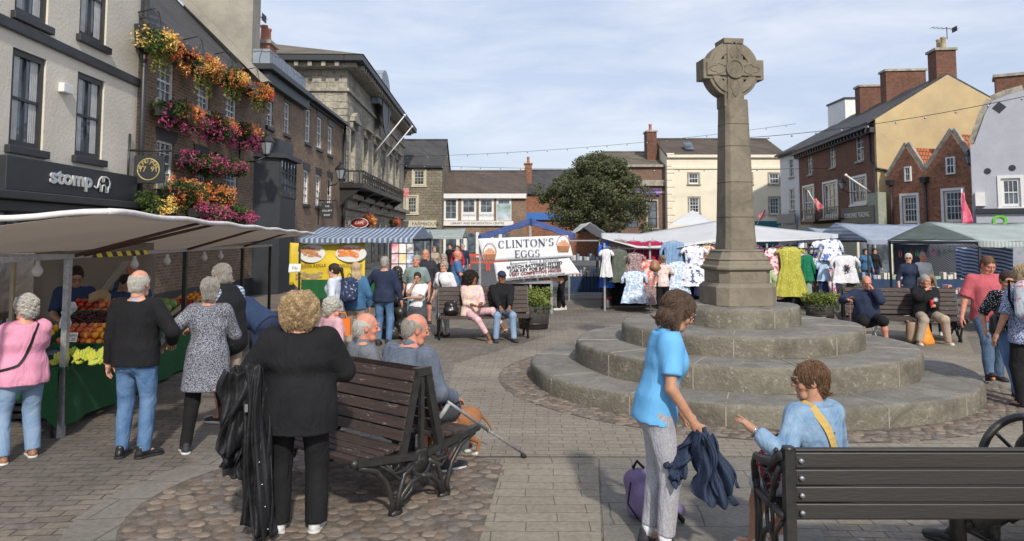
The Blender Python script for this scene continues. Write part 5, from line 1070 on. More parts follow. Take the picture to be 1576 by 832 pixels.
# serif lettering made of strokes
def serif(s, h, mt, Mx, parent, name='lettering'):
    T, t = .17, .065; out = MB(); x = 0; z_ = 0
    def st(x0, y0, x1, y1, w_):
        a, c = Vector((x0, y0, 0)), Vector((x1, y1, 0)); d = (c-a).normalized(); n = Vector((-d.y, d.x, 0))*w_/2; k = out; zz = .004*(1+len(k.f) % 5)
        k.add([(p.x*h+ox, p.y*h, zz*h*.1+z_) for p in (a-n, c-n, c+n, a+n)], [(0,1,2,3)])
    def arc(cx_, cy_, rx, ry, a0, a1, n=14):
        pr = None
        for i in range(n+1):
            a = R_(a0+(a1-a0)*i/n); w_ = t*.7+(T-t*.7)*abs(math.cos(a))**1.5; p = ((cx_+(rx-w_/2)*math.cos(a)), (cy_+(ry-t/2)*math.sin(a)), w_)
            if pr: st(pr[0], pr[1], p[0], p[1], (pr[2]+w_)/2)
            pr = p
    sf = lambda X, Y, w_=.34: st(X-w_/2, Y, X+w_/2, Y, .045)
    for ch in s:
        ox = x
        if ch == ' ': x += .35*h; continue
        if ch in 'CG': arc(.42,.5,.42,.5,45,315); st(.74,.62,.74,.86,.05); wd = .86
        if ch == 'G': st(.74,.05,.74,.42,T*.8); sf(.72,.42,.34); wd = .92
        if ch == 'L': st(.2,0,.2,1,T); sf(.2,.98); st(.04,.03,.68,.03,t); st(.68,0,.68,.26,.05); wd = .76
        if ch == 'I': st(.2,0,.2,1,T); sf(.2,.98); sf(.2,.02); wd = .42
        if ch == 'N': st(.15,0,.15,1,t); st(.12,.98,.78,.03,T); st(.80,0,.80,1,t); sf(.12,.98,.3); sf(.15,.02); sf(.80,.98); wd = .98
        if ch == 'T': st(.4,0,.4,1,T); st(.02,.97,.78,.97,t); sf(.4,.02); st(.03,.98,.03,.74,.05); st(.77,.98,.77,.74,.05); wd = .84
        if ch == 'O': arc(.45,.5,.45,.5,0,360,22); wd = .96
        if ch == "'": st(.1,.98,.07,.70,.1); wd = .26
        if ch == 'E': st(.2,0,.2,1,T); st(.05,.97,.68,.97,t); st(.05,.03,.7,.03,t); st(.2,.52,.52,.52,t); st(.68,.98,.68,.76,.05); st(.7,0,.7,.26,.05); st(.52,.42,.52,.62,.05); wd = .8
        if ch == 'S': arc(.33,.745,.29,.255,30,250,12); arc(.33,.265,.31,.265,-150,75,12); st(.58,.72,.58,.95,.045); st(.07,.05,.07,.3,.045); wd = .7
        x += (wd+.06)*h
    for k, v in enumerate(out.v): out.v[k] = tuple(Mx @ Vector((v[0]-x/2, v[1]-h/2, v[2])))
    return out.build(name, mt, parent, fix=False)
M_ban2 = mat('white_banner', (.78,.79,.82), .55, var=.08, scale=2, bmp=.02, bs=2.5); M_navyink = mat('navy_ink', (.06,.08,.15), .6); M_redink = mat('dark_red_ink', (.25,.05,.06), .6)
def banner(name, lab, pc, Yd, m):
    c = [P(x, y, Yd) for x, y in pc]; o = thing(name, lab, 'banner', c[0]); q = [k-c[0] for k in c]; b = MB()
    b.sheet(lambda u, v: (q[0]*(1-u)+q[1]*u)*(1-v)+(q[3]*(1-u)+q[2]*u)*v+Vector((0,.012*math.sin(u*12)*math.sin(v*3),0)), 30, 8); return o, b.build('cloth', m, o, solid=.004), q
o, bn, q = banner('egg_banner', "white Clinton's Eggs banner with egg basket pictures", ((745,402),(882,395),(874,362),(735,367)), YE-.1, M_ban2)
dx = (q[1]-q[0]).normalized(); upv = Vector((0,0,1)); ctr = (q[0]+q[1]+q[2]+q[3])/4; back = Vector((0,-.03,0))
serif("CLINTON'S", .20, M_navyink, frame(ctr+back+Vector((.02,0,.13)), dx, upv), bn); serif('EGGS', .19, M_navyink, frame(ctr+back+Vector((.05,0,-.14)), dx, upv), bn)
M_wick = mat('wicker', (.28,.10,.05), .8, col2=(.4,.2,.1), scale=30)
for X in (-.93, .98):
    c_ = ctr+back*1.3+Vector((X,0,.11*X)); b = MB(); b.tube([c_+Vector((.17*math.cos(a/8*PI),0,.17*math.sin(a/8*PI)*1.5-.02)) for a in range(9)], .008, 4); b.prism([(c_.x-.17,c_.z-.05),(c_.x-.13,c_.z-.2),(c_.x+.13,c_.z-.2),(c_.x+.17,c_.z-.05)], c_.y-.002, c_.y+.002); bk_ = b.build('printed_basket', M_wick, bn)
    b = MB()
    for k in range(11): b.prism([(c_.x+[-.12,-.06,0,.06,.12,-.09,-.03,.03,.09,-.03,.04][k]+.035*math.cos(a/5*PI), c_.z+([-.03]*5+[.02]*4+[.07]*2)[k]+.035*math.sin(a/5*PI)) for a in range(10)], c_.y-.004-.0004*k, c_.y-.003)
    b.build('printed_eggs', mat('egg_shell', (.75,.38,.22), .6), bk_)
o, bn, q = banner('battery_banner', 'white watch battery banner tied below the egg banner', ((765,433),(893,421),(876,397),(760,404)), YE-.16, M_ban2)
dx = (q[1]-q[0]).normalized(); ctr = (q[0]+q[1]+q[2]+q[3])/4; nu = Vector((-dx.z,0,dx.x)); hh = (q[3]-q[0]).length
bk = Vector((0,-.03,0)); 
for tx, sz, off, mm_, bo in (('Beaumont Auto & Electrical',.10,.20,M_navyink,.0),('WATCH BATTERIES FITTED',.105,.10,M_ink,.004),('CAR KEY FOB BATTERIES',.105,.005,M_ink,.004),('VERY COMPETITIVE PRICES',.10,-.09,M_redink,.004),('CHANGEABLE BATTERIES FOR ALL APPLICATIONS',.06,-.18,M_ink,.001)):
    text('lettering', tx, sz, mm_, frame(ctr+bk+nu*off+dx*.0, dx, nu), bn, .001, bold=bo, sx=1.12)
# stall behind the egg stall and the white canopy beside
stallbox('market_stall', 'white canopy stall with crowded shelves between egg banner and clothes', P(868,350,25).x, P(935,350,25).x, 23.5, 27, 1.95, 2.45, M_wcan, ridge='y', counter=(.75, M_navycl), group='white canopy stalls')
# --- clothes stall ---
YC_ = 20.3; xa, xb, xc_ = P(927,380,YC_).x, P(1092,380,YC_).x, P(1292,380,YC_).x
CS = thing('market_stall', 'long clothes stall with sagging white canvas roof behind the cross', 'market stall', ((xa+xc_)/2, YC_, 0)); o0 = CS.location
def q3(px, py, Y): p = P(px, py, Y); return p-Vector((o0.x, o0.y, 0))
b = MB(); fr_ = [(926,366),(980,381),(1030,383),(1100,371),(1150,372),(1200,371),(1290,366)]; bk_ = [(925,358),(985,359),(1060,347),(1100,340),(1150,345),(1210,352),(1290,360)]
n = len(fr_)-1
def ip(L, t): i = min(int(t*n), n-1); f = t*n-i; return (L[i][0]+(L[i+1][0]-L[i][0])*f, L[i][1]+(L[i+1][1]-L[i][1])*f)
b.sheet(lambda u, v: q3(*ip(fr_, u), YC_)*(1-v)+q3(*ip(bk_, u), YC_+2.6)*v, 60, 8); b.sheet(lambda u, v: q3(*ip(bk_, u), YC_+2.6)*(1-v)+(q3(*ip(bk_, u), YC_+4.6)+Vector((0,0,-.35)))*v, 60, 4); b.build('canopy', M_wcan, CS, solid=.008)
b = MB(); ap = q3(1066,323,YC_+4.5); 
for s_, t_ in (((1035,345),(1100,345)),): quad = [q3(1030,346,YC_+3.4), q3(1100,346,YC_+3.4), q3(1105,346,YC_+6), q3(1028,346,YC_+6)]
b.add(quad+[ap], [(0,1,4),(1,2,4),(2,3,4),(3,0,4)]); b.build('peaked_roof', M_wcan, CS)
for px in (930, 1000, 1092, 1180, 1240, 1290):
    b = MB(); p = q3(px, 372, YC_+.1); b.box(p.x-.025,p.x+.025,.08,.13,0,1.83); b.build('pole', M_galv, CS)
b = MB(); b.box(q3(930,372,YC_).x, q3(1290,372,YC_).x, .0,.04,1.66,1.70); b.box(q3(930,372,YC_).x, q3(1290,372,YC_).x, .9,.94,1.66,1.70); b.box(q3(930,372,YC_).x-.02, q3(930,372,YC_).x+.02, 0,2,1.66,1.70); b.build('clothes_rail', M_dsteel, CS)
b = MB(); b.box(q3(945,372,YC_).x, q3(1290,372,YC_).x, 1.0,1.05,.05,1.55); b.box(q3(960,372,YC_).x, q3(1060,372,YC_).x, 1.2,1.25,.05,1.6); b.build('backdrop', M_blackcl, CS)
def fabmat(name, c1, c2, scale=14, kind='blotch', th=.5):
    if name in _mc: return _mc[name]
    m, nt, b = base(name, .85, 0, .2); o = coord(nt)
    if kind == 'blotch': f = ramp(nt, noise(nt, o, scale, 3, .6), th, th+.04)
    elif kind == 'spots': v = N(nt, 'ShaderNodeTexVoronoi', i_Scale=scale); nt.links.new(o, v.inputs[0]); f = ramp(nt, v.outputs[0], .28, .33, (1,1,1), (0,0,0))
    elif kind == 'stripe': wv = N(nt, 'ShaderNodeTexWave', i_Scale=scale, bands_direction='Z'); nt.links.new(o, wv.inputs[0]); f = ramp(nt, wv.outputs[1], .5, .56)
    elif kind == 'vstripe': wv = N(nt, 'ShaderNodeTexWave', i_Scale=scale, bands_direction='X'); nt.links.new(o, wv.inputs[0]); f = ramp(nt, wv.outputs[1], .45, .6)
    elif kind == 'check':
        w1 = N(nt, 'ShaderNodeTexWave', i_Scale=scale, bands_direction='X'); w2 = N(nt, 'ShaderNodeTexWave', i_Scale=scale, bands_direction='Z'); nt.links.new(o, w1.inputs[0]); nt.links.new(o, w2.inputs[0]); a = N(nt, 'ShaderNodeMath', operation='ADD'); nt.links.new(w1.outputs[1], a.inputs[0]); nt.links.new(w2.outputs[1], a.inputs[1]); h = N(nt, 'ShaderNodeMath', operation='MULTIPLY', n_1=.5); nt.links.new(a.outputs[0], h.inputs[0]); f = ramp(nt, h.outputs[0], .35, .65)
    elif kind == 'fleck': f = ramp(nt, noise(nt, o, scale, 2, .5), .46, .54)
    c = mixc(nt, f, c1, c2); c = mixc(nt, 1, c, ramp(nt, noise(nt, o, 5, 4), .3, .7, (.8,.8,.8), (1.1,1.1,1.1)), 'MULTIPLY'); nt.links.new(c, b.inputs['Base Color'])
    bump(nt, b, noise(nt, mapping(nt, o, (3,3,1)), 6, 3), .025); _mc[name] = m; return m
GM = {'blue': fabmat('royal_blue_fabric', (.03,.12,.55), (.04,.15,.6)), 'white': fabmat('white_fabric', (.75,.75,.78), (.65,.65,.7)), 'olive': fabmat('olive_fabric', (.10,.115,.09), (.12,.14,.11)), 'taupe': fabmat('taupe_fabric', (.18,.14,.13), (.22,.17,.15)), 'crim': fabmat('crimson_fabric', (.35,.02,.07), (.28,.015,.05)), 'zig': fabmat('zigzag_fabric', (.45,.28,.28), (.15,.14,.15), 30, 'fleck'), 'ltbl': fabmat('pale_blue_print', (.35,.50,.72), (.75,.80,.85), 16, 'blotch', .48), 'denim': fabmat('denim_stripe', (.10,.22,.42), (.30,.42,.58), 8, 'vstripe'), 'wb': fabmat('white_blue_floral', (.75,.77,.82), (.08,.10,.25), 9, 'blotch', .56), 'or': fabmat('orange_floral', (.75,.35,.2), (.8,.7,.6), 14), 'pk': fabmat('pink_white_print', (.75,.65,.65), (.6,.1,.2), 12, 'blotch', .52), 'pk2': fabmat('magenta_print', (.5,.12,.35), (.7,.6,.65), 12), 'yel': fabmat('mustard_print', (.42,.40,.06), (.60,.58,.22), 22, 'spots'), 'mar': fabmat('maroon_fabric', (.12,.02,.04), (.2,.05,.06)), 'grn': fabmat('bottle_green_knit', (.01,.16,.08), (.02,.2,.10)), 'wbl': fabmat('white_cobalt_print', (.78,.80,.85), (.12,.2,.5), 7, 'blotch', .53), 'sky': fabmat('sky_blue_shirt', (.4,.55,.75), (.5,.62,.8)), 'navy': fabmat('navy_fabric', (.02,.03,.09), (.03,.04,.11)), 'sage': fabmat('sage_fabric', (.25,.33,.3), (.3,.38,.35)), 'hot': fabmat('hot_pink', (.7,.05,.2), (.7,.1,.3)), 'coral': fabmat('coral_print', (.7,.2,.17), (.75,.6,.55), 12)}
M_hang = mat('hanger_plastic', (.25,.26,.28), .4)
def garment(lab, px, pt, pb_, Y, wpx, m, kind='dress', sl=.25, name=None, cat=None, flare=1.25, pleat=.015):
    top, bot = P(px, pt, Y), P(px, pb_, Y); h = top.z-bot.z; w_ = wpx/1150*Y/2/flare*1.45; o = thing(name or kind, lab, cat or kind, (top.x, Y, top.z), random.uniform(-.15,.15)); b = MB(); n = 28; vs = []
    K = 12
    for j in range(K+1):
        v = j/K
        if kind == 'trousers' or kind == 'skirt': ww = w_*(.75+.4*v)
        else: ww = w_*(.45 if v < .01 else .92 if v < .12 else (.86-.1*math.sin((v-.12)*5) if v < .42 else .80+(flare-.8)*(v-.42)/.58))
        dd = .05+.06*v
        for k in range(n): a = 2*PI*k/n; vs.append((ww*math.cos(a), dd*math.sin(a)+pleat*v*math.sin(a*9)*2, -h*v+(.01*math.sin(a*7) if j == K else 0)))
    b.s = True; b.add(vs, [(j*n+k, j*n+(k+1) % n, (j+1)*n+(k+1) % n, (j+1)*n+k) for j in range(K) for k in range(n)]+[tuple(range(n))])
    if sl and kind not in ('trousers','skirt'):
        for s_ in (-1, 1): b.tube([(s_*w_*.75,0,-.04*h-.01),(s_*(w_*.98+.02),-.01,-.08*h-sl*.5),(s_*(w_+.04),-.01,-.08*h-sl)], [.035,.045,.042], 8)
    b.build('fabric', m, o); b = MB(); b.tube([(-w_*.9,0,-.03),(0,0,.03),(w_*.9,0,-.03)], .008, 5); b.tube([(0,0,.03),(0,0,.08),(.02,0,.10),(.03,0,.08)], .005, 5); b.build('hanger', M_hang, o); return o
Yg = YC_-.05
garment('royal blue dress hung at the left end of the clothes stall', 933, 372, 442, Yg+.3, 17, GM['blue'])
garment('short white dress hanging in front of the royal blue one', 933, 383, 426, Yg-.1, 14, GM['white'], sl=.12)
garment('hot pink dress showing behind the olive coat', 943, 385, 433, Yg+.35, 12, GM['hot'])
garment('taupe coat hanging high beside the blue dress', 952, 369, 420, Yg+.3, 22, GM['taupe'], 'coat', .4, flare=1.05)
garment('long olive green coat hanging at the left', 952, 385, 434, Yg, 20, GM['olive'], 'coat', .3, flare=1.05)
garment('crimson dress on the left of the pair at the back', 975, 371, 412, Yg+.4, 30, GM['crim'], sl=.1)
garment('crimson dress on the right of the pair at the back', 1004, 371, 415, Yg+.4, 30, GM['crim'], sl=.1)
garment('grey and pink zigzag top above the pale blue dress', 976, 390, 425, Yg, 26, GM['zig'], 'top', .15)
garment('pale blue printed dress hanging lowest on the stall', 976, 417, 466, Yg-.15, 30, GM['ltbl'])
garment('coral printed blouse beside the shopping woman', 1000, 400, 440, Yg, 20, GM['coral'], 'blouse', .3)
garment('brown patterned skirt below the coral blouse', 1000, 428, 468, Yg-.05, 18, GM['zig'], 'skirt')
garment('blue denim striped shirt dress by the price notice', 1036, 372, 420, Yg+.1, 32, GM['denim'], 'shirt', .35)
garment('light blue dress below the denim shirt', 1044, 402, 452, Yg, 26, GM['ltbl'])
garment('white and navy floral dress left of the cross', 1068, 378, 440, Yg-.05, 30, GM['wb'], sl=.12)
garment('orange floral top tucked against the cross', 1086, 378, 402, Yg+.1, 18, GM['or'], 'top', .1)
garment('magenta print blouse right of the cross', 1160, 376, 402, Yg+.3, 20, GM['pk2'], 'blouse', .2)
garment('navy trousers hanging behind the cross base', 1052, 395, 460, Yg+.5, 18, GM['navy'], 'trousers')
garment('pink and white print dress beside the girl in green', 1189, 382, 460, Yg, 22, GM['pk'])
garment('maroon dress next to the mustard one', 1200, 378, 457, Yg+.1, 14, GM['mar'])
garment('long mustard yellow printed dress right of the cross', 1216, 380, 456, Yg-.15, 36, GM['yel'], sl=.05, flare=1.35, pleat=.03)
garment('blue patterned scarf top behind the green cardigan', 1233, 372, 400, Yg+.2, 10, GM['wbl'], 'top', 0)
garment('bottle green cardigan hanging beside the mustard dress', 1241, 392, 432, Yg, 15, GM['grn'], 'cardigan', .45)
garment('sage green trousers below the green cardigan', 1243, 415, 462, Yg+.05, 9, GM['sage'], 'trousers')
garment('navy floral blouse hanging beside the cobalt one', 1262, 370, 412, Yg+.1, 20, GM['wb'], 'blouse', .3)
garment('white and cobalt printed blouse at the stall corner', 1279, 368, 400, Yg-.1, 26, GM['wbl'], 'blouse', .3)
garment('sky blue shirt above the navy trousers', 1267, 400, 432, Yg, 16, GM['sky'], 'shirt', .2)
garment('navy trousers hanging at the right end', 1267, 430, 455, Yg+.02, 14, GM['navy'], 'trousers')
ts = garment('white T-shirt with dark flower print on a separate hanger', 1300, 393, 435, Yg-.5, 30, GM['white'], 't_shirt', .22, cat='t-shirt', flare=1.05)
b = MB()
for k in range(9): b.tube([(random.uniform(-.1,.1),-.115,-.22-random.uniform(0,.25)) for _ in range(4)], .008, 4)
b.build('printed_flower', M_ink, ts)
garment('dark green skirt hanging under the printed T-shirt', 1312, 415, 448, Yg-.3, 16, GM['olive'], 'skirt')
gk = list(GM)
for i in range(30):   # crowded clothes on the second rail
    px = 947+i*11.6; garment('garment packed on the crowded back rail of the clothes stall', px+random.uniform(-3,3), 374+random.uniform(0,5), random.uniform(428,462), Yg+.75, random.uniform(15,22), GM[gk[(i*7+3) % len(gk)]], 'dress', .12 if i % 3 else .3)
    o = COL.objects[-1] if False else bpy.data.objects[[k for k in bpy.data.objects.keys() if k.startswith('dress')][-1]]; o['group'] = 'garments on the back rail'
# bollard-like heater post
q = G(934, 475); o = thing('bollard', 'black bollard with a red band at the corner of the clothes stall', 'bollard', (q.x, q.y, 0)); b = MB(); b.lathe([(.17,0),(.17,.06),(.14,.12),(.15,.30),(.12,.34),(.12,.62),(.14,.66),(.14,.72),(.10,.78)], 18); b.build('post', M_black, o); b = MB(); b.lathe([(.145,.29),(.155,.30),(.155,.33),(.145,.34)], 18); b.build('band', mat('red_band', (.5,.03,.03), .5), o)
# --- right-hand stalls ---
def px2(a, c, Y): return P(a, 370, Y).x, P(c, 370, Y).x
x0, x1 = px2(1305, 1490, 22.5); s1 = stallbox('market_stall', 'blue striped canopy stall behind the right hand bench', x0, x1, 21.3, 25.3, P(1400,369,21.3).z, P(1400,343,23.3).z, M_bstr2, group='striped stalls on the right', polem=M_dsteel, counter=(.78, M_navycl))
x0, x1 = px2(1255, 1330, 30); stallbox('market_stall', 'small blue striped canopy further back between clothes and bench', x0, x1, 29, 32.5, P(1300,365,29).z, P(1300,350,31).z, M_bstr2, group='striped stalls on the right', counter=(.78, M_turf))
x0, x1 = px2(1466, 1680, 16.5); stallbox('market_stall', 'green and white striped canopy stall at the right edge', x0, x1, 15.6, 19.4, P(1500,371,15.6).z, P(1550,341,17.5).z, M_gstr, group='striped stalls on the right', polem=M_dsteel, counter=(.78, M_turf), ends=False)
hang('canvas_sheet', 'blue striped canvas side sheet swept to the right edge', P(1470,380,20), P(1560,380,18.5), .9, 1.72, stripemat('swept_blue_stripes', (.68,.72,.8), (.12,.2,.42), 9, 'v', diag=2.5), amp=.1)
hang('canvas_sheet', 'dark striped canvas wall at the back of the jewellery stall', P(1375,380,24.8), P(1530,380,24), .3, 1.8, stripemat('dark_diagonal_stripes', (.20,.22,.26), (.06,.07,.10), 26, 'u', diag=20), amp=.05)
cols = [(.5,.1,.1),(.1,.2,.45),(.6,.5,.1),(.1,.35,.2),(.6,.6,.6),(.35,.1,.3)]
for i in range(16):   # hanging handbags/necklaces under the canopy
    px = 1385+i*8.5; p = P(px, 378, 21.6+.2*(i % 3)); o = thing('hanging_trinket', 'small dark trinket hanging under the blue striped canopy', 'trinket', (p.x, p.y, p.z), 0, 'trinkets hung under the striped canopy'); b = MB(); b.tube([(0,0,0),(.0,0,-.14)], .004, 4); l = random.uniform(.08,.2); b.tube([(0,0,-.12),(.03,0,-.15),(.03,0,-.15-l),(-.03,0,-.15-l),(-.03,0,-.15),(0,0,-.12)], .012, 5); b.build('pendant', mat('trinket_%d' % (i % 6), tuple(x*.5 for x in cols[i % 6]), .5), o)
def goods(x0, x1, y, z, n, lab, grp, hmax=.2, bright=1.0):
    for i in range(n):
        x = x0+(x1-x0)*(i+.5)/n; w_ = (x1-x0)/n*.38; h = random.uniform(.35,1)*hmax; o = thing('goods_box', lab, 'goods', (x, y+random.uniform(-.1,.1), z), random.uniform(-.2,.2), grp); b = MB(); b.box(-w_,w_,-.1,.1,0,h); c = tuple(v*bright for v in random.choice(cols+[(.7,.68,.62),(.65,.6,.55),(.05,.05,.06)])); m = mat('goods_%02d' % (int(sum(c)*37) % 17), c, .6, col2=(.5,.48,.45), scale=18); b.build('carton', m, o, bevel=.006)
x0, x1 = px2(1312, 1480, 21.9); goods(x0, x1, 21.8, .78, 26, 'small boxed item laid out on the blue striped stall', 'boxed goods on the blue striped stall')
x0, x1 = px2(1440, 1540, 16.2); goods(x0, x1, 16.2, .78, 12, 'small item laid out on the green striped stall', 'goods on the green striped stall')
x0, x1 = px2(455, 560, 21.9); goods(x0, x1, 21.9, .8, 22, 'packet laid on the counter below the yellow banner', 'packets below the yellow banner', .22)
x0, x1 = px2(870, 932, 24); goods(x0, x1, 23.9, .75, 12, 'item on the shelf between egg stall and clothes', 'items between egg stall and clothes', .3)
x0, x1 = px2(872, 930, 24); goods(x0, x1, 23.9, 1.25, 12, 'item on the upper shelf between egg stall and clothes', 'upper shelf items', .25)
o = thing('cafe_front', 'cream framed cafe windows and white railings far behind the jewellery stall', 'shop front', P(1320,400,34)); o.location.z = 0; b = MB()
for i in range(9): b.box(i*.75, i*.75+.1, 0,.1, 0,2.0)
b.box(0,6.1,0,.1,2.0,2.2); b.build('frame', M_cream, o); b = MB(); b.box(.1,6,.12,.14,.4,2.0); b.build('window', M_glass, o)
# --- orange barrier, far street ---
o = thing('plastic_barrier', 'orange red plastic barrier in front of the far shops', 'barrier', P(722,400,44)); o.location.z = 0; b = MB()
for k in range(2):
    X = k*1.15; b.box(X, X+.08, 0,.06,0,1); b.box(X+1.0, X+1.08, 0,.06,0,1); b.box(X+.08,X+1,0,.05,.9,1); b.box(X+.08,X+1,0,.05,.45,.55)
    for j in range(6): b.box(X+.16+j*.14, X+.2+j*.14, 0,.04,.55,.9)
b.build('panel', mat('orange_plastic', (.7,.08,.03), .5), o)
# planters (half barrels)
def planter(px, py, r, h, lab, seed, fh=.38):
    q = G(px, py); o = thing('barrel_planter', lab, 'planter', (q.x, q.y+r, 0), 0, 'planters in the square'); b = MB(); b.lathe([(r*.86,0),(r*.95,h*.5),(r,h),(r*.9,h),(r*.88,h-.06),(.01,h-.06)], 24); t = b.build('tub', mat('old_barrel', (.035,.03,.028), .8, col2=(.06,.05,.045), scale=10, vscale=(4,4,.5)), o)
    b = MB(); b.lathe([(r*.9,h*.2),(r*.93,h*.2),(r*.945,h*.28),(r*.92,h*.28)], 24); b.build('hoop', M_iron, t); rs = np.random.RandomState(seed)
    bl = [((rs.uniform(-r,r)*.85, rs.uniform(-r,r)*.7, h+rs.uniform(0,fh)*.8), (.17,.17,.13)) for _ in range(16)]
    clump('foliage', bl, 3000, .035, M_leaf2, o, .3); pp, _ = ballpts((0,0,h-.05), (r*1.15,r*1.15,.2), 900, rs); v, f = leaves(pp, .04); meshnp('trailing_foliage', v, f, M_leaf3, o)
planter(822, 508, .36, .5, 'half barrel planter of lime green foliage at the end of the middle bench', 3)
planter(1272, 492, .36, .35, 'low planter of yellow green foliage behind the stone steps', 5, .3)
# kettle-like grey stone
q = G(1213, 480); b = MB(); b.sphere((0,0,.08), .17, 12, 8, (1.2,.8,.6)); o = b.build('grey_stone', M_step); o.location = (q.x, q.y, 0); tag(o, 'smooth grey stone lying behind the top of the steps', 'stone')
# ================= PEOPLE (distance-field bodies) =================
f32 = np.float32
def smin(a, b, k):
    if k <= 0: return np.minimum(a, b)
    h = np.maximum(k-np.abs(a-b), 0)/k; return np.minimum(a, b)-h*h*k*.25
class Vox:
    def __init__(s, lo, hi, h):
        s.lo = np.array(lo, f32); s.h = h; s.n = np.ceil((np.array(hi)-s.lo)/h).astype(int)+1; s.F = np.full(s.n, .5, f32)
    def reg(s, lo, hi):
        i0 = np.clip(np.floor((lo-s.lo)/s.h).astype(int), 0, s.n); i1 = np.clip(np.ceil((hi-s.lo)/s.h).astype(int)+1, 0, s.n)
        if np.any(i1 <= i0): return None, None
        sl_ = tuple(slice(a, b) for a, b in zip(i0, i1))
        ax = [(s.lo[i]+s.h*np.arange(i0[i], i1[i])).astype(f32) for i in range(3)]
        return sl_, (ax[0][:, None, None], ax[1][None, :, None], ax[2][None, None, :])
    def cone(s, a, b, ra, rb, k=.02, ax=None, q=1.0, flat=False, op=1):
        a, b = np.array(a, float), np.array(b, float); pad = max(ra, rb)*max(q, 1)+k+2*s.h
        sl_, g = s.reg(np.minimum(a, b)-pad, np.maximum(a, b)+pad)
        if sl_ is None: return s
        P_ = [g[i]-a[i] for i in range(3)]; ab = b-a; ab0 = ab
        if ax is not None and q != 1:
            ax = np.array(ax, float); ax /= np.linalg.norm(ax); dt = (P_[0]*ax[0]+P_[1]*ax[1]+P_[2]*ax[2])*(1-1/q); P2 = [P_[i]-ax[i]*dt for i in range(3)]; ab = ab-ax*(ab@ax)*(1-1/q)
        else: P2 = P_
        L2 = max(ab@ab, 1e-9); t = np.clip((P2[0]*ab[0]+P2[1]*ab[1]+P2[2]*ab[2])/L2, 0, 1)
        d = np.sqrt((P2[0]-t*ab[0])**2+(P2[1]-t*ab[1])**2+(P2[2]-t*ab[2])**2)-(ra+(rb-ra)*t)
        if flat: u = ab0/np.linalg.norm(ab0); d = np.maximum(d, (P_[0]*u[0]+P_[1]*u[1]+P_[2]*u[2])-np.linalg.norm(ab0))
        d = d.astype(f32); s.F[sl_] = smin(s.F[sl_], d, k) if op > 0 else -smin(-s.F[sl_], d, k); return s
    def ell(s, c, r, k=.02, R=None, op=1):
        c, r = np.array(c, float), np.array(r, float); pad = r.max()+k+2*s.h; sl_, g = s.reg(c-pad, c+pad)
        if sl_ is None: return s
        P_ = [g[i]-c[i] for i in range(3)]
        if R is not None: R = np.array(R, float); P_ = [P_[0]*R[i][0]+P_[1]*R[i][1]+P_[2]*R[i][2] for i in range(3)]
        k0 = np.sqrt((P_[0]/r[0])**2+(P_[1]/r[1])**2+(P_[2]/r[2])**2); k1 = np.sqrt((P_[0]/r[0]**2)**2+(P_[1]/r[1]**2)**2+(P_[2]/r[2]**2)**2)+1e-6
        d = (k0*(k0-1)/k1).astype(f32); s.F[sl_] = smin(s.F[sl_], d, k) if op > 0 else -smin(-s.F[sl_], d, k); return s
    def cut(s, c, n):
        """remove everything on the +n side of the plane through c"""
        n = np.array(n, float); n /= np.linalg.norm(n); g = [(s.lo[i]+s.h*np.arange(s.n[i])).astype(f32) for i in range(3)]
        d = (g[0][:, None, None]-c[0])*n[0]+(g[1][None, :, None]-c[1])*n[1]+(g[2][None, None, :]-c[2])*n[2]; s.F = np.maximum(s.F, d.astype(f32)); return s
    def mesh(s):
        F = s.F; F[0], F[-1] = .5, .5; F[:, 0], F[:, -1] = .5, .5; F[:, :, 0], F[:, :, -1] = .5, .5; S = F < 0; n = F.shape
        c = [S[i:n[0]-1+i, j:n[1]-1+j, k:n[2]-1+k] for i in (0,1) for j in (0,1) for k in (0,1)]; cnt = sum(x.astype(np.int8) for x in c); act = (cnt > 0) & (cnt < 8)
        I = np.argwhere(act)
        if len(I) == 0: return np.zeros((0,3)), np.zeros((0,4), int)
        idx = np.full(act.shape, -1, np.int32); idx[act] = np.arange(len(I)); acc = np.zeros((len(I), 3)); num = np.zeros(len(I))
        cn = [(i,j,k) for i in (0,1) for j in (0,1) for k in (0,1)]; V = {q: F[I[:,0]+q[0], I[:,1]+q[1], I[:,2]+q[2]] for q in cn}
        for q in cn:
            for a in range(3):
                if q[a] == 0:
                    r = list(q); r[a] = 1; r = tuple(r); v0, v1 = V[q], V[r]; m = (v0 < 0) != (v1 < 0); t = np.where(m, v0/np.where(v0 == v1, 1, v0-v1), 0)
                    for b_ in range(3): acc[:, b_] += m*(q[b_]+(t if b_ == a else 0))
                    num += m
        pos = s.lo+s.h*(I+acc/num[:, None]); faces = []
        for a in range(3):
            b_, c_ = (a+1) % 3, (a+2) % 3; sa = [slice(None)]*3; sb = [slice(None)]*3; sa[a] = slice(0, -1); sb[a] = slice(1, None); A_, B_ = S[tuple(sa)], S[tuple(sb)]
            E = np.argwhere(A_ != B_); E = E[(E[:, b_] > 0) & (E[:, c_] > 0) & (E[:, b_] < n[b_]-1) & (E[:, c_] < n[c_]-1)]
            if len(E) == 0: continue
            o = np.zeros(3, int); ob = o.copy(); ob[b_] = 1; oc = o.copy(); oc[c_] = 1; g = lambda X: idx[X[:,0], X[:,1], X[:,2]]
            q = np.stack([g(E), g(E-ob), g(E-ob-oc), g(E-oc)], 1); fl = A_[E[:,0],E[:,1],E[:,2]]; q[~fl] = q[~fl][:, ::-1]; faces.append(q)
        return pos, np.concatenate(faces)
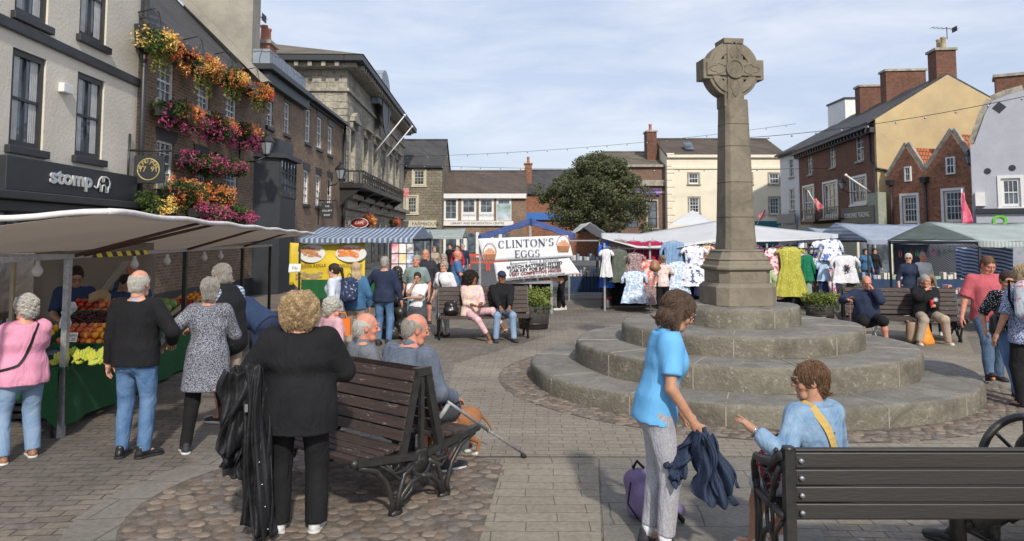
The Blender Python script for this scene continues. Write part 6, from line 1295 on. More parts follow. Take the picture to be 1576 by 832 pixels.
def wob(V, amp, fr, seed=0, aniso=(1, 1, 1)):
    """wrinkle displacement field (scalar) from a few warped waves"""
    rs = np.random.RandomState(seed); X = V*np.array(aniso); X = X+.25/fr*2*np.sin(X[:, [1,2,0]]*fr*.7+rs.uniform(0, 6, 3)); o = np.zeros(len(V))
    for i in range(6): d = rs.normal(size=3); d /= np.linalg.norm(d); f = fr*rs.uniform(.7, 2.2); o += np.sin(X@d*f+rs.uniform(0, 6))/(1+f/fr)
    return amp*o/1.6
def vnormals(V, Fq):
    n = np.zeros_like(V); a = V[Fq[:, 2]]-V[Fq[:, 0]]; b = V[Fq[:, 3]]-V[Fq[:, 1]]; c = np.cross(a, b)
    for i in range(4): np.add.at(n, Fq[:, i], c)
    return n/(np.linalg.norm(n, axis=1)[:, None]+1e-9)
def disp(V, Fq, d): return V+vnormals(V, Fq)*d[:, None]
_hc = {}
def head_mesh(sex, h):
    k = ('head', sex, h)
    if k in _hc: return _hc[k]
    v = Vox((-.11,-.13,-.22), (.11,.15,.14), h); m = sex == 'm'
    v.ell((0,-.012,.032), (.076,.096,.092)).ell((0,.02,-.035), (.060 if m else .056,.068,.082), .03)
    v.cone((-.030,.052,-.088),(.030,.052,-.088), .024, .024, .03).ell((0,.072,-.094), (.020 if m else .016,.018,.018), .02)
    v.cone((-.034,.078,.030),(.034,.078,.030), .011, .011, .02)
    for s_ in (-1, 1):
        v.ell((s_*.031,.096,.010), (.015,.016,.010), .014, op=-1); v.ell((s_*.042,.060,-.028), (.020,.022,.020), .02)
        v.ell((s_*.077,-.006,-.004), (.008,.019,.031), .006); v.ell((s_*.084,.000,.0), (.005,.009,.016), .004, op=-1)
    v.cone((0,.088,.018),(0,.109,-.020), .007, .0115, .010); v.ell((-.012,.098,-.024), (.008,.009,.007), .006); v.ell((.012,.098,-.024), (.008,.009,.007), .006)
    v.cone((-.016,.087,-.052),(.016,.087,-.052), .0075, .0075, .006); v.cone((-.018,.094,-.0565),(.018,.094,-.0565), .0025, .0025, .003, op=-1); v.cone((-.013,.086,-.062),(.013,.086,-.062), .007, .007, .006)
    v.cone((0,-.03,-.05),(0,-.030,-.105), .052 if m else .044, .050 if m else .042, .03)
    V, Fq = v.mesh(); mi = np.zeros(len(Fq), int); c = V[Fq].mean(1)
    lips = (np.abs(c[:,0]) < .024*np.sqrt(np.clip(1-((c[:,2]+.0565)/.014)**2, 0, 1))) & (c[:,1] > .082) & (np.abs(c[:,2]+.0565) < .014); mi[lips] = 1
    VV, FF, MI = [V], [Fq], [mi]; off = len(V)
    for s_ in (-1, 1):   # eyeballs with iris
        b = MB(); b.sphere((s_*.031,.0795,.010), .0128, 10, 8); e = np.array(b.v); q = [f if len(f) == 4 else (f[0], f[1], f[2], f[2]) for f in b.f]; q = np.array(q); c = e[q].mean(1)
        d = np.hypot(c[:,0]-s_*.031, c[:,2]-.010); m2 = np.where((d < .0065) & (c[:,1] > .084), 3, 2); VV.append(e); FF.append(q+off); MI.append(m2); off += len(e)
    for s_ in (-1, 1):
        b = MB(); b.tube([(s_*.012,.098,.032),(s_*.030,.101,.038),(s_*.048,.090,.032)], [.0025,.0045,.002], 5, up=(0,1,0)); e = np.array(b.v); q = np.array([f if len(f) == 4 else tuple(f[:4]) for f in b.f]); VV.append(e); FF.append(q+off); MI.append(np.full(len(q), 4)); off += len(e)
    _hc[k] = (np.concatenate(VV), np.concatenate(FF), np.concatenate(MI)); return _hc[k]
def hand_mesh(curl, h):
    """right hand: wrist at origin, fingers along +x, palm facing -z, thumb on +y"""
    k = ('hand', curl, h)
    if k in _hc: return _hc[k]
    v = Vox((-.04,-.07,-.11), (.21,.09,.05), h); c = {'relax': .35, 'grip': 1.15, 'flat': .12, 'point': .5}[curl]
    v.cone((0,0,0),(.03,0,0), .024, .024, .02, (0,1,0), 1.25); v.cone((.03,-.014,0),(.085,-.020,0), .017, .013, .02); v.cone((.03,.012,0),(.09,.020,0), .018, .013, .02); v.cone((.04,0,0),(.09,0,0), .017, .0125, .02)
    for i, (y, ln) in enumerate(((.028,.078),(.009,.086),(-.010,.080),(-.028,.062))):
        cc = c*(.25 if curl == 'point' and i == 0 else 1)*(1+.08*i); p = np.array((.088-.004*abs(i-1),y,0.)); a = cc*.5; r = .0088-.0006*i
        for j, f in enumerate((.45,.30,.25)):
            q = p+np.array((math.cos(a), .10*(1.5-i)/3, -math.sin(a)))*ln*f; v.cone(p, q, r, r*.93, .003); p = q; a += cc*.75; r *= .92
    t0 = np.array((.028,.022,-.006)); t1 = t0+np.array((.032,.026,-.014)); t2 = t1+np.array((.026,.006 if c < .9 else -.012,-.012-.01*c)); t3 = t2+np.array((.020,-.004 if c < .9 else -.018,-.006-.008*c))
    v.cone(t0, t1, .014, .0115, .012); v.cone(t1, t2, .011, .0098, .003); v.cone(t2, t3, .0098, .008, .003)
    v.cone((-.035,0,0),(.01,0,0), .022, .024, .02); _hc[k] = v.mesh(); return _hc[k]
def shoe_mesh(kind, h):
    k = ('shoe', kind, h)
    if k in _hc: return _hc[k]
    v = Vox((-.07,-.11,-.01), (.07,.22,.19 if kind == 'boot' else .14), h)
    v.ell((0,-.035,.035), (.036,.048,.048), .02).cone((0,-.02,.038),(0,.10,.030), .040, .036, .02).ell((0,.135,.026), (.046,.055,.032), .03).cone((0,-.025,.05),(0,-.03,.09), .040, .038, .02)
    if kind == 'boot': v.cone((0,-.03,.08),(0,-.03,.17), .046, .05, .02)
    v.cut((0,0,.012), (0,0,-1)); up = v.mesh()
    s_ = Vox((-.07,-.12,-.01), (.07,.22,.05), h); s_.cone((0,-.04,.012),(0,-.04,.012), .044, .044, .01).cone((0,-.03,.012),(0,.13,.012), .043, .050, .02); s_.cut((0,0,.026), (0,0,1)); s_.cut((0,0,0), (0,0,-1)); _hc[k] = (up, s_.mesh()); return _hc[k]
def hair_mesh(kind, h):
    k = ('hair', kind, h)
    if k in _hc: return _hc[k]
    v = Vox((-.24,-.26,-.42), (.24,.20,.26), h)
    face = lambda r=(.066,.085,.105), c=(0,.118,-.045): v.ell(c, r, .012, op=-1)
    amp, fr, an = .003, 70, (1, 1, .25)
    if kind in ('short','grey_short'):
        v.ell((0,-.016,.038), (.084,.104,.096), .0); v.ell((0,-.055,-.02), (.070,.060,.075), .02); face((.085,.090,.12), (0,.125,-.035)); v.cut((0,0,-.075), (0,0,-1)); [v.ell((s_*.085,.012,-.035), (.03,.045,.040), .01, op=-1) for s_ in (-1,1)]; amp = .004
    elif kind == 'crop':
        v.ell((0,-.016,.036), (.080,.100,.095), 0); v.ell((0,-.05,-.02), (.068,.058,.07), .02); face((.085,.085,.125), (0,.120,-.04)); v.cut((0,0,-.07), (0,0,-1)); [v.ell((s_*.085,.010,-.035), (.03,.045,.040), .01, op=-1) for s_ in (-1,1)]; amp = .0015
    elif kind == 'ring':
        v.ell((0,-.022,.02), (.082,.098,.082), 0); v.ell((0,-.05,-.02), (.069,.06,.07), .02); v.ell((0,.01,.095), (.070,.115,.058), .01, op=-1); face((.10,.10,.14), (0,.115,-.0)); v.cut((0,0,-.07), (0,0,-1)); [v.ell((s_*.085,.010,-.035), (.03,.045,.040), .01, op=-1) for s_ in (-1,1)]; amp = .002
    elif kind == 'curl':   # short permed set
        v.ell((0,-.022,.045), (.100,.118,.105), 0); v.ell((0,-.06,-.02), (.088,.070,.085), .02); face((.072,.09,.115), (0,.135,-.05)); v.cut((0,0,-.095), (0,0,-1)); amp, fr, an = .009, 95, (1,1,1)
    elif kind == 'curlbig':
        v.ell((0,-.035,.025), (.132,.132,.108), 0); v.ell((0,-.06,-.045), (.128,.085,.075), .03); v.cone((-.07,-.07,-.075),(.07,-.07,-.075), .045, .045, .03); face((.064,.10,.12), (0,.125,-.05)); amp, fr, an = .013, 85, (1,1,.55)
    elif kind == 'bob':
        v.ell((0,-.020,.036), (.092,.110,.104), 0); v.ell((0,-.045,-.05), (.092,.075,.085), .02); [v.cone((s_*.072,-.01,.0),(s_*.075,.02,-.105), .026, .022, .02) for s_ in (-1,1)]; face((.060,.085,.12), (0,.125,-.05)); v.cut((0,0,-.108), (0,0,-1)); amp = .005
    elif kind == 'long':
        v.ell((0,-.020,.036), (.092,.110,.104), 0); v.ell((0,-.045,-.06), (.095,.075,.10), .02); v.cone((-.045,-.075,-.10),(-.035,-.085,-.30), .055, .035, .03); v.cone((.045,-.075,-.10),(.035,-.085,-.30), .055, .035, .03); face((.060,.085,.13), (0,.125,-.05)); amp = .006
    elif kind in ('pony','bun'):
        v.ell((0,-.018,.036), (.084,.105,.098), 0); v.ell((0,-.05,-.02), (.070,.06,.07), .02); face((.078,.09,.12), (0,.125,-.035)); v.cut((0,0,-.07), (0,0,-1)); amp = .004
        if kind == 'pony': v.cone((0,-.105,.03),(0,-.15,.0), .022, .032, .01); v.cone((0,-.15,.0),(.0,-.165,-.20), .034, .018, .02)
        else: v.ell((0,-.125,.045), (.045,.04,.042), .01)
    elif kind == 'afro':
        v.ell((0,-.045,.02), (.165,.15,.155), 0); v.ell((0,-.08,-.08), (.16,.12,.12), .04); face((.068,.12,.12), (0,.135,-.045)); amp, fr, an = .015, 80, (1,1,1)
    elif kind == 'cap':
        v.ell((0,-.012,.040), (.087,.106,.095), 0); v.cut((0,0,.035), (0,-.25,-1)); v.cone((0,.06,.052),(0,.15,.040), .012, .010, .01, (1,0,0), 5.5); amp = 0
    V, Fq = v.mesh()
    if amp: V = disp(V, Fq, wob(V, amp, fr, 3, an)+wob(V, amp*.5, fr*2.1, 5, an))
    _hc[k] = (V, Fq); return _hc[k]
def strands(name, kind, Hm, hc, sc, m, parent, n, seg=.012, rt=.0017):
    V, Fq = hair_mesh(kind, .0055); rs = np.random.RandomState(8); idx = rs.randint(0, len(V), n); nn = vnormals(V, Fq); b = MB()
    for i_ in idx:
        p, u = V[i_].copy(), nn[i_]; g_ = A3(p[0]*2.5, -.35+p[1]*1.2, -1.0)+rs.normal(size=3)*.28; t = unit(g_-u*(g_@u)); q = [p-u*.001]
        for k in range(5): t = unit(t+A3(0,0,-.10)-u*.06*k+rs.normal(size=3)*.05); q.append(q[-1]+t*seg*rs.uniform(.8, 1.3)+u*(.0022 if k < 2 else -.0008))
        b.tube([Vector(Hm @ (x*sc)+hc) for x in q], [rt*.5,rt,rt,rt,rt*.8,rt*.2], 4, caps=False)
    return b.build(name, m, parent, fix=False)
def curls(name, kind, Hm, hc, sc, m, parent, n, rad=.014, rt=.0035, len_=1.0):
    V, Fq = hair_mesh(kind, .0055); rs = np.random.RandomState(5); idx = rs.randint(0, len(V), n); nn = vnormals(V, Fq); b = MB()
    for i_ in idx:
        p, u = V[i_], nn[i_]
        if p[2] < -.02 and p[1] > .03: continue
        t = unit(np.cross(u, rs.normal(size=3))); bt = np.cross(u, t); R0 = rad*rs.uniform(.6, 1.25); c0 = p+u*R0*.15; drop = A3(0,0,-1)*rs.uniform(.2, 1.2)*R0*2*len_
        q = [(c0+(t*math.cos(a)+ (u*.75+bt*.4)*math.sin(a))*R0+drop*(k/7)) for k, a in enumerate(np.linspace(0, 4.6, 8))]
        b.tube([Vector(Hm @ (x*sc)+hc) for x in q], [rt*.6]+[rt]*6+[rt*.5], 4, caps=False)
    return b.build(name, m, parent, fix=False)
def hairmat(name, c1, c2, curl=False):
    if name in _mc: return _mc[name]
    m, nt, b = base(name, .55, 0, .3); o = coord(nt); v = mapping(nt, o, (1, 1, .9) if curl else (1, 1, .12)); n_ = noise(nt, v, 110 if curl else 160, 3, .6, 1.0 if curl else .3)
    nt.links.new(mixc(nt, ramp(nt, n_, .35, .65), c1, c2), b.inputs['Base Color']); bump(nt, b, n_, .008); _mc[name] = m; return m
def skinmats(name, c):
    k = 'skin_'+name
    if k in _mc: return _mc[k]
    m, nt, b = base('skin', .55, 0, .35); o = coord(nt); nt.links.new(mixc(nt, ramp(nt, noise(nt, o, 22, 4, .6), .35, .7), c, (c[0]*.88, c[1]*.68, c[2]*.62)), b.inputs['Base Color']); b.inputs['Subsurface Weight'].default_value = .12; b.inputs['Subsurface Radius'].default_value = (.02,.008,.004); b.inputs['Subsurface Scale'].default_value = .5; bump(nt, b, noise(nt, o, 160, 3), .0015)
    lip = mat('lips_'+name, (c[0]*.75, c[1]*.42, c[2]*.42), .45); eye = mat('eye_white', (.7,.68,.65), .25, var=.05); iris = mat('iris', (.03,.022,.015), .15); _mc[k] = [m, lip, eye, iris]; return _mc[k]
SK = {'pale': (.62,.36,.26), 'ruddy': (.58,.28,.20), 'tan': (.45,.26,.17), 'brown': (.22,.115,.065)}
HC = {'white': hairmat('white_hair', (.62,.60,.55), (.40,.38,.34), True), 'grey': hairmat('grey_hair', (.40,.37,.33), (.20,.185,.165)), 'blond': hairmat('blond_hair', (.60,.44,.25), (.22,.14,.07), True), 'lblond': hairmat('light_blond_hair', (.55,.42,.26), (.34,.24,.14)), 'dbrown': hairmat('dark_brown_hair', (.045,.028,.018), (.02,.013,.01)), 'brown': hairmat('brown_hair', (.12,.075,.05), (.055,.035,.025)), 'auburn': hairmat('auburn_hair', (.20,.11,.06), (.08,.045,.025)), 'black': hairmat('black_hair', (.015,.011,.009), (.03,.022,.016), True), 'mousy': hairmat('mousy_hair', (.26,.19,.12), (.13,.09,.06))}
M_brow = mat('eyebrow', (.10,.07,.05), .8); M_specs = mat('spectacle_frame', (.03,.025,.02), .3); M_lens = mat('dark_lens', (.01,.01,.012), .08)
M_sole_w = mat('white_sole', (.65,.64,.6), .7); M_sole_b = mat('black_sole', (.02,.02,.02), .7)
def cloth(name, c, c2=None, rough=.88, scale=6, fold=.03, weave=0): 
    if name in _mc: return _mc[name]
    m, nt, b = base(name, rough, 0, .25); o = coord(nt); c = rgb(c)[:3]; f = ramp(nt, noise(nt, o, scale, 5, .6), .35, .68); col = mixc(nt, f, c, c2 or tuple(x*.72 for x in c))
    if weave: col = mixc(nt, ramp(nt, noise(nt, o, weave, 2), .45, .55), col, tuple(x*.6 for x in c))
    nt.links.new(col, b.inputs['Base Color']); a = N(nt, 'ShaderNodeMath', operation='MULTIPLY_ADD', n_1=.05); nt.links.new(noise(nt, o, 160, 2), a.inputs[0]); nt.links.new(noise(nt, mapping(nt, o, (1,1,.5)), 7, 3, .6, .8), a.inputs[2]); bump(nt, b, a.outputs[0], fold); _mc[name] = m; return m
A3 = lambda *a: np.array(a, float)
def unit(v): return v/ (np.linalg.norm(v)+1e-9)
def ik(a, t, l1, l2, pole):
    d = t-a; L = np.linalg.norm(d); L = min(L, (l1+l2)*.995); u = unit(d); t = a+u*L; x = (l1*l1-l2*l2+L*L)/(2*L); y = math.sqrt(max(l1*l1-x*x, 0)); p = pole-u*(pole@u); p = unit(p); return a+u*x+p*y, t
def rotm(ax, a): return np.array(Matrix.Rotation(a, 3, ax))
def person(label, loc, face, h=1.72, sex='m', g=1.0, belly=0, sit=None, lean=0, side=0, tw=0, hl=None, hr=None, pl=None, pr=None, fl=None, fr=None, ft=(8,-8), hy=0, hp=0, hair=('short','brown'), skin='pale', top=None, bot=None, shoe=None, spec=None, det=.012, cat='person', curl=('relax','relax'), group=None, extra=None, name='person', sh=1.0, allmat=None, kp=None, nohead=False):
    """face: heading in degrees, 0 = away from camera (+Y), 90 = towards -X"""
    s = h/1.75; R = thing(name, label, cat, (loc[0], loc[1], loc[2] if len(loc) > 2 else 0), R_(face), group); far = det > .016
    hip = A3(0, 0, (sit+.10) if sit is not None else .93*s); U = A3(math.sin(R_(side)), math.sin(R_(lean)), math.cos(R_(lean))*math.cos(R_(side))); U = unit(U)
    X = A3(1,0,0); X = unit(X-U*(X@U)); Xs = np.array(Matrix.Rotation(R_(tw), 3, Vector(U))) @ X; Fw = np.cross(U, X); Fs = np.cross(U, Xs)
    fem = sex == 'f'
    st = [(-.07,0,.118,1.42),(.06,0,.108,1.32),(.20,.01,.106,1.30),(.33,.015,.112,1.38),(.42,.0,.092,1.72),(.475,-.012,.062,1.9)] if not fem else [(-.07,-.005,.116,1.40),(.05,0,.103,1.32),(.17,.005,.094,1.30),(.32,.022,.112,1.30),(.42,.0,.084,1.66),(.472,-.01,.056,1.85)]
    def axat(t): f = min(1, max(0, t/.35)); a = unit(X*(1-f)+Xs*f); return a
    def torso(v, off, t0=-9, kk=.04, gg=1.0):
        pr_ = None
        for (t, y, r, q) in st:
            gr = g if t < .40 else 1+(g-1)*.5; rr = (r*gr+off)*s*gg; c = hip+U*t*s+np.cross(U, axat(t))*(y+ (belly*.10 if .0 < t < .25 else 0))*s
            if pr_ is not None: v.cone(pr_[0], c, pr_[1], rr, kk*s, axat(t), (q+pr_[2])/2)
            pr_ = (c, rr, q)
        if belly and off > 0: v.ell(hip+U*.10*s+Fw*(.03+belly*.06)*s, (.165*g*s, .11*s*(1+belly)+off, .17*s), .06*s, [X, Fw, U])
        if fem and off < .2: [v.ell(hip+U*.315*s+np.cross(U, Xs)*.075*s*g+Xs*e*.075*s*g, (.062*g*s+off,)*3, .05*s) for e in (-1,1)]
    shc = hip+U*.435*s; SW = (.172 if not fem else .150)*s*(1+(g-1)*.6)*sh; S = {-1: shc-Xs*SW, 1: shc+Xs*SW}
    ua, fa = .285*s, .255*s; arms = {}
    for e, t, p in ((-1, hl, pl), (1, hr, pr)):
        t = A3(*t) if t is not None else A3(e*(.27+.12*(g-1))*s+shc[0], .05*s+shc[1], shc[2]-.50*s); p = A3(*p) if p is not None else A3(e*.5, -1.0, -.3); el, w_ = ik(S[e], t, ua, fa, p); arms[e] = (S[e], el, w_)
    hj = {-1: hip-X*.088*s*(1+(g-1)*.5)-A3(0,0,.02), 1: hip+X*.088*s*(1+(g-1)*.5)-A3(0,0,.02)}; legs = {}; tl, cl = .425*s, .405*s; zf = .085
    for e, t in ((-1, fl), (1, fr)):
        t = A3(*t) if t is not None else (A3(e*.10*s, 0, 0) if sit is None else A3(e*.12*s, .46*s, 0)); t = t+A3(0,0,zf); kn, an_ = ik(hj[e], t, tl, cl, A3(*(kp[0 if e < 0 else 1] if kp else (e*.12, 1, .25)))); legs[e] = (hj[e], kn, an_)
    nb = hip+U*.495*s; hd_ = unit(U*.6+A3(0,.14+.006*hp,.55)); hc = nb+hd_*.150*s+Fs*.0009*max(hp,0)*s
    pts = [hip, hc, nb]+[q for a in arms.values() for q in a]+[q for a in legs.values() for q in a]; lo = np.min(pts, 0)-A3(.26,.26,.2)*max(1, g); hi = np.max(pts, 0)+A3(.26,.28,.2)*max(1, g)
    zsc = s
    bb = (lo, hi)
    # ---- body ----
    v = Vox(lo, hi, det*1.15); torso(v, -.014, gg=.95); v.cone(nb-U*.05*s, hc-hd_*.03*s-np.cross(U,Xs)*.02*s, .060*s, .050*s, .03*s); [v.cone(nb-U*.01*s, S[q]*.7+nb*.3-U*.01*s, .036*s, .028*s, .03*s) for q in (-1,1)]
    thg = .075*(1+(g-1)*.6); 
    for e in (-1, 1):
        a, k_, w_ = arms[e]; v.cone(a, k_, .050*s*g**.5, .038*s*g**.4, .03*s); v.cone(k_, w_, .040*s*g**.4, .025*s, .02*s)
        a, k_, n_ = legs[e]; v.cone(a, k_, thg*s, .050*s*g**.3, .05*s); v.cone(k_, k_*.65+n_*.35, .050*s*g**.3, .050*s*g**.3, .02*s); v.cone(k_*.65+n_*.35, n_, .050*s*g**.3, .034*s, .03*s)
        fy = R_(ft[0 if e < 0 else 1]); fd = A3(-math.sin(fy), math.cos(fy), 0); v.cone(n_+A3(0,0,-.03), n_+fd*.12+A3(0,0,-.05), .032, .028, .02)
    V, Fq = v.mesh(); MI = np.zeros(len(Fq), int); VV, FF, MM = [V], [Fq], [MI]; off = len(V)
    # head frame
    hz = unit(A3(0,0,1)*.75+U*.25); Hm = np.array(Matrix.Rotation(R_(hy+tw*.7), 3, 'Z')) @ np.array(Matrix.Rotation(R_(-hp), 3, 'X'))
    if not nohead:
        hh = .0075 if not far else .011; HV, HF, HM = head_mesh(sex, hh if det > .011 else .0055); HV2 = (HV*s*1.02) @ Hm.T + hc; VV.append(HV2); FF.append(HF+off); MM.append(HM); off += len(HV)
    hands = {}
    for e in (-1, 1):
        a, k_, w_ = arms[e]; d = unit(w_-k_); HVm, HFm = hand_mesh(curl[0 if e < 0 else 1], .0045 if det < .0135 else .0075)
        pn = A3(e*1.0, 0, 0)*-1  # palm faces the body
        if abs(d@A3(0,0,1)) < .55: pn = A3(0,0,-1)
        z_ = -unit(pn-d*(pn@d)); y_ = np.cross(z_, d)
        Hq = HVm*s*.90*(A3(1,1,1) if True else 1)
        if (y_@A3(0,1,0) if abs(pn[0]) > .5 else -e*(y_@A3(1,0,0))) < 0: Hq = Hq*A3(1,-1,1); HFm = HFm[:, ::-1]
        VV.append(np.outer(Hq[:,0], d)+np.outer(Hq[:,1], y_)+np.outer(Hq[:,2], z_)+w_); FF.append(HFm+off); MM.append(np.zeros(len(HFm), int)); off += len(Hq); hands[e] = (w_, d)
    body = meshnp('body', np.concatenate(VV), np.concatenate(FF), (skinmats(skin, SK[skin])+[M_brow]) if not allmat else [allmat]*5, R, True); body.data.polygons.foreach_set('material_index', np.concatenate(MM).astype(np.int32)) if len(body.data.polygons) == sum(len(q) for q in MM) else None
    def add(nm, v, m, amp=.0, fr=20, seed=1, an=(1,1,.6), parent=None):
        V, Fq = v.mesh()
        if not len(V): return None
        if amp: V = disp(V, Fq, wob(V, amp, fr, seed, an))
        return meshnp(nm, V, Fq, allmat or m, parent or R, True)
    seed = int(abs(loc[0]*91+loc[1]*37)) % 97
    # ---- top ----
    if top:
        T = dict(off=.014, sleeve=1, hem=-.10, loose=1.0, neck=.508, slo=.014, nm='shirt'); T.update(top); v = Vox(lo, hi, det); torso(v, T['off'])
        if T['hem'] < -.08:
            hb = hip+U*(T['hem'])*s; fl_ = T.get('flare', 1.0); v.cone(hip+U*.05*s, hb if sit is None else hip+U*-.08*s, (.104*g+T['off'])*s, (.112*g*fl_+T['off'])*s, .05*s, X, 1.42)
            if T['hem'] < -.2 and sit is None: v.cone(hip, hb, (.112*g+T['off'])*s, (.120*g*fl_+T['off'])*s, .03*s, X, 1.4)
        v.cut(hip+U*(T['hem'] if sit is None else max(T['hem'], -.12))*s, -U); nk = hip+U*T['neck']*s; v.cone(nb-U*.06*s, nk+Fs*-.0, .085*s, .062*s, .03*s); [v.cone(nb-U*.025*s, S[q]*.8+nb*.2, .064*s, (.046+T['off'])*s, .05*s) for q in (-1,1)]
        v.cut(nk, unit(U+Fs*-.25))
        for e in (-1, 1):
            a, k_, w_ = arms[e]; ro = T['slo']; v.cone(a, k_ if T['sleeve'] > .5 else a+(k_-a)*T['sleeve']*2, (.052*g**.5+ro)*s, ((.042 if T['sleeve'] > .5 else .050)*g**.5+ro*1.1)*s, .035*s, flat=T['sleeve'] <= .5)
            if T['sleeve'] > .5: q = k_+(w_-k_)*(T['sleeve']-.5)*2*.97; v.cone(k_, q, (.042*g**.4+ro)*s, (.030+ro*.8)*s, .02*s, flat=True)
        if T.get('hood'): v.ell(nb+Fs*-.07*s-U*.0, (.10*s,.065*s,.055*s), .02, [Xs, Fs, U])
        if T.get('collar'): v.cone(nb-U*.03*s, nb+U*.012*s, .072*s, .066*s, .008*s)
        to = topo = add(T['nm'], v, T['m'], T.get('w', .006)*1.35, T.get('wf', 17), seed, (1.5,1.5,.6))
        if T.get('collarm'):
            v = Vox(nb-A3(.12,.12,.12), nb+A3(.12,.12,.14), min(det, .009)); v.cone(nb-U*.04*s, nb+U*.022*s, .074*s, .064*s, .0); v.cut(nb+U*.024*s, U); add('collar', v, T['collarm'], 0, parent=to)
    if bot:
        B = dict(kind='trousers', loose=.016, flare=1.0, nm='trousers', top=.02); B.update(bot); v = Vox(lo, hi, det); lo_ = B['loose']
        if not (sit is None and B.get('skirt')): 
            v.cone(hip+U*B['top']*s, hip-U*.05*s, (.108*g+lo_*.5)*s, (.118*g+lo_*.5)*s, .03*s, X, 1.42); v.cut(hip+U*(B['top']+.03)*s, U)
        for e in (-1, 1):
            a, k_, n_ = legs[e]; kr = .056*g**.4+lo_; v.cone(a-U*.0, k_, (thg+.010+lo_*.6)*s, kr*s, .035*s)
            if B['kind'] == 'trousers': q = n_+(k_-n_)*B.get('up', .0)+ (0 if B.get('up') else (n_-k_)*.06); v.cone(k_, q, kr*s, (.040+lo_)*B['flare']*s, .025*s, flat=True)
            elif B['kind'] == 'shorts': v.cone(k_, k_+(k_-a)*.02, (kr+.01)*s, (kr+.012)*s, .02, flat=True)
        bo = add(B['nm'], v, B['m'], B.get('w', .006), 15, seed+7, (1,1,1.0))
    if shoe:
        Sh = dict(kind='shoe', m=M_black, sole=M_sole_b); Sh.update(shoe); up_, so_ = shoe_mesh(Sh['kind'], .007 if not far else .011)
        for e in (-1, 1):
            n_ = legs[e][2]; fy = R_(ft[0 if e < 0 else 1]); Rz = np.array(Matrix.Rotation(fy, 3, 'Z'))
            if n_[2] > .13: kd = unit(legs[e][2]-legs[e][1]); Rz = Rz @ np.array(Matrix.Rotation(R_(25), 3, 'X'))
            k = s**.5*(1.0 if not fem else .9); org = n_-A3(0,0,zf)
            a_ = meshnp('shoe', (up_[0]*k) @ Rz.T + org, up_[1], allmat or Sh['m'], R, True); meshnp('sole', (so_[0]*k) @ Rz.T + org, so_[1], allmat or Sh['sole'], a_, True)
    if hair and not nohead:
        HV, HF = hair_mesh(hair[0], .0055 if det < .0125 else .009); hm = HC[hair[1]] if isinstance(hair[1], str) else hair[1]; ho = meshnp('hair' if hair[0] != 'cap' else 'cap', (HV*s*1.02) @ Hm.T + hc, HF, allmat or hm, R, True)
        if hair[0] in ('short','bob','ring','crop','pony','long') and not allmat and det < .0135: strands('strands', hair[0], Hm, hc, s*1.02, hm, ho, {'ring': 700, 'crop': 900}.get(hair[0], 1700), *((.007,.0013) if hair[0] in ('crop','ring') else (.012,.0019)))
        if hair[0] in ('curl','curlbig','afro') and not allmat: curls('curls', hair[0], Hm, hc, s*1.02, hm, ho, {'curl': 1300, 'curlbig': 4200, 'afro': 1300}[hair[0]], *{'curl': (.008,.0022), 'curlbig': (.009,.0014,2.0), 'afro': (.012,.0035)}[hair[0]])
    HM4 = Matrix([[*r, 0] for r in (Hm*s*1.02).tolist()]+[[0,0,0,1]]); HM4.translation = Vector(hc)
    if spec:
        b = MB(HM4)
        if spec == 'up': zz, yy = .085, .075
        else: zz, yy = .010, .108
        for e in (-1, 1):
            b.tube([(e*.032+.021*math.cos(a/6*PI), yy-.004*abs(math.cos(a/6*PI)), zz+.015*math.sin(a/6*PI)) for a in range(13)], .0022, 5); b.tube([(e*.053,yy,zz+.004),(e*.078,.03,zz+.004),(e*.080,-.02,zz-.004)], .002, 5)
        b.tube([(-.011,yy,zz+.004),(.011,yy,zz+.004)], .002, 5); gl = b.build('glasses', M_specs, R)
        if spec in ('sun','up'):
            b = MB(HM4); [b.sphere((e*.032,yy-.003,zz), .018, 10, 6, (1.08,.25,.8)) for e in (-1,1)]; b.build('lens', M_lens, gl)
    if hair and hair[0] in ('none',): pass
    info = dict(top=topo if top else None, root=R, hands=hands, arms=arms, legs=legs, hip=hip, U=U, X=X, F=Fw, nb=nb, shc=shc, hc=hc, S=S, s=s, lo=lo, hi=hi, Xs=Xs, Fs=Fs, HM=HM4, head=Hm)
    if extra: extra(info)
    return info
from mathutils.bvhtree import BVHTree
def snap(i, pts, lift=.005, tree=None):
    me = i['top'].data; bv = tree or BVHTree.FromPolygons([v.co for v in me.vertices], [p.vertices for p in me.polygons]); out = []; U, hip = Vector(i['U']), Vector(i['hip'])
    for p in pts:
        p = Vector(p); h_ = (p-hip).dot(U); a = hip+U*min(h_, .36*i['s']); d = (p-a).normalized(); hit = bv.ray_cast(a+d*.8, -d)
        if hit[0] is not None: out.append(hit[0]+d*lift)
    return out
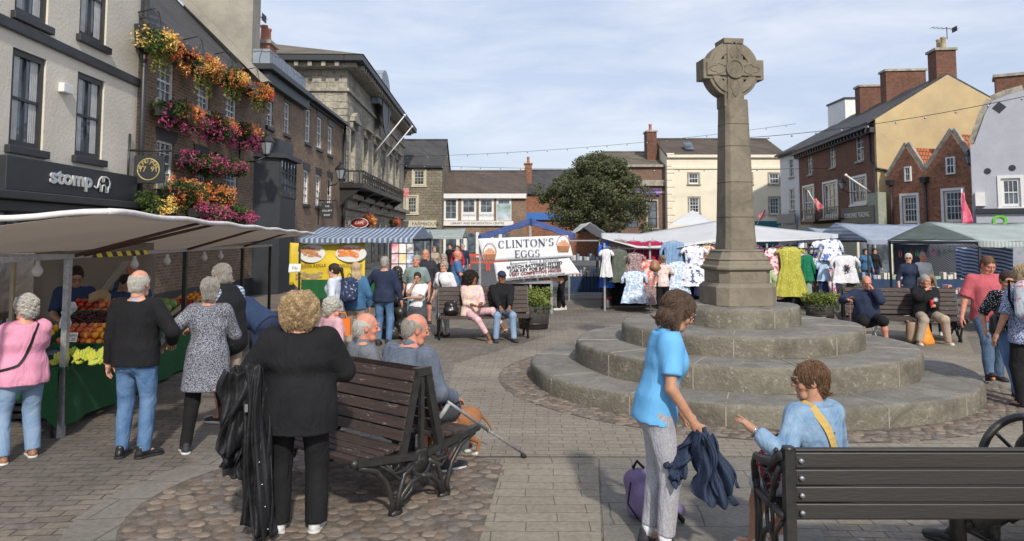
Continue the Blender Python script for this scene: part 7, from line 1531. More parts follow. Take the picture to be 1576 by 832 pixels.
def strap(i, m, a, b_, w_=.02, name='shoulder_strap', back=.135, front=.15):
    U, X, Fw, hip, s = i['U'], i['Xs'], i['Fs'], i['hip'], i['s']; ring = []
    top = i['shc']+X*a*.105*s+U*.10*s; low = hip+U*.02*s+X*b_*.22*s; P_ = [top, hip+U*.34*s+X*a*.05*s-Fw*.3, hip+U*.20*s+X*b_*.06*s-Fw*.3, hip+U*.08*s+X*b_*.16*s-Fw*.2, low, hip+U*.08*s+X*b_*.16*s+Fw*.2, hip+U*.20*s+X*b_*.06*s+Fw*.3, hip+U*.34*s+X*a*.05*s+Fw*.3, top]
    for j in range(8):
        for t in (0, .25, .5, .75): ring.append(P_[j]*(1-t)+P_[j+1]*t)
    q = snap(i, ring); b = MB(); n_ = len(q); vs = []
    for k in range(n_):
        t = (q[(k+1) % n_]-q[k-1]).normalized(); o_ = q[k]-Vector(i['hip']+i['U']*min(float((np.array(q[k])-i['hip'])@i['U']), .36)); n2 = (o_-t*o_.dot(t)).normalized(); sd = t.cross(n2)*w_/2; vs += [q[k]-sd, q[k]+sd, q[k]+sd+n2*.004, q[k]-sd+n2*.004]
    b.add(vs, [(k*4+c, k*4+(c+1) % 4, ((k+1) % n_)*4+(c+1) % 4, ((k+1) % n_)*4+c) for k in range(n_) for c in range(4)]); return b.build(name, m, i['root'])
def seams(i, m, lines, r=.0022, name='seam'):
    b = MB()
    for L in lines:
        pts = []
        for j in range(len(L)-1):
            for t in np.linspace(0, 1, 9)[:-1]: x, z = L[j][0]*(1-t)+L[j+1][0]*t, L[j][1]*(1-t)+L[j+1][1]*t; pts.append(i['hip']+i['U']*z*i['s']+i['Xs']*x*i['s']-i['Fs']*.4)
        q = snap(i, pts, .001)
        if len(q) > 2: b.tube(q, r, 5)
    return b.build(name, m, i['root'])
def world_of(i, p): return i['root'].matrix_basis @ Vector(p)
M_jean = cloth('blue_denim', (.055,.125,.26), (.14,.24,.40), scale=5); M_jeanl = cloth('light_denim', (.17,.27,.42), (.26,.36,.50), scale=5); M_jeand = cloth('dark_denim', (.05,.085,.15), (.13,.19,.28), scale=5)
M_blk = cloth('black_jersey', (.010,.010,.012), (.014,.014,.016)); M_blkt = cloth('black_trouser', (.014,.014,.016)); M_navy = cloth('navy_jersey', (.018,.028,.06), (.03,.04,.08)); M_pinkt = cloth('pink_tshirt', (.74,.33,.46), (.66,.27,.40)); M_whitet = cloth('white_tshirt', (.72,.72,.74), (.62,.62,.66)); M_tunic = fabmat('grey_boucle', (.30,.31,.36), (.05,.05,.065), 120, 'fleck'); M_turq = cloth('sky_blue_polo', (.15,.42,.72), (.12,.37,.66), fold=.012); M_gseer = fabmat('grey_check_trouser', (.42,.42,.45), (.33,.33,.37), 110, 'fleck'); M_rib = fabmat('ribbed_blue_knit', (.09,.11,.15), (.15,.18,.23), 34, 'stripe'); M_gshirt = cloth('grey_melange', (.20,.21,.24), (.14,.15,.17), weave=160); M_dsh = cloth('dark_grey_shorts', (.06,.065,.08)); M_khaki = cloth('beige_trouser', (.42,.34,.26)); M_redt = cloth('rose_red_tshirt', (.48,.11,.13), (.40,.085,.105)); M_hood = cloth('pale_blue_hoodie', (.60,.65,.74), (.50,.55,.64)); M_tealj = cloth('blue_denim_jacket', (.06,.16,.30)); M_polo = cloth('trader_navy_polo', (.03,.055,.12)); M_sgrn = cloth('grey_green_polo', (.22,.29,.28)); M_stripe = fabmat('blue_striped_shirt', (.50,.56,.66), (.16,.22,.36), 9, 'stripe'); M_vest = cloth('black_padded_vest', (.015,.016,.018), fold=.03); M_pinkj = cloth('pale_pink_trouser', (.72,.47,.50)); M_tie = fabmat('pastel_tie_dye', (.75,.50,.52), (.72,.62,.45), 9, 'blotch', .5); M_dj = cloth('light_blue_denim_jacket', (.15,.26,.40), (.27,.38,.51), scale=11); M_dots = fabmat('black_white_spots', (.02,.02,.022), (.7,.7,.7), 60, 'spots'); M_ging = fabmat('navy_gingham', (.42,.47,.60), (.06,.09,.22), 75, 'fleck'); M_shoel = mat('black_leather', (.015,.014,.014), .3); M_tans = mat('tan_leather', (.30,.15,.08), .5); M_trn = mat('white_trainer', (.62,.62,.62), .6); M_dtrn = mat('dark_trainer', (.03,.03,.035), .7); M_lime = cloth('pale_green_cardigan', (.42,.52,.28)); M_bronze = mat('dark_bronze', (.035,.034,.032), .38, .55, col2=(.07,.068,.062), scale=9, bmp=.004, bs=40)
# ---------- the cast, nearest first ----------
def at(px, py, dy=0): q = G(px, py); return (q.x, q.y+dy)
def atY(px, Y): return (P(px, 400, Y).x, Y)
# 1 woman in sky blue polo beside the steps
def ex_blue(i):
    r = i['root']; v = Vox(i['hip']-A3(.6,.5,.8), i['hip']+A3(.8,.9,.5), .013); w_, d = i['hands'][1]; hw = w_+d*.08
W1 = person('woman in sky blue polo shirt and grey checked trousers holding a navy jacket', atY(1006, 4.95), -90, 1.70, 'f', .98, lean=10, hr=(.24,.19,.85), hl=(-.15,.20,.84), hp=30, hy=0, fl=(-.09,-.04,0), fr=(.09,.03,0), ft=(0,-6), hair=('bob','brown'), skin='tan', spec='clear', det=.0105,
    top=dict(m=M_turq, sleeve=.36, hem=-.10, slo=.018, w=.006, nm='polo_shirt', off=.019, collarm=M_turq), bot=dict(m=M_gseer, loose=.018, up=.10, w=.005, top=.0), shoe=dict(m=M_dtrn, sole=M_sole_b), curl=('relax','grip'))
sk = MB(Matrix.Identity(4))
for e in (-1,1):
    n_ = W1['legs'][e][2]; b = MB(); b.lathe([(.040,-.02),(.043,.02),(.041,.07),(.036,.07)], 14, n_); b.build('sock', M_whitet, W1['root'])
def softthing(name, lab, cat, base_, prims, m, h=.013, amp=.012, fr=16, aniso=(1,1,.5), seed=3, cuts=(), group=None, rz=0, part='fabric'):
    base_ = Vector(base_); o = thing(name, lab, cat, base_, rz, group); pts = np.array([q for p in prims for q in p[:2]]); r = max(max(p[2:4]) for p in prims)*2; v = Vox(pts.min(0)-r-.03, pts.max(0)+r+.03, h)
    for p in prims: v.cone(p[0], p[1], p[2], p[3], p[4] if len(p) > 4 else .04, p[5] if len(p) > 5 else None, p[6] if len(p) > 6 else 1)
    for c, n_ in cuts: v.cut(c, n_)
    V, Fq = v.mesh(); V = disp(V, Fq, wob(V, amp, fr, seed, aniso)+wob(V, amp*.4, fr*2.5, seed+1, aniso)); meshnp(part, V, Fq, m, o, True); return o
hw = HWJ = world_of(W1, W1['hands'][1][0]+W1['hands'][1][1]*.07)
M_njk = cloth('navy_jacket', (.022,.035,.065), (.03,.045,.085), rough=.75, fold=.03)
M_purp = cloth('purple_nylon', (.20,.15,.27), (.15,.11,.21), rough=.6)
q = at(990, 800); o = softthing('backpack', 'grey and purple rucksack standing behind the feet of the woman in blue', 'backpack', (q[0]+.03, q[1]+.06, 0), [((0,0,.10),(-.05,.02,.24),.13,.10,.05,(1,0,0),1.15),((.0,-.10,.08),(-.02,-.10,.18),.07,.06),((.1,.02,.07),(.24,.0,.05),.07,.05)], M_purp, .012, .012, 18, cuts=[((0,0,0),(0,0,-1))])
b = MB(); b.tube([(-.09,.0,.34),(-.06,.0,.39),(-.01,.0,.34)], .012, 6); b.tube([(.03,-.12,.28),(.10,-.17,.16),(.24,-.13,.02)], .014, 6, flat=1.8); b.tube([(-.12,-.09,.27),(-.15,-.14,.14),(-.08,-.16,.04)], .006, 5); b.build('strap', M_blk, o)
# 2 woman in denim jacket seated on the near right bench
YB2 = 4.02
W2_ = person('seated woman in light denim jacket pointing with her left hand, sunglasses on', (P(1266,600,4.5).x, 4.56, 0), 22, 1.60, 'f', 1.06, sit=.44, lean=5, tw=0, hl=(-.36,.16,.85), hr=(.22,.32,.62), pl=(-.5,-.6,-1), hy=58, hp=4, hair=('short','auburn'), skin='tan', spec='sun', det=.0105,
    top=dict(m=M_dj, sleeve=.93, hem=-.05, slo=.022, off=.022, w=.007, wf=22, nm='denim_jacket', collarm=M_dj), bot=dict(m=M_whitet, kind='shorts', nm='shorts'), shoe=dict(m=M_trn, sole=M_sole_w), fl=(-.16,.42,0), fr=(.02,.40,0), curl=('point','relax'))
M_seam = mat('seam_stitching', (.06,.13,.26), .9)
seams(W2_, M_seam, [[(-.13,.33),(0,.335),(.13,.33)],[(-.07,.33),(-.05,.02)],[(.07,.33),(.05,.02)]], .003)
M_yst = mat('yellow_strap', (.62,.42,.12), .7); strap(W2_, M_yst, -1, 1, .045, back=.158, front=.17)
w_, d = W2_['arms'][-1][2], unit(W2_['arms'][-1][2]-W2_['arms'][-1][1]); M_sil2 = mat('silver', (.6,.6,.6), .25, .9)
b = MB(frame(w_-d*.02, np.cross(d, A3(0,0,1)), np.cross(d, np.cross(d, A3(0,0,1))))); b.lathe([(.030,-.006),(.032,0),(.030,.006)], 16); b.lathe([(.001,.0),(.017,0),(.017,.008),(.001,.008)], 14, (0,.030,0)); b.build('wristwatch', M_sil2, W2_['root'])
o = softthing('patterned_bag', 'red floral scarf bag on a dark strap at the seated woman’s side'.replace('’', "'"), 'bag', world_of(W2_, (-.20,.22,.62)), [((0,0,0),(.10,.0,.12),.06,.05,.03),((.02,0,-.1),(0,0,.02),.06,.06)], fabmat('red_floral_print', (.28,.03,.05), (.6,.5,.45), 30, 'blotch', .55), .011, .008)
b = MB(); b.tube([(0,0,.02),(-.04,.02,.12),(.26,-.14,.30)], .006, 5); b.build('strap', M_shoel, o)
# 3 large woman in black, curly blond hair
W3 = person('large woman in black with curly blond hair seen from behind', atY(463, 5.22), 6, 1.66, 'f', 1.50, belly=.25, hl=(-.30,.22,.98), hr=(.26,.30,1.0), pl=(-.7,-.6,-.8), pr=(.7,-.6,-.8), fl=(-.11,.02,0), fr=(.13,.02,0), hair=('curlbig','blond'), hp=10, det=.0115, sh=1.02,
    top=dict(m=M_blk, sleeve=.93, hem=-.22, flare=1.0, off=.018, slo=.026, w=.007, wf=13, nm='tunic_top'), bot=dict(m=M_blkt, loose=.018, flare=1.3), shoe=dict(m=M_trn, sole=M_sole_w))
hw = world_of(W3, W3['arms'][-1][1]); M_coat = cloth('black_rain_jacket', (.014,.015,.017), (.02,.02,.023), rough=.55, fold=.03)
o = thing('rain_jacket', 'black rain jacket draped over the arm of the blond woman, trailing down', 'jacket', (hw.x+.06, hw.y-.10, hw.z))
def fold_sheet(b, x0, x1, xb0, xb1, z0, z1, y0, bul, nf, ph):
    def fn(u, v):
        t = 1-v; xl, xr = x0+(xb0-x0)*t, x1+(xb1-x1)*t; cr_ = math.sin(u*nf*PI*2+ph+1.5*math.sin(t*3+ph)+.8*u*t*6)
        return Vector((xl+(xr-xl)*u+.018*math.sin(t*9+ph+u*4), y0-bul*math.sin(u*PI)+.030*cr_*(.5+t*.6)+.02*math.sin(t*13+u*5+ph)+.012*math.sin(u*31+t*17), z0+(z1-z0)*t+.03*math.sin(u*5+ph)*t+.010*math.sin(u*23+t*9)))
    b.sheet(fn, 44, 44)
def navyjacket():
    o = thing('jacket', 'navy jacket hanging bundled from the hand of the woman in blue', 'jacket', HWJ)
    for nm, a in (('back_panel', (-.03,.05,.0,.22,.03,-.40,.05,.08,2.0,.3)), ('front_panel', (-.04,.04,-.04,.17,.02,-.38,-.01,.07,1.6,2.2)), ('lining', (.0,.05,.06,.23,.0,-.32,-.04,.05,1.3,4)), ('sleeve', (-.04,.03,-.20,-.10,-.02,-.26,.08,.05,1.2,1.3)), ('cuff', (-.20,-.11,-.18,-.12,-.20,-.30,.09,.04,1,2.3))):
        b = MB(); fold_sheet(b, *a); b.build(nm, M_njk, o, solid=.010)
navyjacket()
b = MB(); fold_sheet(b, -.10, .09, -.06, .19, .07, -.98, .0, .05, 2.2, .4); b.build('back_panel', M_coat, o, solid=.008)
b = MB(); fold_sheet(b, -.20, .02, -.20, -.06, .05, -.45, -.04, .07, 1.7, 2.0); b.build('sleeve', M_coat, o, solid=.01)
b = MB(); fold_sheet(b, -.12, .06, .07, .20, .09, -1.02, -.05, .04, 1.4, 4.1); b.build('front_panel', M_coat, o, solid=.008)
b = MB(); fold_sheet(b, -.21, -.08, -.20, -.03, -.40, -.62, .0, .04, 1.2, 1.0); b.build('hood', M_coat, o, solid=.012)
b = MB(); [b.sphere((.10+.022*k,-.125,-.52-.14*k), .006, 8, 5) for k in range(4)]; b.box(.0,.02,-.135,-.13,-.20,-.15); b.build('snap_fasteners', M_sil2, o)
# 4 pink t-shirt lady at the fruit stall
W4 = person('elderly woman in pink T-shirt and jeans with white curly hair at the fruit stall', atY(44, 6.85), 52, 1.50, 'f', 1.28, belly=.25, hl=(-.22,.30,.86), hr=(.20,.30,.80), hy=22, hp=6, fl=(-.14,.0,0), fr=(.12,.05,0), ft=(12,-8), hair=('curl','white'), spec='clear', det=.0115,
    top=dict(m=M_pinkt, sleeve=.44, hem=-.14, off=.018, slo=.024, w=.007, nm='t_shirt'), bot=dict(m=M_jeanl, loose=.020, flare=1.25), shoe=dict(m=M_tans, sole=M_sole_w))
strap(W4, M_shoel, 1, -1, .022, back=.158, front=.2)
# 5 man in black sweater
M5 = person('man in black sweater and blue jeans seen from behind, bald crown with white hair', atY(214, 6.95), -4, 1.74, 'm', 1.10, hl=(-.29,.05,.80), hr=(.26,.16,1.02), pr=(1,-.8,-.4), fl=(-.10,0,0), fr=(.11,.0,0), ft=(10,-32), hair=('ring','white'), hp=6, det=.0115,
    top=dict(m=M_blk, sleeve=1.0, hem=-.10, off=.020, slo=.022, w=.006, nm='sweater', collarm=cloth('blue_collar', (.35,.45,.65))), bot=dict(m=M_jean, loose=.014, w=.008), shoe=dict(m=M_shoel))
# 6 woman in grey boucle tunic
W6 = person('woman in grey speckled tunic and black trousers holding the arm of the man in black', atY(324, 7.15), 6, 1.66, 'f', 1.08, hl=(-.42,.05,.98), hr=(.10,.30,.95), pl=(-.6,-1,-.6), pr=(.8,-.5,-.3), fl=(-.16,-.05,0), fr=(.14,.22,0), ft=(26,-22), hair=('short','grey'), hy=12, det=.0115,
    top=dict(m=M_tunic, sleeve=.98, hem=-.33, flare=1.22, off=.016, slo=.018, w=.004, nm='tunic'), bot=dict(m=M_blkt, loose=.014), shoe=dict(m=M_dtrn, sole=M_sole_w))
# 7 man with vest and striped sleeves
M7 = person('man in black vest and blue striped shirt with sunglasses on his head facing the stall', atY(356, 8.3), 68, 1.76, 'm', 1.12, lean=10, hl=(-.2,.35,1.0), hr=(.24,.20,.82), hp=12, hair=('short','grey'), spec='up', skin='ruddy', det=.0125,
    top=dict(m=M_stripe, sleeve=.45, off=.014, slo=.028, nm='shirt'), bot=dict(m=M_khaki, kind='shorts', nm='shorts'), shoe=dict(m=M_dtrn, sole=M_sole_w))
i = M7; v = Vox(i['lo'], i['hi'], .012); st_ = [(-.07,.125,1.42),(.15,.120,1.36),(.33,.125,1.40),(.44,.092,1.7)]
for a_, c_ in zip(st_, st_[1:]): v.cone(i['hip']+i['U']*a_[0]*i['s'], i['hip']+i['U']*c_[0]*i['s'], (a_[1]*1.12+.024), (c_[1]*1.12+.022), .03, i['X'], (a_[2]+c_[2])/2)
V, Fq = v.mesh(); meshnp('vest', disp(V, Fq, wob(V, .006, 18, 3)), Fq, M_vest, i['root'], True)
hw = world_of(i, i['hands'][1][0]+i['hands'][1][1]*.06); M_tote = fabmat('floral_tote_print', (.72,.62,.60), (.55,.12,.22), 14, 'blotch', .60)
o = thing('tote_bag', 'cream floral tote bag hanging from the arm of the man in the vest', 'bag', (hw.x-.02, hw.y-.16, hw.z-.12)); b = MB(); b.sheet(lambda u, v_: (.13*math.cos(u*2*PI)*(1-.1*v_), .05*math.sin(u*2*PI)*(1.2-v_*.6), -.40+.40*v_), 24, 6); b.prism([(.13*math.cos(a/12*PI), .05*math.sin(a/12*PI)) for a in range(24)], -.405, -.40, 'z'); b.build('bag', M_tote, o); b = MB(); [b.tube([(-.07,y,0),(-.04,y*.4,.14),(.03,0,.17),(.07,y*.4,.13),(.08,y,0)], .007, 6) for y in (-.03,.03)]; b.build('handle', M_tote, o)
# 8 bending person in navy
M8 = person('person in navy bending far over the fruit stall counter', atY(408, 9.6), 66, 1.72, 'm', 1.15, lean=62, hl=(-.2,.75,.82), hr=(.15,.75,.80), fl=(-.12,-.05,0), fr=(.12,-.1,0), hp=40, hair=('crop','dbrown'), det=.014, top=dict(m=M_polo, sleeve=.45, hem=-.10, off=.02, slo=.02, nm='polo_shirt'), bot=dict(m=M_navy, loose=.018), shoe=dict(m=M_dtrn))
# traders
person('fruit trader in navy polo shirt with dark hair and glasses looking down at bags', atY(116, 9.2), -142, 1.70, 'm', .98, lean=6, hl=(-.12,.36,1.02), hr=(.16,.36,1.0), hp=26, hair=('short','black'), spec='clear', skin='tan', det=.0135, top=dict(m=M_polo, sleeve=.42, slo=.02, nm='polo_shirt', collarm=M_polo), bot=dict(m=M_navy), shoe=dict(m=M_dtrn))
person('dark haired fruit trader in navy crouching low behind the counter', atY(182, 10.4), -120, 1.55, 'm', 1.0, lean=14, hl=(-.15,.35,.85), hr=(.15,.35,.85), hp=28, hair=('short','black'), skin='tan', det=.015, top=dict(m=M_polo, sleeve=.9, hood=True, nm='sweatshirt'), bot=dict(m=M_navy), shoe=dict(m=M_dtrn))
person('bald fruit trader in blue standing behind the dark haired one', atY(204, 11.4), -150, 1.66, 'm', 1.05, hair=None, skin='ruddy', det=.015, top=dict(m=cloth('mid_blue_polo', (.05,.12,.25)), sleeve=.42, nm='polo_shirt'), bot=dict(m=M_navy), shoe=dict(m=M_dtrn))
# men seated on the near left bench (built below); bench frame: centre line from (-.68,5.7) along (-.78,.62)
BA0 = Vector((-.68, 5.72, 0)); BAd = Vector((-.78, .62, 0)).normalized(); BAn = Vector((.62, .78, 0)).normalized()
def onbench(t, n_): q = BA0+BAd*t+BAn*n_; return (q.x, q.y, 0)
def onface(): return math.degrees(math.atan2(-BAn.x, BAn.y))
fA = onface()
M9 = person('seated man in ribbed blue grey sweater and dark shorts with orange stripes, bald crown', onbench(.62, .34), fA-4, 1.84, 'm', 1.42, sit=.45, lean=14, hl=(-.22,.42,.60), hr=(.24,.42,.62), hp=14, hy=-26, hair=('ring','grey'), skin='ruddy', det=.0115,
    top=dict(m=M_rib, sleeve=.97, hem=-.08, off=.026, slo=.028, w=.007, nm='sweater', collar=True), bot=dict(m=M_dsh, kind='shorts', nm='shorts', loose=.03), shoe=dict(m=M_dtrn, sole=M_sole_w), fl=(-.16,.40,0), fr=(.17,.42,0))
i = M9; a_, k_, n_ = i['legs'][1]; d = unit(k_-a_); b = MB(); pp = unit(np.cross(d, A3(0,0,1)))
for j in range(3): c_ = a_+(k_-a_)*(.52+.13*j); b.tube([Vector(c_+ (pp*math.cos(x)+A3(0,0,1)*math.sin(x))*(.107-.01*j)*i['s']) for x in np.linspace(-.3, PI*.9, 9)], .009, 5)
b.build('orange_stripe', mat('orange_tape', (.8,.17,.03), .6), i['root'])
M10 = person('seated bald man in grey jumper facing right on the near left bench', onbench(1.16, .33), fA-22, 1.76, 'm', 1.2, sit=.45, lean=8, hl=(-.2,.4,.62), hr=(.2,.4,.62), hy=-18, hp=2, hair=('ring','white'), skin='ruddy', det=.0125, top=dict(m=M_gshirt, sleeve=.97, hem=-.08, off=.022, slo=.024, nm='jumper', collar=True), bot=dict(m=M_dsh), shoe=dict(m=M_dtrn))
person('elderly woman with white hair in a pink top seated beyond the bald man', (*atY(512, 9.4), 0), -40, 1.55, 'f', 1.05, sit=.45, hair=('curl','white'), det=.0135, hy=-20, top=dict(m=cloth('pale_pink_blouse', (.70,.42,.48)), sleeve=.9, nm='blouse'), bot=dict(m=M_khaki), shoe=dict(m=M_trn), spec='clear')
# dog under the bench
M_fur = mat('tan_dog_fur', (.34,.15,.06), .9, col2=(.24,.10,.04), scale=10, bmp=.006, bs=90)
def dog():
    q = G(716, 706); o = thing('dog', 'tan and white dog standing at the far side of the near left bench', 'dog', (q.x-.14, q.y+.02, 0), R_(118)); o.scale = (.86,)*3; v = Vox((-.22,-.55,-.01), (.22,.55,.75), .010)
    v.cone((0,-.24,.40),(0,.0,.39), .115, .105, .05).cone((0,0,.39),(0,.22,.42), .105, .135, .05).cone((0,.28,.48),(0,.38,.60), .075, .06, .04)
    v.ell((0,.42,.64), (.065,.08,.06), .03).cone((0,.46,.62),(0,.56,.60), .038, .026, .02); [v.ell((s_*.055,.38,.69), (.018,.03,.045), .01) for s_ in (-1,1)]
    for s_ in (-1, 1):
        v.cone((s_*.075,.20,.36),(s_*.08,.19,.20), .048, .028, .03).cone((s_*.08,.19,.20),(s_*.08,.21,.03), .026, .020, .015).ell((s_*.08,.235,.022), (.028,.042,.022), .01)
        v.cone((s_*.075,-.24,.36),(s_*.09,-.15,.24), .070, .040, .03).cone((s_*.09,-.15,.24),(s_*.085,-.30,.15), .036, .022, .015).cone((s_*.085,-.30,.15),(s_*.085,-.27,.03), .021, .018, .012).ell((s_*.085,-.245,.022), (.028,.042,.022), .01)
    v.cone((0,-.33,.44),(0,-.46,.30), .022, .012, .02).cone((0,-.46,.30),(0,-.50,.20), .012, .008, .02); v.cut((0,0,0), (0,0,-1))
    V, Fq = v.mesh(); me = meshnp('body', V, Fq, [M_fur, mat('white_fur', (.6,.57,.5), .9)], o, True); c = V[Fq].mean(1); me.data.polygons.foreach_set('material_index', ((c[:,2] < .055)|((c[:,2] < .36)&(c[:,1] > .3))).astype(np.int32))
    b = MB(); [b.sphere((s_*.045,.475,.655), .011, 8, 6) for s_ in (-1,1)]; b.sphere((0,.585,.605), .014, 8, 6); b.build('eyes_and_nose', M_black, o); b = MB(); b.lathe([(.070,-.012),(.073,0),(.070,.012)], 16); c = b.build('collar', M_redink, o); c.rotation_euler = (R_(-40),0,0); c.location = (0,.33,.54)
dog()
# crutch
a_, c_ = P(689,618,6.1), G(808,703,.012); o = thing('crutch', 'grey metal crutch leaning from the bench to the paving', 'crutch', c_); u_ = (a_-c_); b = MB(); b.tube([Vector((0,0,.02)), u_*.55], .011, 8); b.tube([u_*.5, u_], .014, 8); b.build('shaft', M_galv, o); b = MB(); b.tube([Vector((0,0,.0)), u_.normalized()*.05], .019, 8); b.build('rubber_tip', M_sole_b, o); b = MB(); b.tube([u_*.98, u_+Vector((-.06,-.04,-.12))], .019, 8); b.build('handle', mat('grey_plastic', (.35,.37,.37), .5), o); b = MB(); b.sphere(u_*.5, .019, 8, 6); b.build('height_clip', M_galv, o)
# straw hat
q = onbench(.95, -.34); o = thing('straw_hat', 'crumpled cream straw hat lying on the camera side of the bench seat', 'hat', (q[0], q[1], .47)); b = MB(); b.lathe([(.15,.01),(.13,.03),(.10,.06),(.095,.12),(.07,.155),(.001,.165)], 20, jit=.05); b.lathe([(.11,.0),(.16,.0),(.17,.015),(.10,.03)], 20, jit=.06); b.build('weave', mat('straw', (.55,.47,.32), .9, col2=(.25,.2,.13), scale=60, bmp=.01, bs=70), o)
# ---------- benches ----------
M_plank = mat('weathered_brown_plank', (.075,.038,.03), .7, col2=(.04,.024,.02), scale=5, bmp=.003, bs=40, vscale=(.3,3,3))
def plankmat():
    m, nt, b = base('flaking_brown_paint', .65); o = coord(nt); v = mapping(nt, o, (.5,4,4)); c = mixc(nt, ramp(nt, noise(nt, v, 6, 5), .35, .7), (.055,.034,.028), (.033,.022,.019)); c = mixc(nt, ramp(nt, noise(nt, mapping(nt, o, (1,5,5)), 7, 8, .8), .59, .63), c, (.24,.21,.18)); nt.links.new(c, b.inputs['Base Color']); bump(nt, b, noise(nt, v, 30, 4), .004); return m
M_plank2 = plankmat(); M_plank3 = mat('dark_grey_plank', (.026,.022,.019), .5, col2=(.018,.016,.014), scale=4, bmp=.0015, bs=30, vscale=(.3,3,3))
def dbench(name, lab, origin, dirv, L, group=None):
    """back-to-back bench: x along, y across"""
    o = thing(name, lab, 'bench', origin, math.atan2(dirv[1], dirv[0]), group)
    for x0 in (0, L):
        sgn = -1 if x0 == 0 else 1; b = MB(); X = x0; w_ = .022
        def T(pts, r=.019): b.tube([(X, y, z) for y, z in pts], r, 6, flat=1.15, up=(1,0,0))
        for s_ in (-1, 1):
            b.bar((X,s_*.20,.40),(X,s_*.045,1.0),.06,.045,(1,0,0)); b.bar((X,s_*.05,.38),(X,s_*.62,.455),.05,.055,(1,0,0)); b.sphere((X,s_*.635,.452), .033, 8, 6)
            T([(s_*.60,.42),(s_*.44,.36),(s_*.34,.25),(s_*.28,.10),(s_*.30,.02)]); T([(s_*.07,.33),(s_*.17,.27),(s_*.22,.14),(s_*.24,.02)]); T([(s_*.30,.02),(s_*.20,.02)], .024); T([(s_*.22,.03),(s_*.19,.13),(s_*.10,.20),(0,.225)])
            T([(s_*.09,.36),(s_*.16,.30),(s_*.27,.30),(s_*.36,.40)], .014); T([(s_*.12,.27),(s_*.22,.25),(s_*.31,.33),(s_*.42,.40)], .012); T([(s_*.05,.26),(s_*.10,.14),(s_*.2,.08)], .012); T([(s_*.25,.41),(s_*.22,.34),(s_*.30,.32),(s_*.30,.38)], .010)
        T([(.09*math.cos(a/8*PI), .32+.09*math.sin(a/8*PI)) for a in range(17)], .018); b.bar((X,0,.36),(X,0,.99),.035,.03,(1,0,0)); b.box(X-.03,X+.03,-.075,.075,.96,1.02)
        fr_ = b.build('end_frame', M_iron, o)
        b = MB(); b.tube([(X-.012,0,.32),(X+.012,0,.32)], .078, 20); b.build('medallion', M_iron, fr_); text('lettering', 'KTC', .05, M_iron, frame((X+sgn*.0125,0,.32), (0,-sgn*-1,0) if sgn > 0 else (0,-1,0), (0,0,1)), fr_, .004)
    for s_ in (-1, 1):
        for k in range(5): y = s_*(.22+.088*k); b = MB(); b.box(.0,L,y-.037,y+.037,.455-.006*k if k else .452,.485-.006*k if k else .48); b.build('seat_slat', M_plank2, o, bevel=.005)
        for k in range(6): z = .55+.083*k; y = s_*(.175-.020*k+.02); b = MB(); b.obox((L/2,y,z),(L/2+.012,0,0),(0,.011,.004),(0,-s_*.010,.036)); b.build('back_slat', M_plank2, o, bevel=.004)
    return o
dbench('park_bench', 'back-to-back bench with black iron ends and flaking brown slats in the left foreground', onbench(0,0), (BAd.x, BAd.y), 1.42)
# middle bench
pB0 = G(672, 524); pB1 = G(790, 512); o0_ = Vector((pB0.x, pB0.y+.35, 0)); dB = Vector((pB1.x-pB0.x, .22, 0)).normalized(); LBn = 1.75
dbench('park_bench', 'dark brown slatted bench with iron ends under the couple in the middle', o0_, dB, LBn)
nB = Vector((dB.y, -dB.x, 0))
def onB(t, n_): q = o0_+dB*t+nB*n_; return (q.x, q.y, 0)
fB = math.degrees(math.atan2(-nB.x, nB.y))
W11 = person('woman in pastel shirt and pink trousers with big black curly hair on middle bench', onB(.62, .30), fB+12, 1.70, 'f', 1.08, sit=.45, lean=-4, side=-2, hr=(.02,.28,.68), hl=(-.10,.32,.72), hy=32, hair=('afro','black'), skin='brown', det=.0135, fl=(-.52,.42,.16), fr=(-.22,.46,0), kp=((-.5,1,.8),(.1,1,.3)),
    top=dict(m=M_tie, sleeve=.8, off=.02, slo=.024, nm='shirt'), bot=dict(m=M_pinkj, loose=.010, up=.25), shoe=dict(m=M_tans, sole=M_sole_w))
M12 = person('man in black hoodie, dark cap and blue jeans on the middle bench', onB(1.22, .28), fB+2, 1.76, 'm', 1.05, sit=.45, lean=2, hr=(.10,.44,.66), hl=(-.08,.44,.66), hy=8, hair=('cap', M_navy), skin='brown', det=.0135, top=dict(m=M_blk, sleeve=.97, hood=True, off=.022, slo=.024, nm='hoodie'), bot=dict(m=M_jeanl, loose=.014), shoe=dict(m=M_dtrn, sole=M_sole_b), fl=(-.16,.45,0), fr=(.18,.42,0))
q = onB(.22, .34); softthing('handbag', 'black leather bucket handbag on the bench beside the woman in pink', 'handbag', (q[0], q[1], .485), [((0,0,.10),(0,0,.17),.13,.10,.03,(1,0,0),1.2),((-.10,0,.20),(.10,0,.27),.035,.03)], M_shoel, .013, .010, 20, cuts=[((0,0,.0),(0,0,-1))])
q = G(789, 519); o = thing('water_bottle', 'teal blue water bottle standing by the foot of the man in the cap', 'bottle', (q.x, q.y, 0)); b = MB(); b.lathe([(.036,0),(.038,.02),(.038,.22),(.026,.25)], 16); b.build('flask', mat('teal_metal', (.02,.22,.30), .35), o); b = MB(); b.lathe([(.028,.25),(.030,.30),(.02,.305)], 14); b.build('cap', M_black, o)
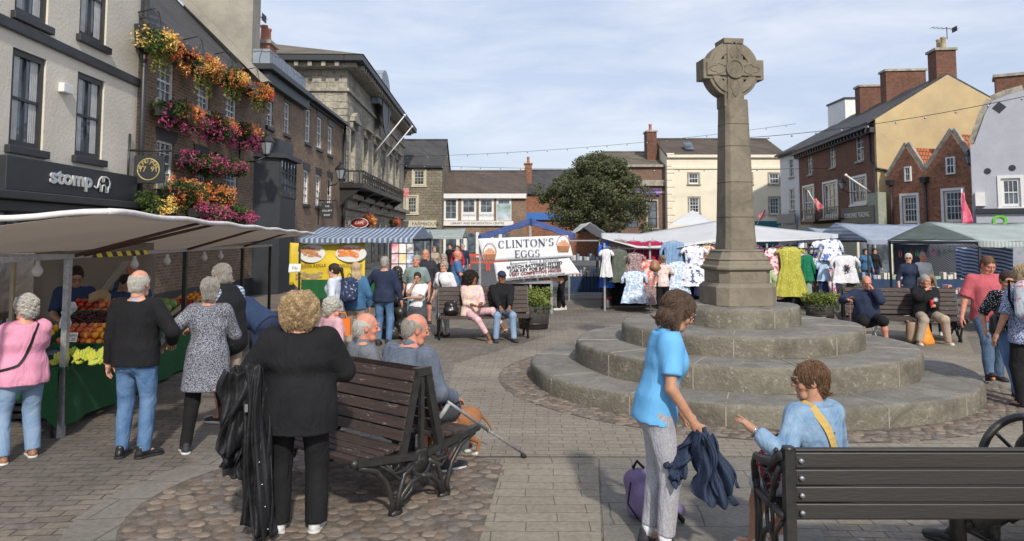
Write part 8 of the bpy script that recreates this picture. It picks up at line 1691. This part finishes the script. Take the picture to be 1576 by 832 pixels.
# ---------- black seated statue with bronze cloak in front of the crowd ----------
q = at(585, 520)
person('seated dark bronze statue of a hooded woman in front of the man in black', (q[0]+.1, q[1]+.35, 0), -120, 1.80, 'f', 1.25, sit=.55, lean=22, hl=(-.2,.5,.75), hr=(.25,.5,.75), hair=('bob','grey'), det=.015, top=dict(m=M_bronze, sleeve=.97, off=.04, slo=.04, w=.018, wf=22, hood=True, nm='cloak'), bot=dict(m=M_bronze, loose=.05, w=.02), shoe=dict(m=M_bronze), cat='statue', name='statue', allmat=M_bronze)
softthing('bronze_rock', 'rough dark bronze rocks under the seated hooded statue', 'rock', (q[0], q[1]+.1, 0), [((-.25,0,.1),(.45,0,.12),.28,.22,.05),((.3,-.2,.15),(.65,-.1,.35),.18,.13,.04),((0,.3,.2),(.3,.3,.45),.25,.2,.04)], M_bronze, .02, .03, 14, (1,1,1), cuts=[((0,0,0),(0,0,-1))], part='surface')
q2 = onbench(1.5,.9)
o = thing('wicker_basket', 'round wicker basket between the two seated men', 'basket', (P(543,500,7.5).x, 7.5, .45)); b = MB(); b.lathe([(.12,0),(.17,.10),(.18,.25),(.17,.25),(.16,.1),(.10,.02)], 20); b.build('weave', mat('pale_wicker', (.45,.28,.10), .85, col2=(.25,.14,.05), scale=40, bmp=.01, bs=60), o); b = MB(); b.tube([(.17*math.cos(a/8*PI),0,.25+.17*math.sin(a/8*PI)) for a in range(9)], .012, 6); b.build('handle', M_wick, o)
# ---------- crowd, left middle ----------
def crowd(label, px, Y, face, h, sex, hair, top, bot, shoe=None, det=.018, **k): return person(label, atY(px, Y), face, h, sex, k.pop('g', 1.0), hair=hair, top=top, bot=bot, shoe=shoe or dict(m=M_dtrn), det=det, **k)
Wd = crowd('woman in white hoodie with dark ponytail walking left past the yellow banner', 516, 12.5, 82, 1.60, 'f', ('pony','dbrown'), dict(m=M_hood, sleeve=.97, hood=True, off=.02, slo=.022, nm='hoodie'), dict(m=M_blkt), det=.015, hp=8, hr=(.2,.15,.85)); strap(Wd, M_navy, 1, -1, .03)
We = crowd('blond woman in blue denim jacket carrying a navy floral rucksack', 548, 12.9, 20, 1.60, 'f', ('long','lblond'), dict(m=M_tealj, sleeve=.97, off=.02, slo=.02, nm='denim_jacket'), dict(m=M_khaki), det=.015)
M_nfl = fabmat('navy_floral_print', (.03,.045,.10), (.45,.42,.5), 26, 'blotch', .60)
def rucksack(px, Y, z, lab, m, rz=0, w_=.15, hh=.21): o = thing('rucksack', lab, 'backpack', (*atY(px, Y), z), rz); v = Vox((-.24,-.18,-.32),(.24,.18,.34), .013); v.cone((0,0,-hh*.6),(0,0,hh*.6), .085, .08, .03, (1,0,0), 1.8); v.cone((0,-.07,-hh*.6),(0,-.07,-.02), .06, .055, .02, (1,0,0), 1.9); V, Fq = v.mesh(); meshnp('bag', disp(V, Fq, wob(V,.005,20,4)), Fq, m, o, True); b = MB(); [b.tube([(s_*.07,.07,hh*.8),(s_*.09,.15,hh*.9),(s_*.09,.16,0),(s_*.08,.08,-hh*.7)], .012, 5, flat=1.8) for s_ in (-1,1)]; b.tube([(-.03,.0,hh+.02),(0,0,hh+.06),(.03,0,hh+.02)], .007, 5); b.build('strap', M_blk, o); return o
rucksack(538, 12.55, 1.12, 'navy floral rucksack on the back of the blond woman in denim', M_nfl, R_(20))
b = MB(); b.box(-.14,.14,-.05,.05,0,.26); b.tube([(-.08,0,.26),(-.05,0,.36),(.05,0,.36),(.08,0,.26)], .01, 5); o = thing('carrier_bag', 'bright orange carrier bag held beside the woman in the white hoodie', 'bag', (*atY(528, 12.2), .42)); b.build('bag', mat('orange_bag', (.85,.2,.02), .5), o)
softthing('carrier_bag', 'bright blue carrier bag held by the blond woman in denim', 'bag', (*atY(562, 12.6), .42), [((0,0,.08),(0,0,.22),.11,.07)], mat('blue_bag', (.03,.2,.55), .5), .02)
crowd('man in black jumper and blue jeans with grey hair seen from behind', 592, 14.0, -8, 1.68, 'm', ('short','grey'), dict(m=M_navy, sleeve=.97, off=.022, slo=.024, nm='jumper'), dict(m=M_jean), det=.015, g=1.1, hr=(.34,.05,.72), hl=(-.42,.28,1.0))
crowd('man in grey green polo shirt and pale jeans standing behind the boy', 641, 15.2, 175, 1.68, 'm', ('short','grey'), dict(m=M_sgrn, sleeve=.42, nm='polo_shirt'), dict(m=M_jeanl), det=.016, g=1.1, skin='ruddy')
By_ = crowd('boy in white T-shirt with a jacket round his waist, hand on his mouth', 643, 13.6, 178, 1.40, 'm', ('short','dbrown'), dict(m=M_whitet, sleeve=.44, slo=.02, nm='t_shirt'), dict(m=M_navy, kind='shorts', nm='shorts'), det=.014, skin='tan', hr=(.04,.14,1.17), hl=(.10,.22,.92), pr=(.6,.2,-1), pl=(-.6,.4,-1), hp=10)
i = By_; v = Vox(i['lo'], i['hi'], .014); v.cone(i['hip']+A3(0,0,.05), i['hip']-A3(0,0,.16), .11, .13, .03, (1,0,0), 1.45); V, Fq = v.mesh(); meshnp('tied_jacket', disp(V, Fq, wob(V, .014, 22, 3)), Fq, cloth('slate_jacket', (.08,.085,.10)), i['root'], True)
crowd('bald man in dark charcoal shirt standing behind the couple', 655, 17.5, 178, 1.76, 'm', None, dict(m=cloth('charcoal_shirt', (.035,.035,.045)), sleeve=.44, nm='shirt'), dict(m=M_dsh, kind='shorts', nm='shorts'), g=1.15, skin='ruddy')
W15 = crowd('grey haired woman in white T-shirt with black crossbody strap behind the bench', 684, 15.3, 150, 1.55, 'f', ('short','grey'), dict(m=M_whitet, sleeve=.5, hem=-.14, slo=.024, nm='t_shirt'), dict(m=M_whitet), det=.015, g=1.15, spec='clear'); strap(W15, M_shoel, 1, -1, .03)
crowd('woman in black with grey hair looking down behind the others', 683, 19.5, 185, 1.60, 'f', ('bob','grey'), dict(m=M_blk, sleeve=.97, nm='cardigan'), dict(m=M_blkt), hp=12)
crowd('bald man in blue T-shirt facing right behind the couple', 700, 18.5, -80, 1.72, 'm', None, dict(m=cloth('mid_blue_tshirt', (.08,.17,.34)), sleeve=.42, nm='t_shirt'), dict(m=M_dsh), g=1.1, lean=6, skin='ruddy', hr=(.2,.35,1.0))
crowd('shopper in a red top far away beside the striped canopies', 704, 30, 170, 1.7, 'f', ('short','brown'), dict(m=cloth('bright_red_top', (.45,.03,.05)), nm='top'), dict(m=M_navy), det=.024)
crowd('shopper in navy with a pale bag far away by the canopies', 712, 31, 190, 1.75, 'm', ('short','grey'), dict(m=M_navy, nm='jacket'), dict(m=M_jeand), det=.024)
crowd('shopper in black coat under the far striped canopy', 693, 34, 160, 1.72, 'm', ('short','dbrown'), dict(m=M_blk, nm='coat', hem=-.3), dict(m=M_blkt), det=.024)
crowd('shopper in beige far off near the magazine rack', 668, 29, 200, 1.68, 'f', ('short','mousy'), dict(m=M_khaki, nm='coat'), dict(m=M_navy), det=.024)
crowd('stallholder in dark fleece under the far grey canopy', 634, 31, 180, 1.7, 'm', ('short','grey'), dict(m=M_gshirt, nm='fleece'), dict(m=M_navy), det=.024)
# egg stall keeper seen below the banner
crowd('egg stall keeper in black trousers and white trainers half hidden by the banner', 866, 20.6, 95, 1.72, 'm', ('short','dbrown'), dict(m=M_blk, sleeve=.97, nm='jacket'), dict(m=M_blkt), dict(m=M_trn, sole=M_sole_w), fl=(-.1,.12,0), fr=(.1,-.05,0))
# clothes stall shoppers
Wc = crowd('woman in cream floral blouse and black trousers browsing clothes', 1020, 18.9, 10, 1.58, 'f', ('bun','mousy'), dict(m=fabmat('cream_floral_blouse', (.72,.60,.56), (.5,.45,.5), 18, 'blotch', .6), sleeve=.4, slo=.024, nm='blouse'), dict(m=M_blkt), skin='pale', hr=(.22,.3,1.1)); softthing('handbag', 'brown leather bag on the hip of the woman browsing clothes', 'handbag', (*atY(1008, 18.6), 1.25), [((0,0,0),(.0,0,.1),.12,.09,.02,(1,0,0),1.2)], M_tans, .02, .01)
crowd('woman in pale green cardigan with brown bob beside the cross', 1178, 17.2, 28, 1.60, 'f', ('bob','auburn'), dict(m=M_lime, sleeve=.97, hem=-.16, nm='cardigan'), dict(m=fabmat('white_rose_print', (.72,.66,.66), (.6,.15,.2), 20, 'blotch', .56)), det=.016, hl=(-.2,.1,.8))
# couple behind the right bench
crowd('woman in navy blouse and white trousers with short silver hair', 1398, 17.6, 178, 1.66, 'f', ('short','white'), dict(m=M_navy, sleeve=.7, hem=-.13, nm='blouse'), dict(m=M_whitet), det=.016, spec='sun', hy=-25)
crowd('man in white T-shirt with cropped hair and rucksack beside the silver haired woman', 1420, 18.0, 190, 1.68, 'm', ('crop','grey'), dict(m=M_whitet, sleeve=.44, nm='t_shirt'), dict(m=M_khaki, kind='shorts', nm='shorts'), det=.016, g=1.05, skin='ruddy', hy=-30)
for k, (px, lab) in enumerate(((1262,'customer in grey at the far cafe table'),(1332,'dark haired customer behind the blue striped stall'),(1346,'customer in black behind the blue striped stall'))): crowd(lab, px, 27+k, 180, 1.6, 'f', ('bob','dbrown'), dict(m=(M_gshirt, M_tealj, M_blk)[k], nm='top'), dict(m=M_navy), det=.024)
# ---------- right bench group ----------
pC0 = G(1488, 528); Lc = 2.0; oC = Vector((pC0.x-.02, pC0.y+.35, 0)); dC = Vector((-1, .16, 0)).normalized(); nC = Vector((-dC.y, dC.x, 0))
dbench('park_bench', 'weathered back-to-back bench with peeling slats beyond the right of the steps', oC, dC, Lc)
def onC(t, n_): q = oC+dC*t+nC*n_; return (q.x, q.y, 0)
fC = math.degrees(math.atan2(-nC.x, nC.y))
M20 = person('seated bald man in navy jacket and shorts resting chin on hand with a walking stick', (P(1325,480,14.2).x, 14.0, 0), 172, 1.74, 'm', 1.22, belly=.3, sit=.42, lean=6, hl=(-.04,.26,1.06), pl=(-.6,.4,-1), hr=(.42,.38,.86), pr=(1,-.4,-.5), hy=-4, hp=16, hair=None, skin='ruddy', det=.0135, spec='clear',
    top=dict(m=M_navy, sleeve=.97, off=.026, slo=.03, w=.009, nm='jacket'), bot=dict(m=M_blkt, kind='shorts', nm='shorts', loose=.035), shoe=dict(m=M_dtrn, sole=M_sole_w), fl=(-.22,.38,0), fr=(.26,.36,0))
w_ = world_of(M20, M20['hands'][1][0]+M20['hands'][1][1]*.06); o = thing('walking_stick', 'brown wooden walking stick held by the seated man in navy', 'walking stick', (w_.x, w_.y-.02, 0)); b = MB(); b.tube([(0,0,0),(0,0,w_.z)], .012, 8); b.tube([(0,0,w_.z),(.01,0,w_.z+.04),(.05,0,w_.z+.05),(.09,0,w_.z+.02)], .014, 8); b.build('stick', mat('brown_wood', (.16,.06,.03), .5), o)
o = thing('folding_stool', 'small folding stool with blue seat under the man in navy', 'stool', (P(1325,480,14.3).x, 14.2, 0)); b = MB(); [b.bar((s_*.2,-.18,0),(s_*.2,.18,.40),.02,.02) for s_ in (-1,1)]; [b.bar((s_*.18,.18,0),(s_*.18,-.18,.40),.02,.02) for s_ in (-1,1)]; b.build('legs', M_galv, o); b = MB(); b.box(-.22,.22,-.19,.19,.40,.42); b.build('seat', mat('blue_seat', (.03,.15,.5), .7), o)
M21 = person('seated woman in black fleece and beige trousers with grey ponytail holding a red can', onC(.62,.30), fC+4, 1.66, 'f', 1.28, belly=.2, sit=.45, lean=4, hr=(.06,.20,1.0), hl=(-.02,.34,.72), pr=(1,-.2,-.6), hy=22, hp=10, hair=('pony','grey'), skin='ruddy', det=.0135, top=dict(m=M_blk, sleeve=.97, off=.03, slo=.034, w=.009, hood=True, nm='fleece'), bot=dict(m=M_khaki, loose=.026), shoe=dict(m=M_trn, sole=M_sole_w), fl=(-.24,.34,0), fr=(.30,.40,0))
b = MB(); i = M21; c_ = i['hip']+i['U']*.28+i['F']*.19*1.1+i['X']*-.10
for k in range(10): a = k*PI/5; b.tube([Vector(c_), Vector(c_)+Vector((.05*math.cos(a),.0,.05*math.sin(a)))], .005, 4)
b.build('flower_embroidery', M_whitet, i['root'])
q = onC(.78,.72); o = softthing('carrier_bag', 'bright orange carrier bag between the knees of the woman in black', 'bag', (q[0]+.06, q[1]+.10, 0), [((-.0,0,.06),(-.02,.0,.44),.115,.05,.04,(1,0,0),1.25),((.05,-.02,.03),(.0,0,.2),.09,.08)], mat('orange_plastic_bag', (.85,.28,.02), .45, bmp=.02, bs=14), .014, .012, 18, cuts=[((0,0,0),(0,0,-1))])
o = softthing('carrier_bag', 'brown paper shopping bag behind the orange carrier bag', 'bag', (q[0]-.12, q[1]+.22, 0), [((0,0,.1),(0,0,.36),.11,.10,.02,(1,0,0),1.1)], mat('brown_bag', (.36,.25,.17), .9), .016, .006, 14, cuts=[((0,0,0),(0,0,-1)),((0,0,.4),(0,0,1))])
q = onC(.60,.58); o = thing('drink_can', 'red drink can in the hand of the woman in black', 'can', (q[0]+.0, q[1], .70)); b = MB(); b.lathe([(.028,0),(.033,.01),(.033,.11),(.028,.12)], 16); b.build('can', mat('red_can', (.55,.02,.03), .3), o)
person('woman in pale grey top with brown ponytail facing away on the right bench', onC(.30,-.32), fC+150, 1.62, 'f', 1.0, sit=.45, hair=('pony','mousy'), hy=50, hp=6, det=.0145, top=dict(m=cloth('pale_grey_top', (.42,.45,.50)), sleeve=.3, nm='top'), bot=dict(m=M_navy), shoe=dict(m=M_trn))
# ---------- three walkers at the right edge ----------
M23 = person('large man in rose red T-shirt and jeans looking down at the right edge', atY(1518, 10.6), 176, 1.78, 'm', 1.28, belly=.35, lean=-2, fl=(-.10,-.02,0), fr=(.20,.34,0), ft=(6,-10), hp=24, hy=4, hair=('crop','auburn'), skin='ruddy', det=.0125, hr=(.42,.06,.80), hl=(-.36,.12,.82), top=dict(m=M_redt, sleeve=.44, hem=-.12, off=.020, slo=.026, w=.006, nm='t_shirt'), bot=dict(m=M_jeand, loose=.020, w=.01), shoe=dict(m=M_dtrn))
W24 = person('person in black and white spotted blouse and jeans beside the man in red', atY(1546, 9.4), 168, 1.62, 'f', 1.05, hair=('short','dbrown'), hp=16, det=.014, fr=(.02,.30,0), fl=(-.1,-.1,0), top=dict(m=M_dots, sleeve=.5, hem=-.22, nm='blouse'), bot=dict(m=M_jean), shoe=dict(m=M_shoel), skin='tan', hr=(.30,.12,.86))
o = softthing('camera_case', 'black camera case held beside the spotted blouse', 'bag', (*atY(1528, 9.2), .88), [((0,0,0),(.0,0,.12),.075,.065,.02)], M_shoel, .014, .005)
W25 = person('blond woman in navy gingham shirt wearing a printed rucksack at the right edge', atY(1574, 8.9), 6, 1.72, 'f', 1.10, hair=('bob','lblond'), hy=28, det=.013, top=dict(m=M_ging, sleeve=.5, hem=-.16, off=.02, slo=.026, nm='shirt'), bot=dict(m=M_blkt), shoe=dict(m=M_shoel), skin='tan', hl=(-.36,.05,.80))
rucksack(1578, 8.62, 1.28, 'pale blue rucksack printed with red shapes on the gingham shirted woman', fabmat('red_shape_print', (.45,.50,.56), (.55,.10,.12), 16, 'blotch', .60), R_(6), .17, .24)
# ---------- near right bench and the bronze seated figure with a wheel ----------
YD = 4.30; xD = P(1222, 740, YD).x; o = thing('park_bench', 'dark slatted bench with black iron end in the right foreground, seen from behind', 'bench', (xD, YD, 0)); LD = 2.0
for X in (-.03, LD+.03):
    b = MB(); b.box(X-.028,X+.028,-.035,.03,0,.81); b.tube([(X-.0,0,.80),(X,-.0,.825)], .035, 8); T = lambda pts, r=.017: b.tube([(X-.03, y, z) for y, z in pts], r, 6, flat=1.3, up=(1,0,0))
    T([(0,.78),(.06,.75),(.16,.69),(.34,.65),(.46,.64),(.5,.58),(.48,.48)], .024); T([(.48,.5),(.44,.3),(.46,.08),(.50,.02)], .022); T([(.0,.44),(.25,.43),(.48,.44)], .02); T([(.05,.03),(.12,.22),(.24,.30),(.36,.22),(.44,.03)]); T([(.04,.70),(.14,.60),(.2,.46)]); T([(.1,.78),(.24,.62),(.40,.60)], .012); T([(.24+.08*math.cos(a/8*PI), .54+.07*math.sin(a/8*PI)) for a in range(17)], .012); T([(.24+.05*math.cos(a/8*PI), .36+.09*math.sin(a/8*PI)) for a in range(17)], .012); T([(.03,.40),(.14,.30),(.12,.12)], .012); T([(-.03,.02),(.06,.02)], .03); T([(.44,.02),(.54,.02)], .026)
    fr_ = b.build('end_frame', M_iron, o)
for k in range(4):
    z1 = .80-.094*k; b = MB(); b.obox((LD/2,-.01+.004*k,z1-.045),(LD/2-.001,0,0),(0,.018,0),(0,.004,.0425)); b.build('back_slat', M_plank3, o, bevel=.008)
    b = MB(); b.tube([(.03,-.046,z1-.045),(.03,-.026,z1-.045)], .013, 10); b.build('bolt', M_galv, o)
b = MB(); b.box(0,LD,-.03,.02,.802,.816); b.build('top_rail', M_plank3, o, bevel=.006)
for k in range(4): b = MB(); b.box(0,LD,.06+.11*k,.155+.11*k,.40,.425); b.build('seat_slat', M_plank3, o, bevel=.006)
person('seated dark bronze figure in boots at the right end of the near bench', (P(1500,760,4.55).x+.86, 4.66, 0), 8, 1.80, 'm', 1.1, sit=.45, fl=(-.74,.44,0), fr=(-.38,.50,0), ft=(30,0), hl=(-.20,.40,.60), hr=(.2,.35,.62), hair=('short','grey'), det=.0135, top=dict(m=M_bronze, sleeve=.97, hem=-.1, off=.03, slo=.03, w=.012, nm='coat'), bot=dict(m=M_bronze, loose=.02, up=.3), shoe=dict(m=M_bronze, kind='boot'), cat='statue', name='statue', allmat=M_bronze)
c_ = P(1580, 712, 5.3); o = thing('measuring_wheel', 'large black iron spoked wheel standing behind the near bench at the right edge', 'wheel', (c_.x, c_.y, 0)); b = MB(); RW = .315; zc_ = max(c_.z, RW+.02); b.tube([(RW*math.cos(a/16*PI),0,zc_+RW*math.sin(a/16*PI)) for a in range(33)], .028, 8); b.build('rim', M_iron, o); b = MB(); [b.tube([(0,0,zc_),(RW*math.cos(a*PI/4),0,zc_+RW*math.sin(a*PI/4))], .013, 6) for a in range(8)]; b.sphere((0,0,zc_), .05, 10, 8); b.build('spokes', M_iron, o); b = MB(); b.tube([(0,-.03,zc_),(.3,-.5,.95)], .016, 6); b.build('handle', M_iron, o)
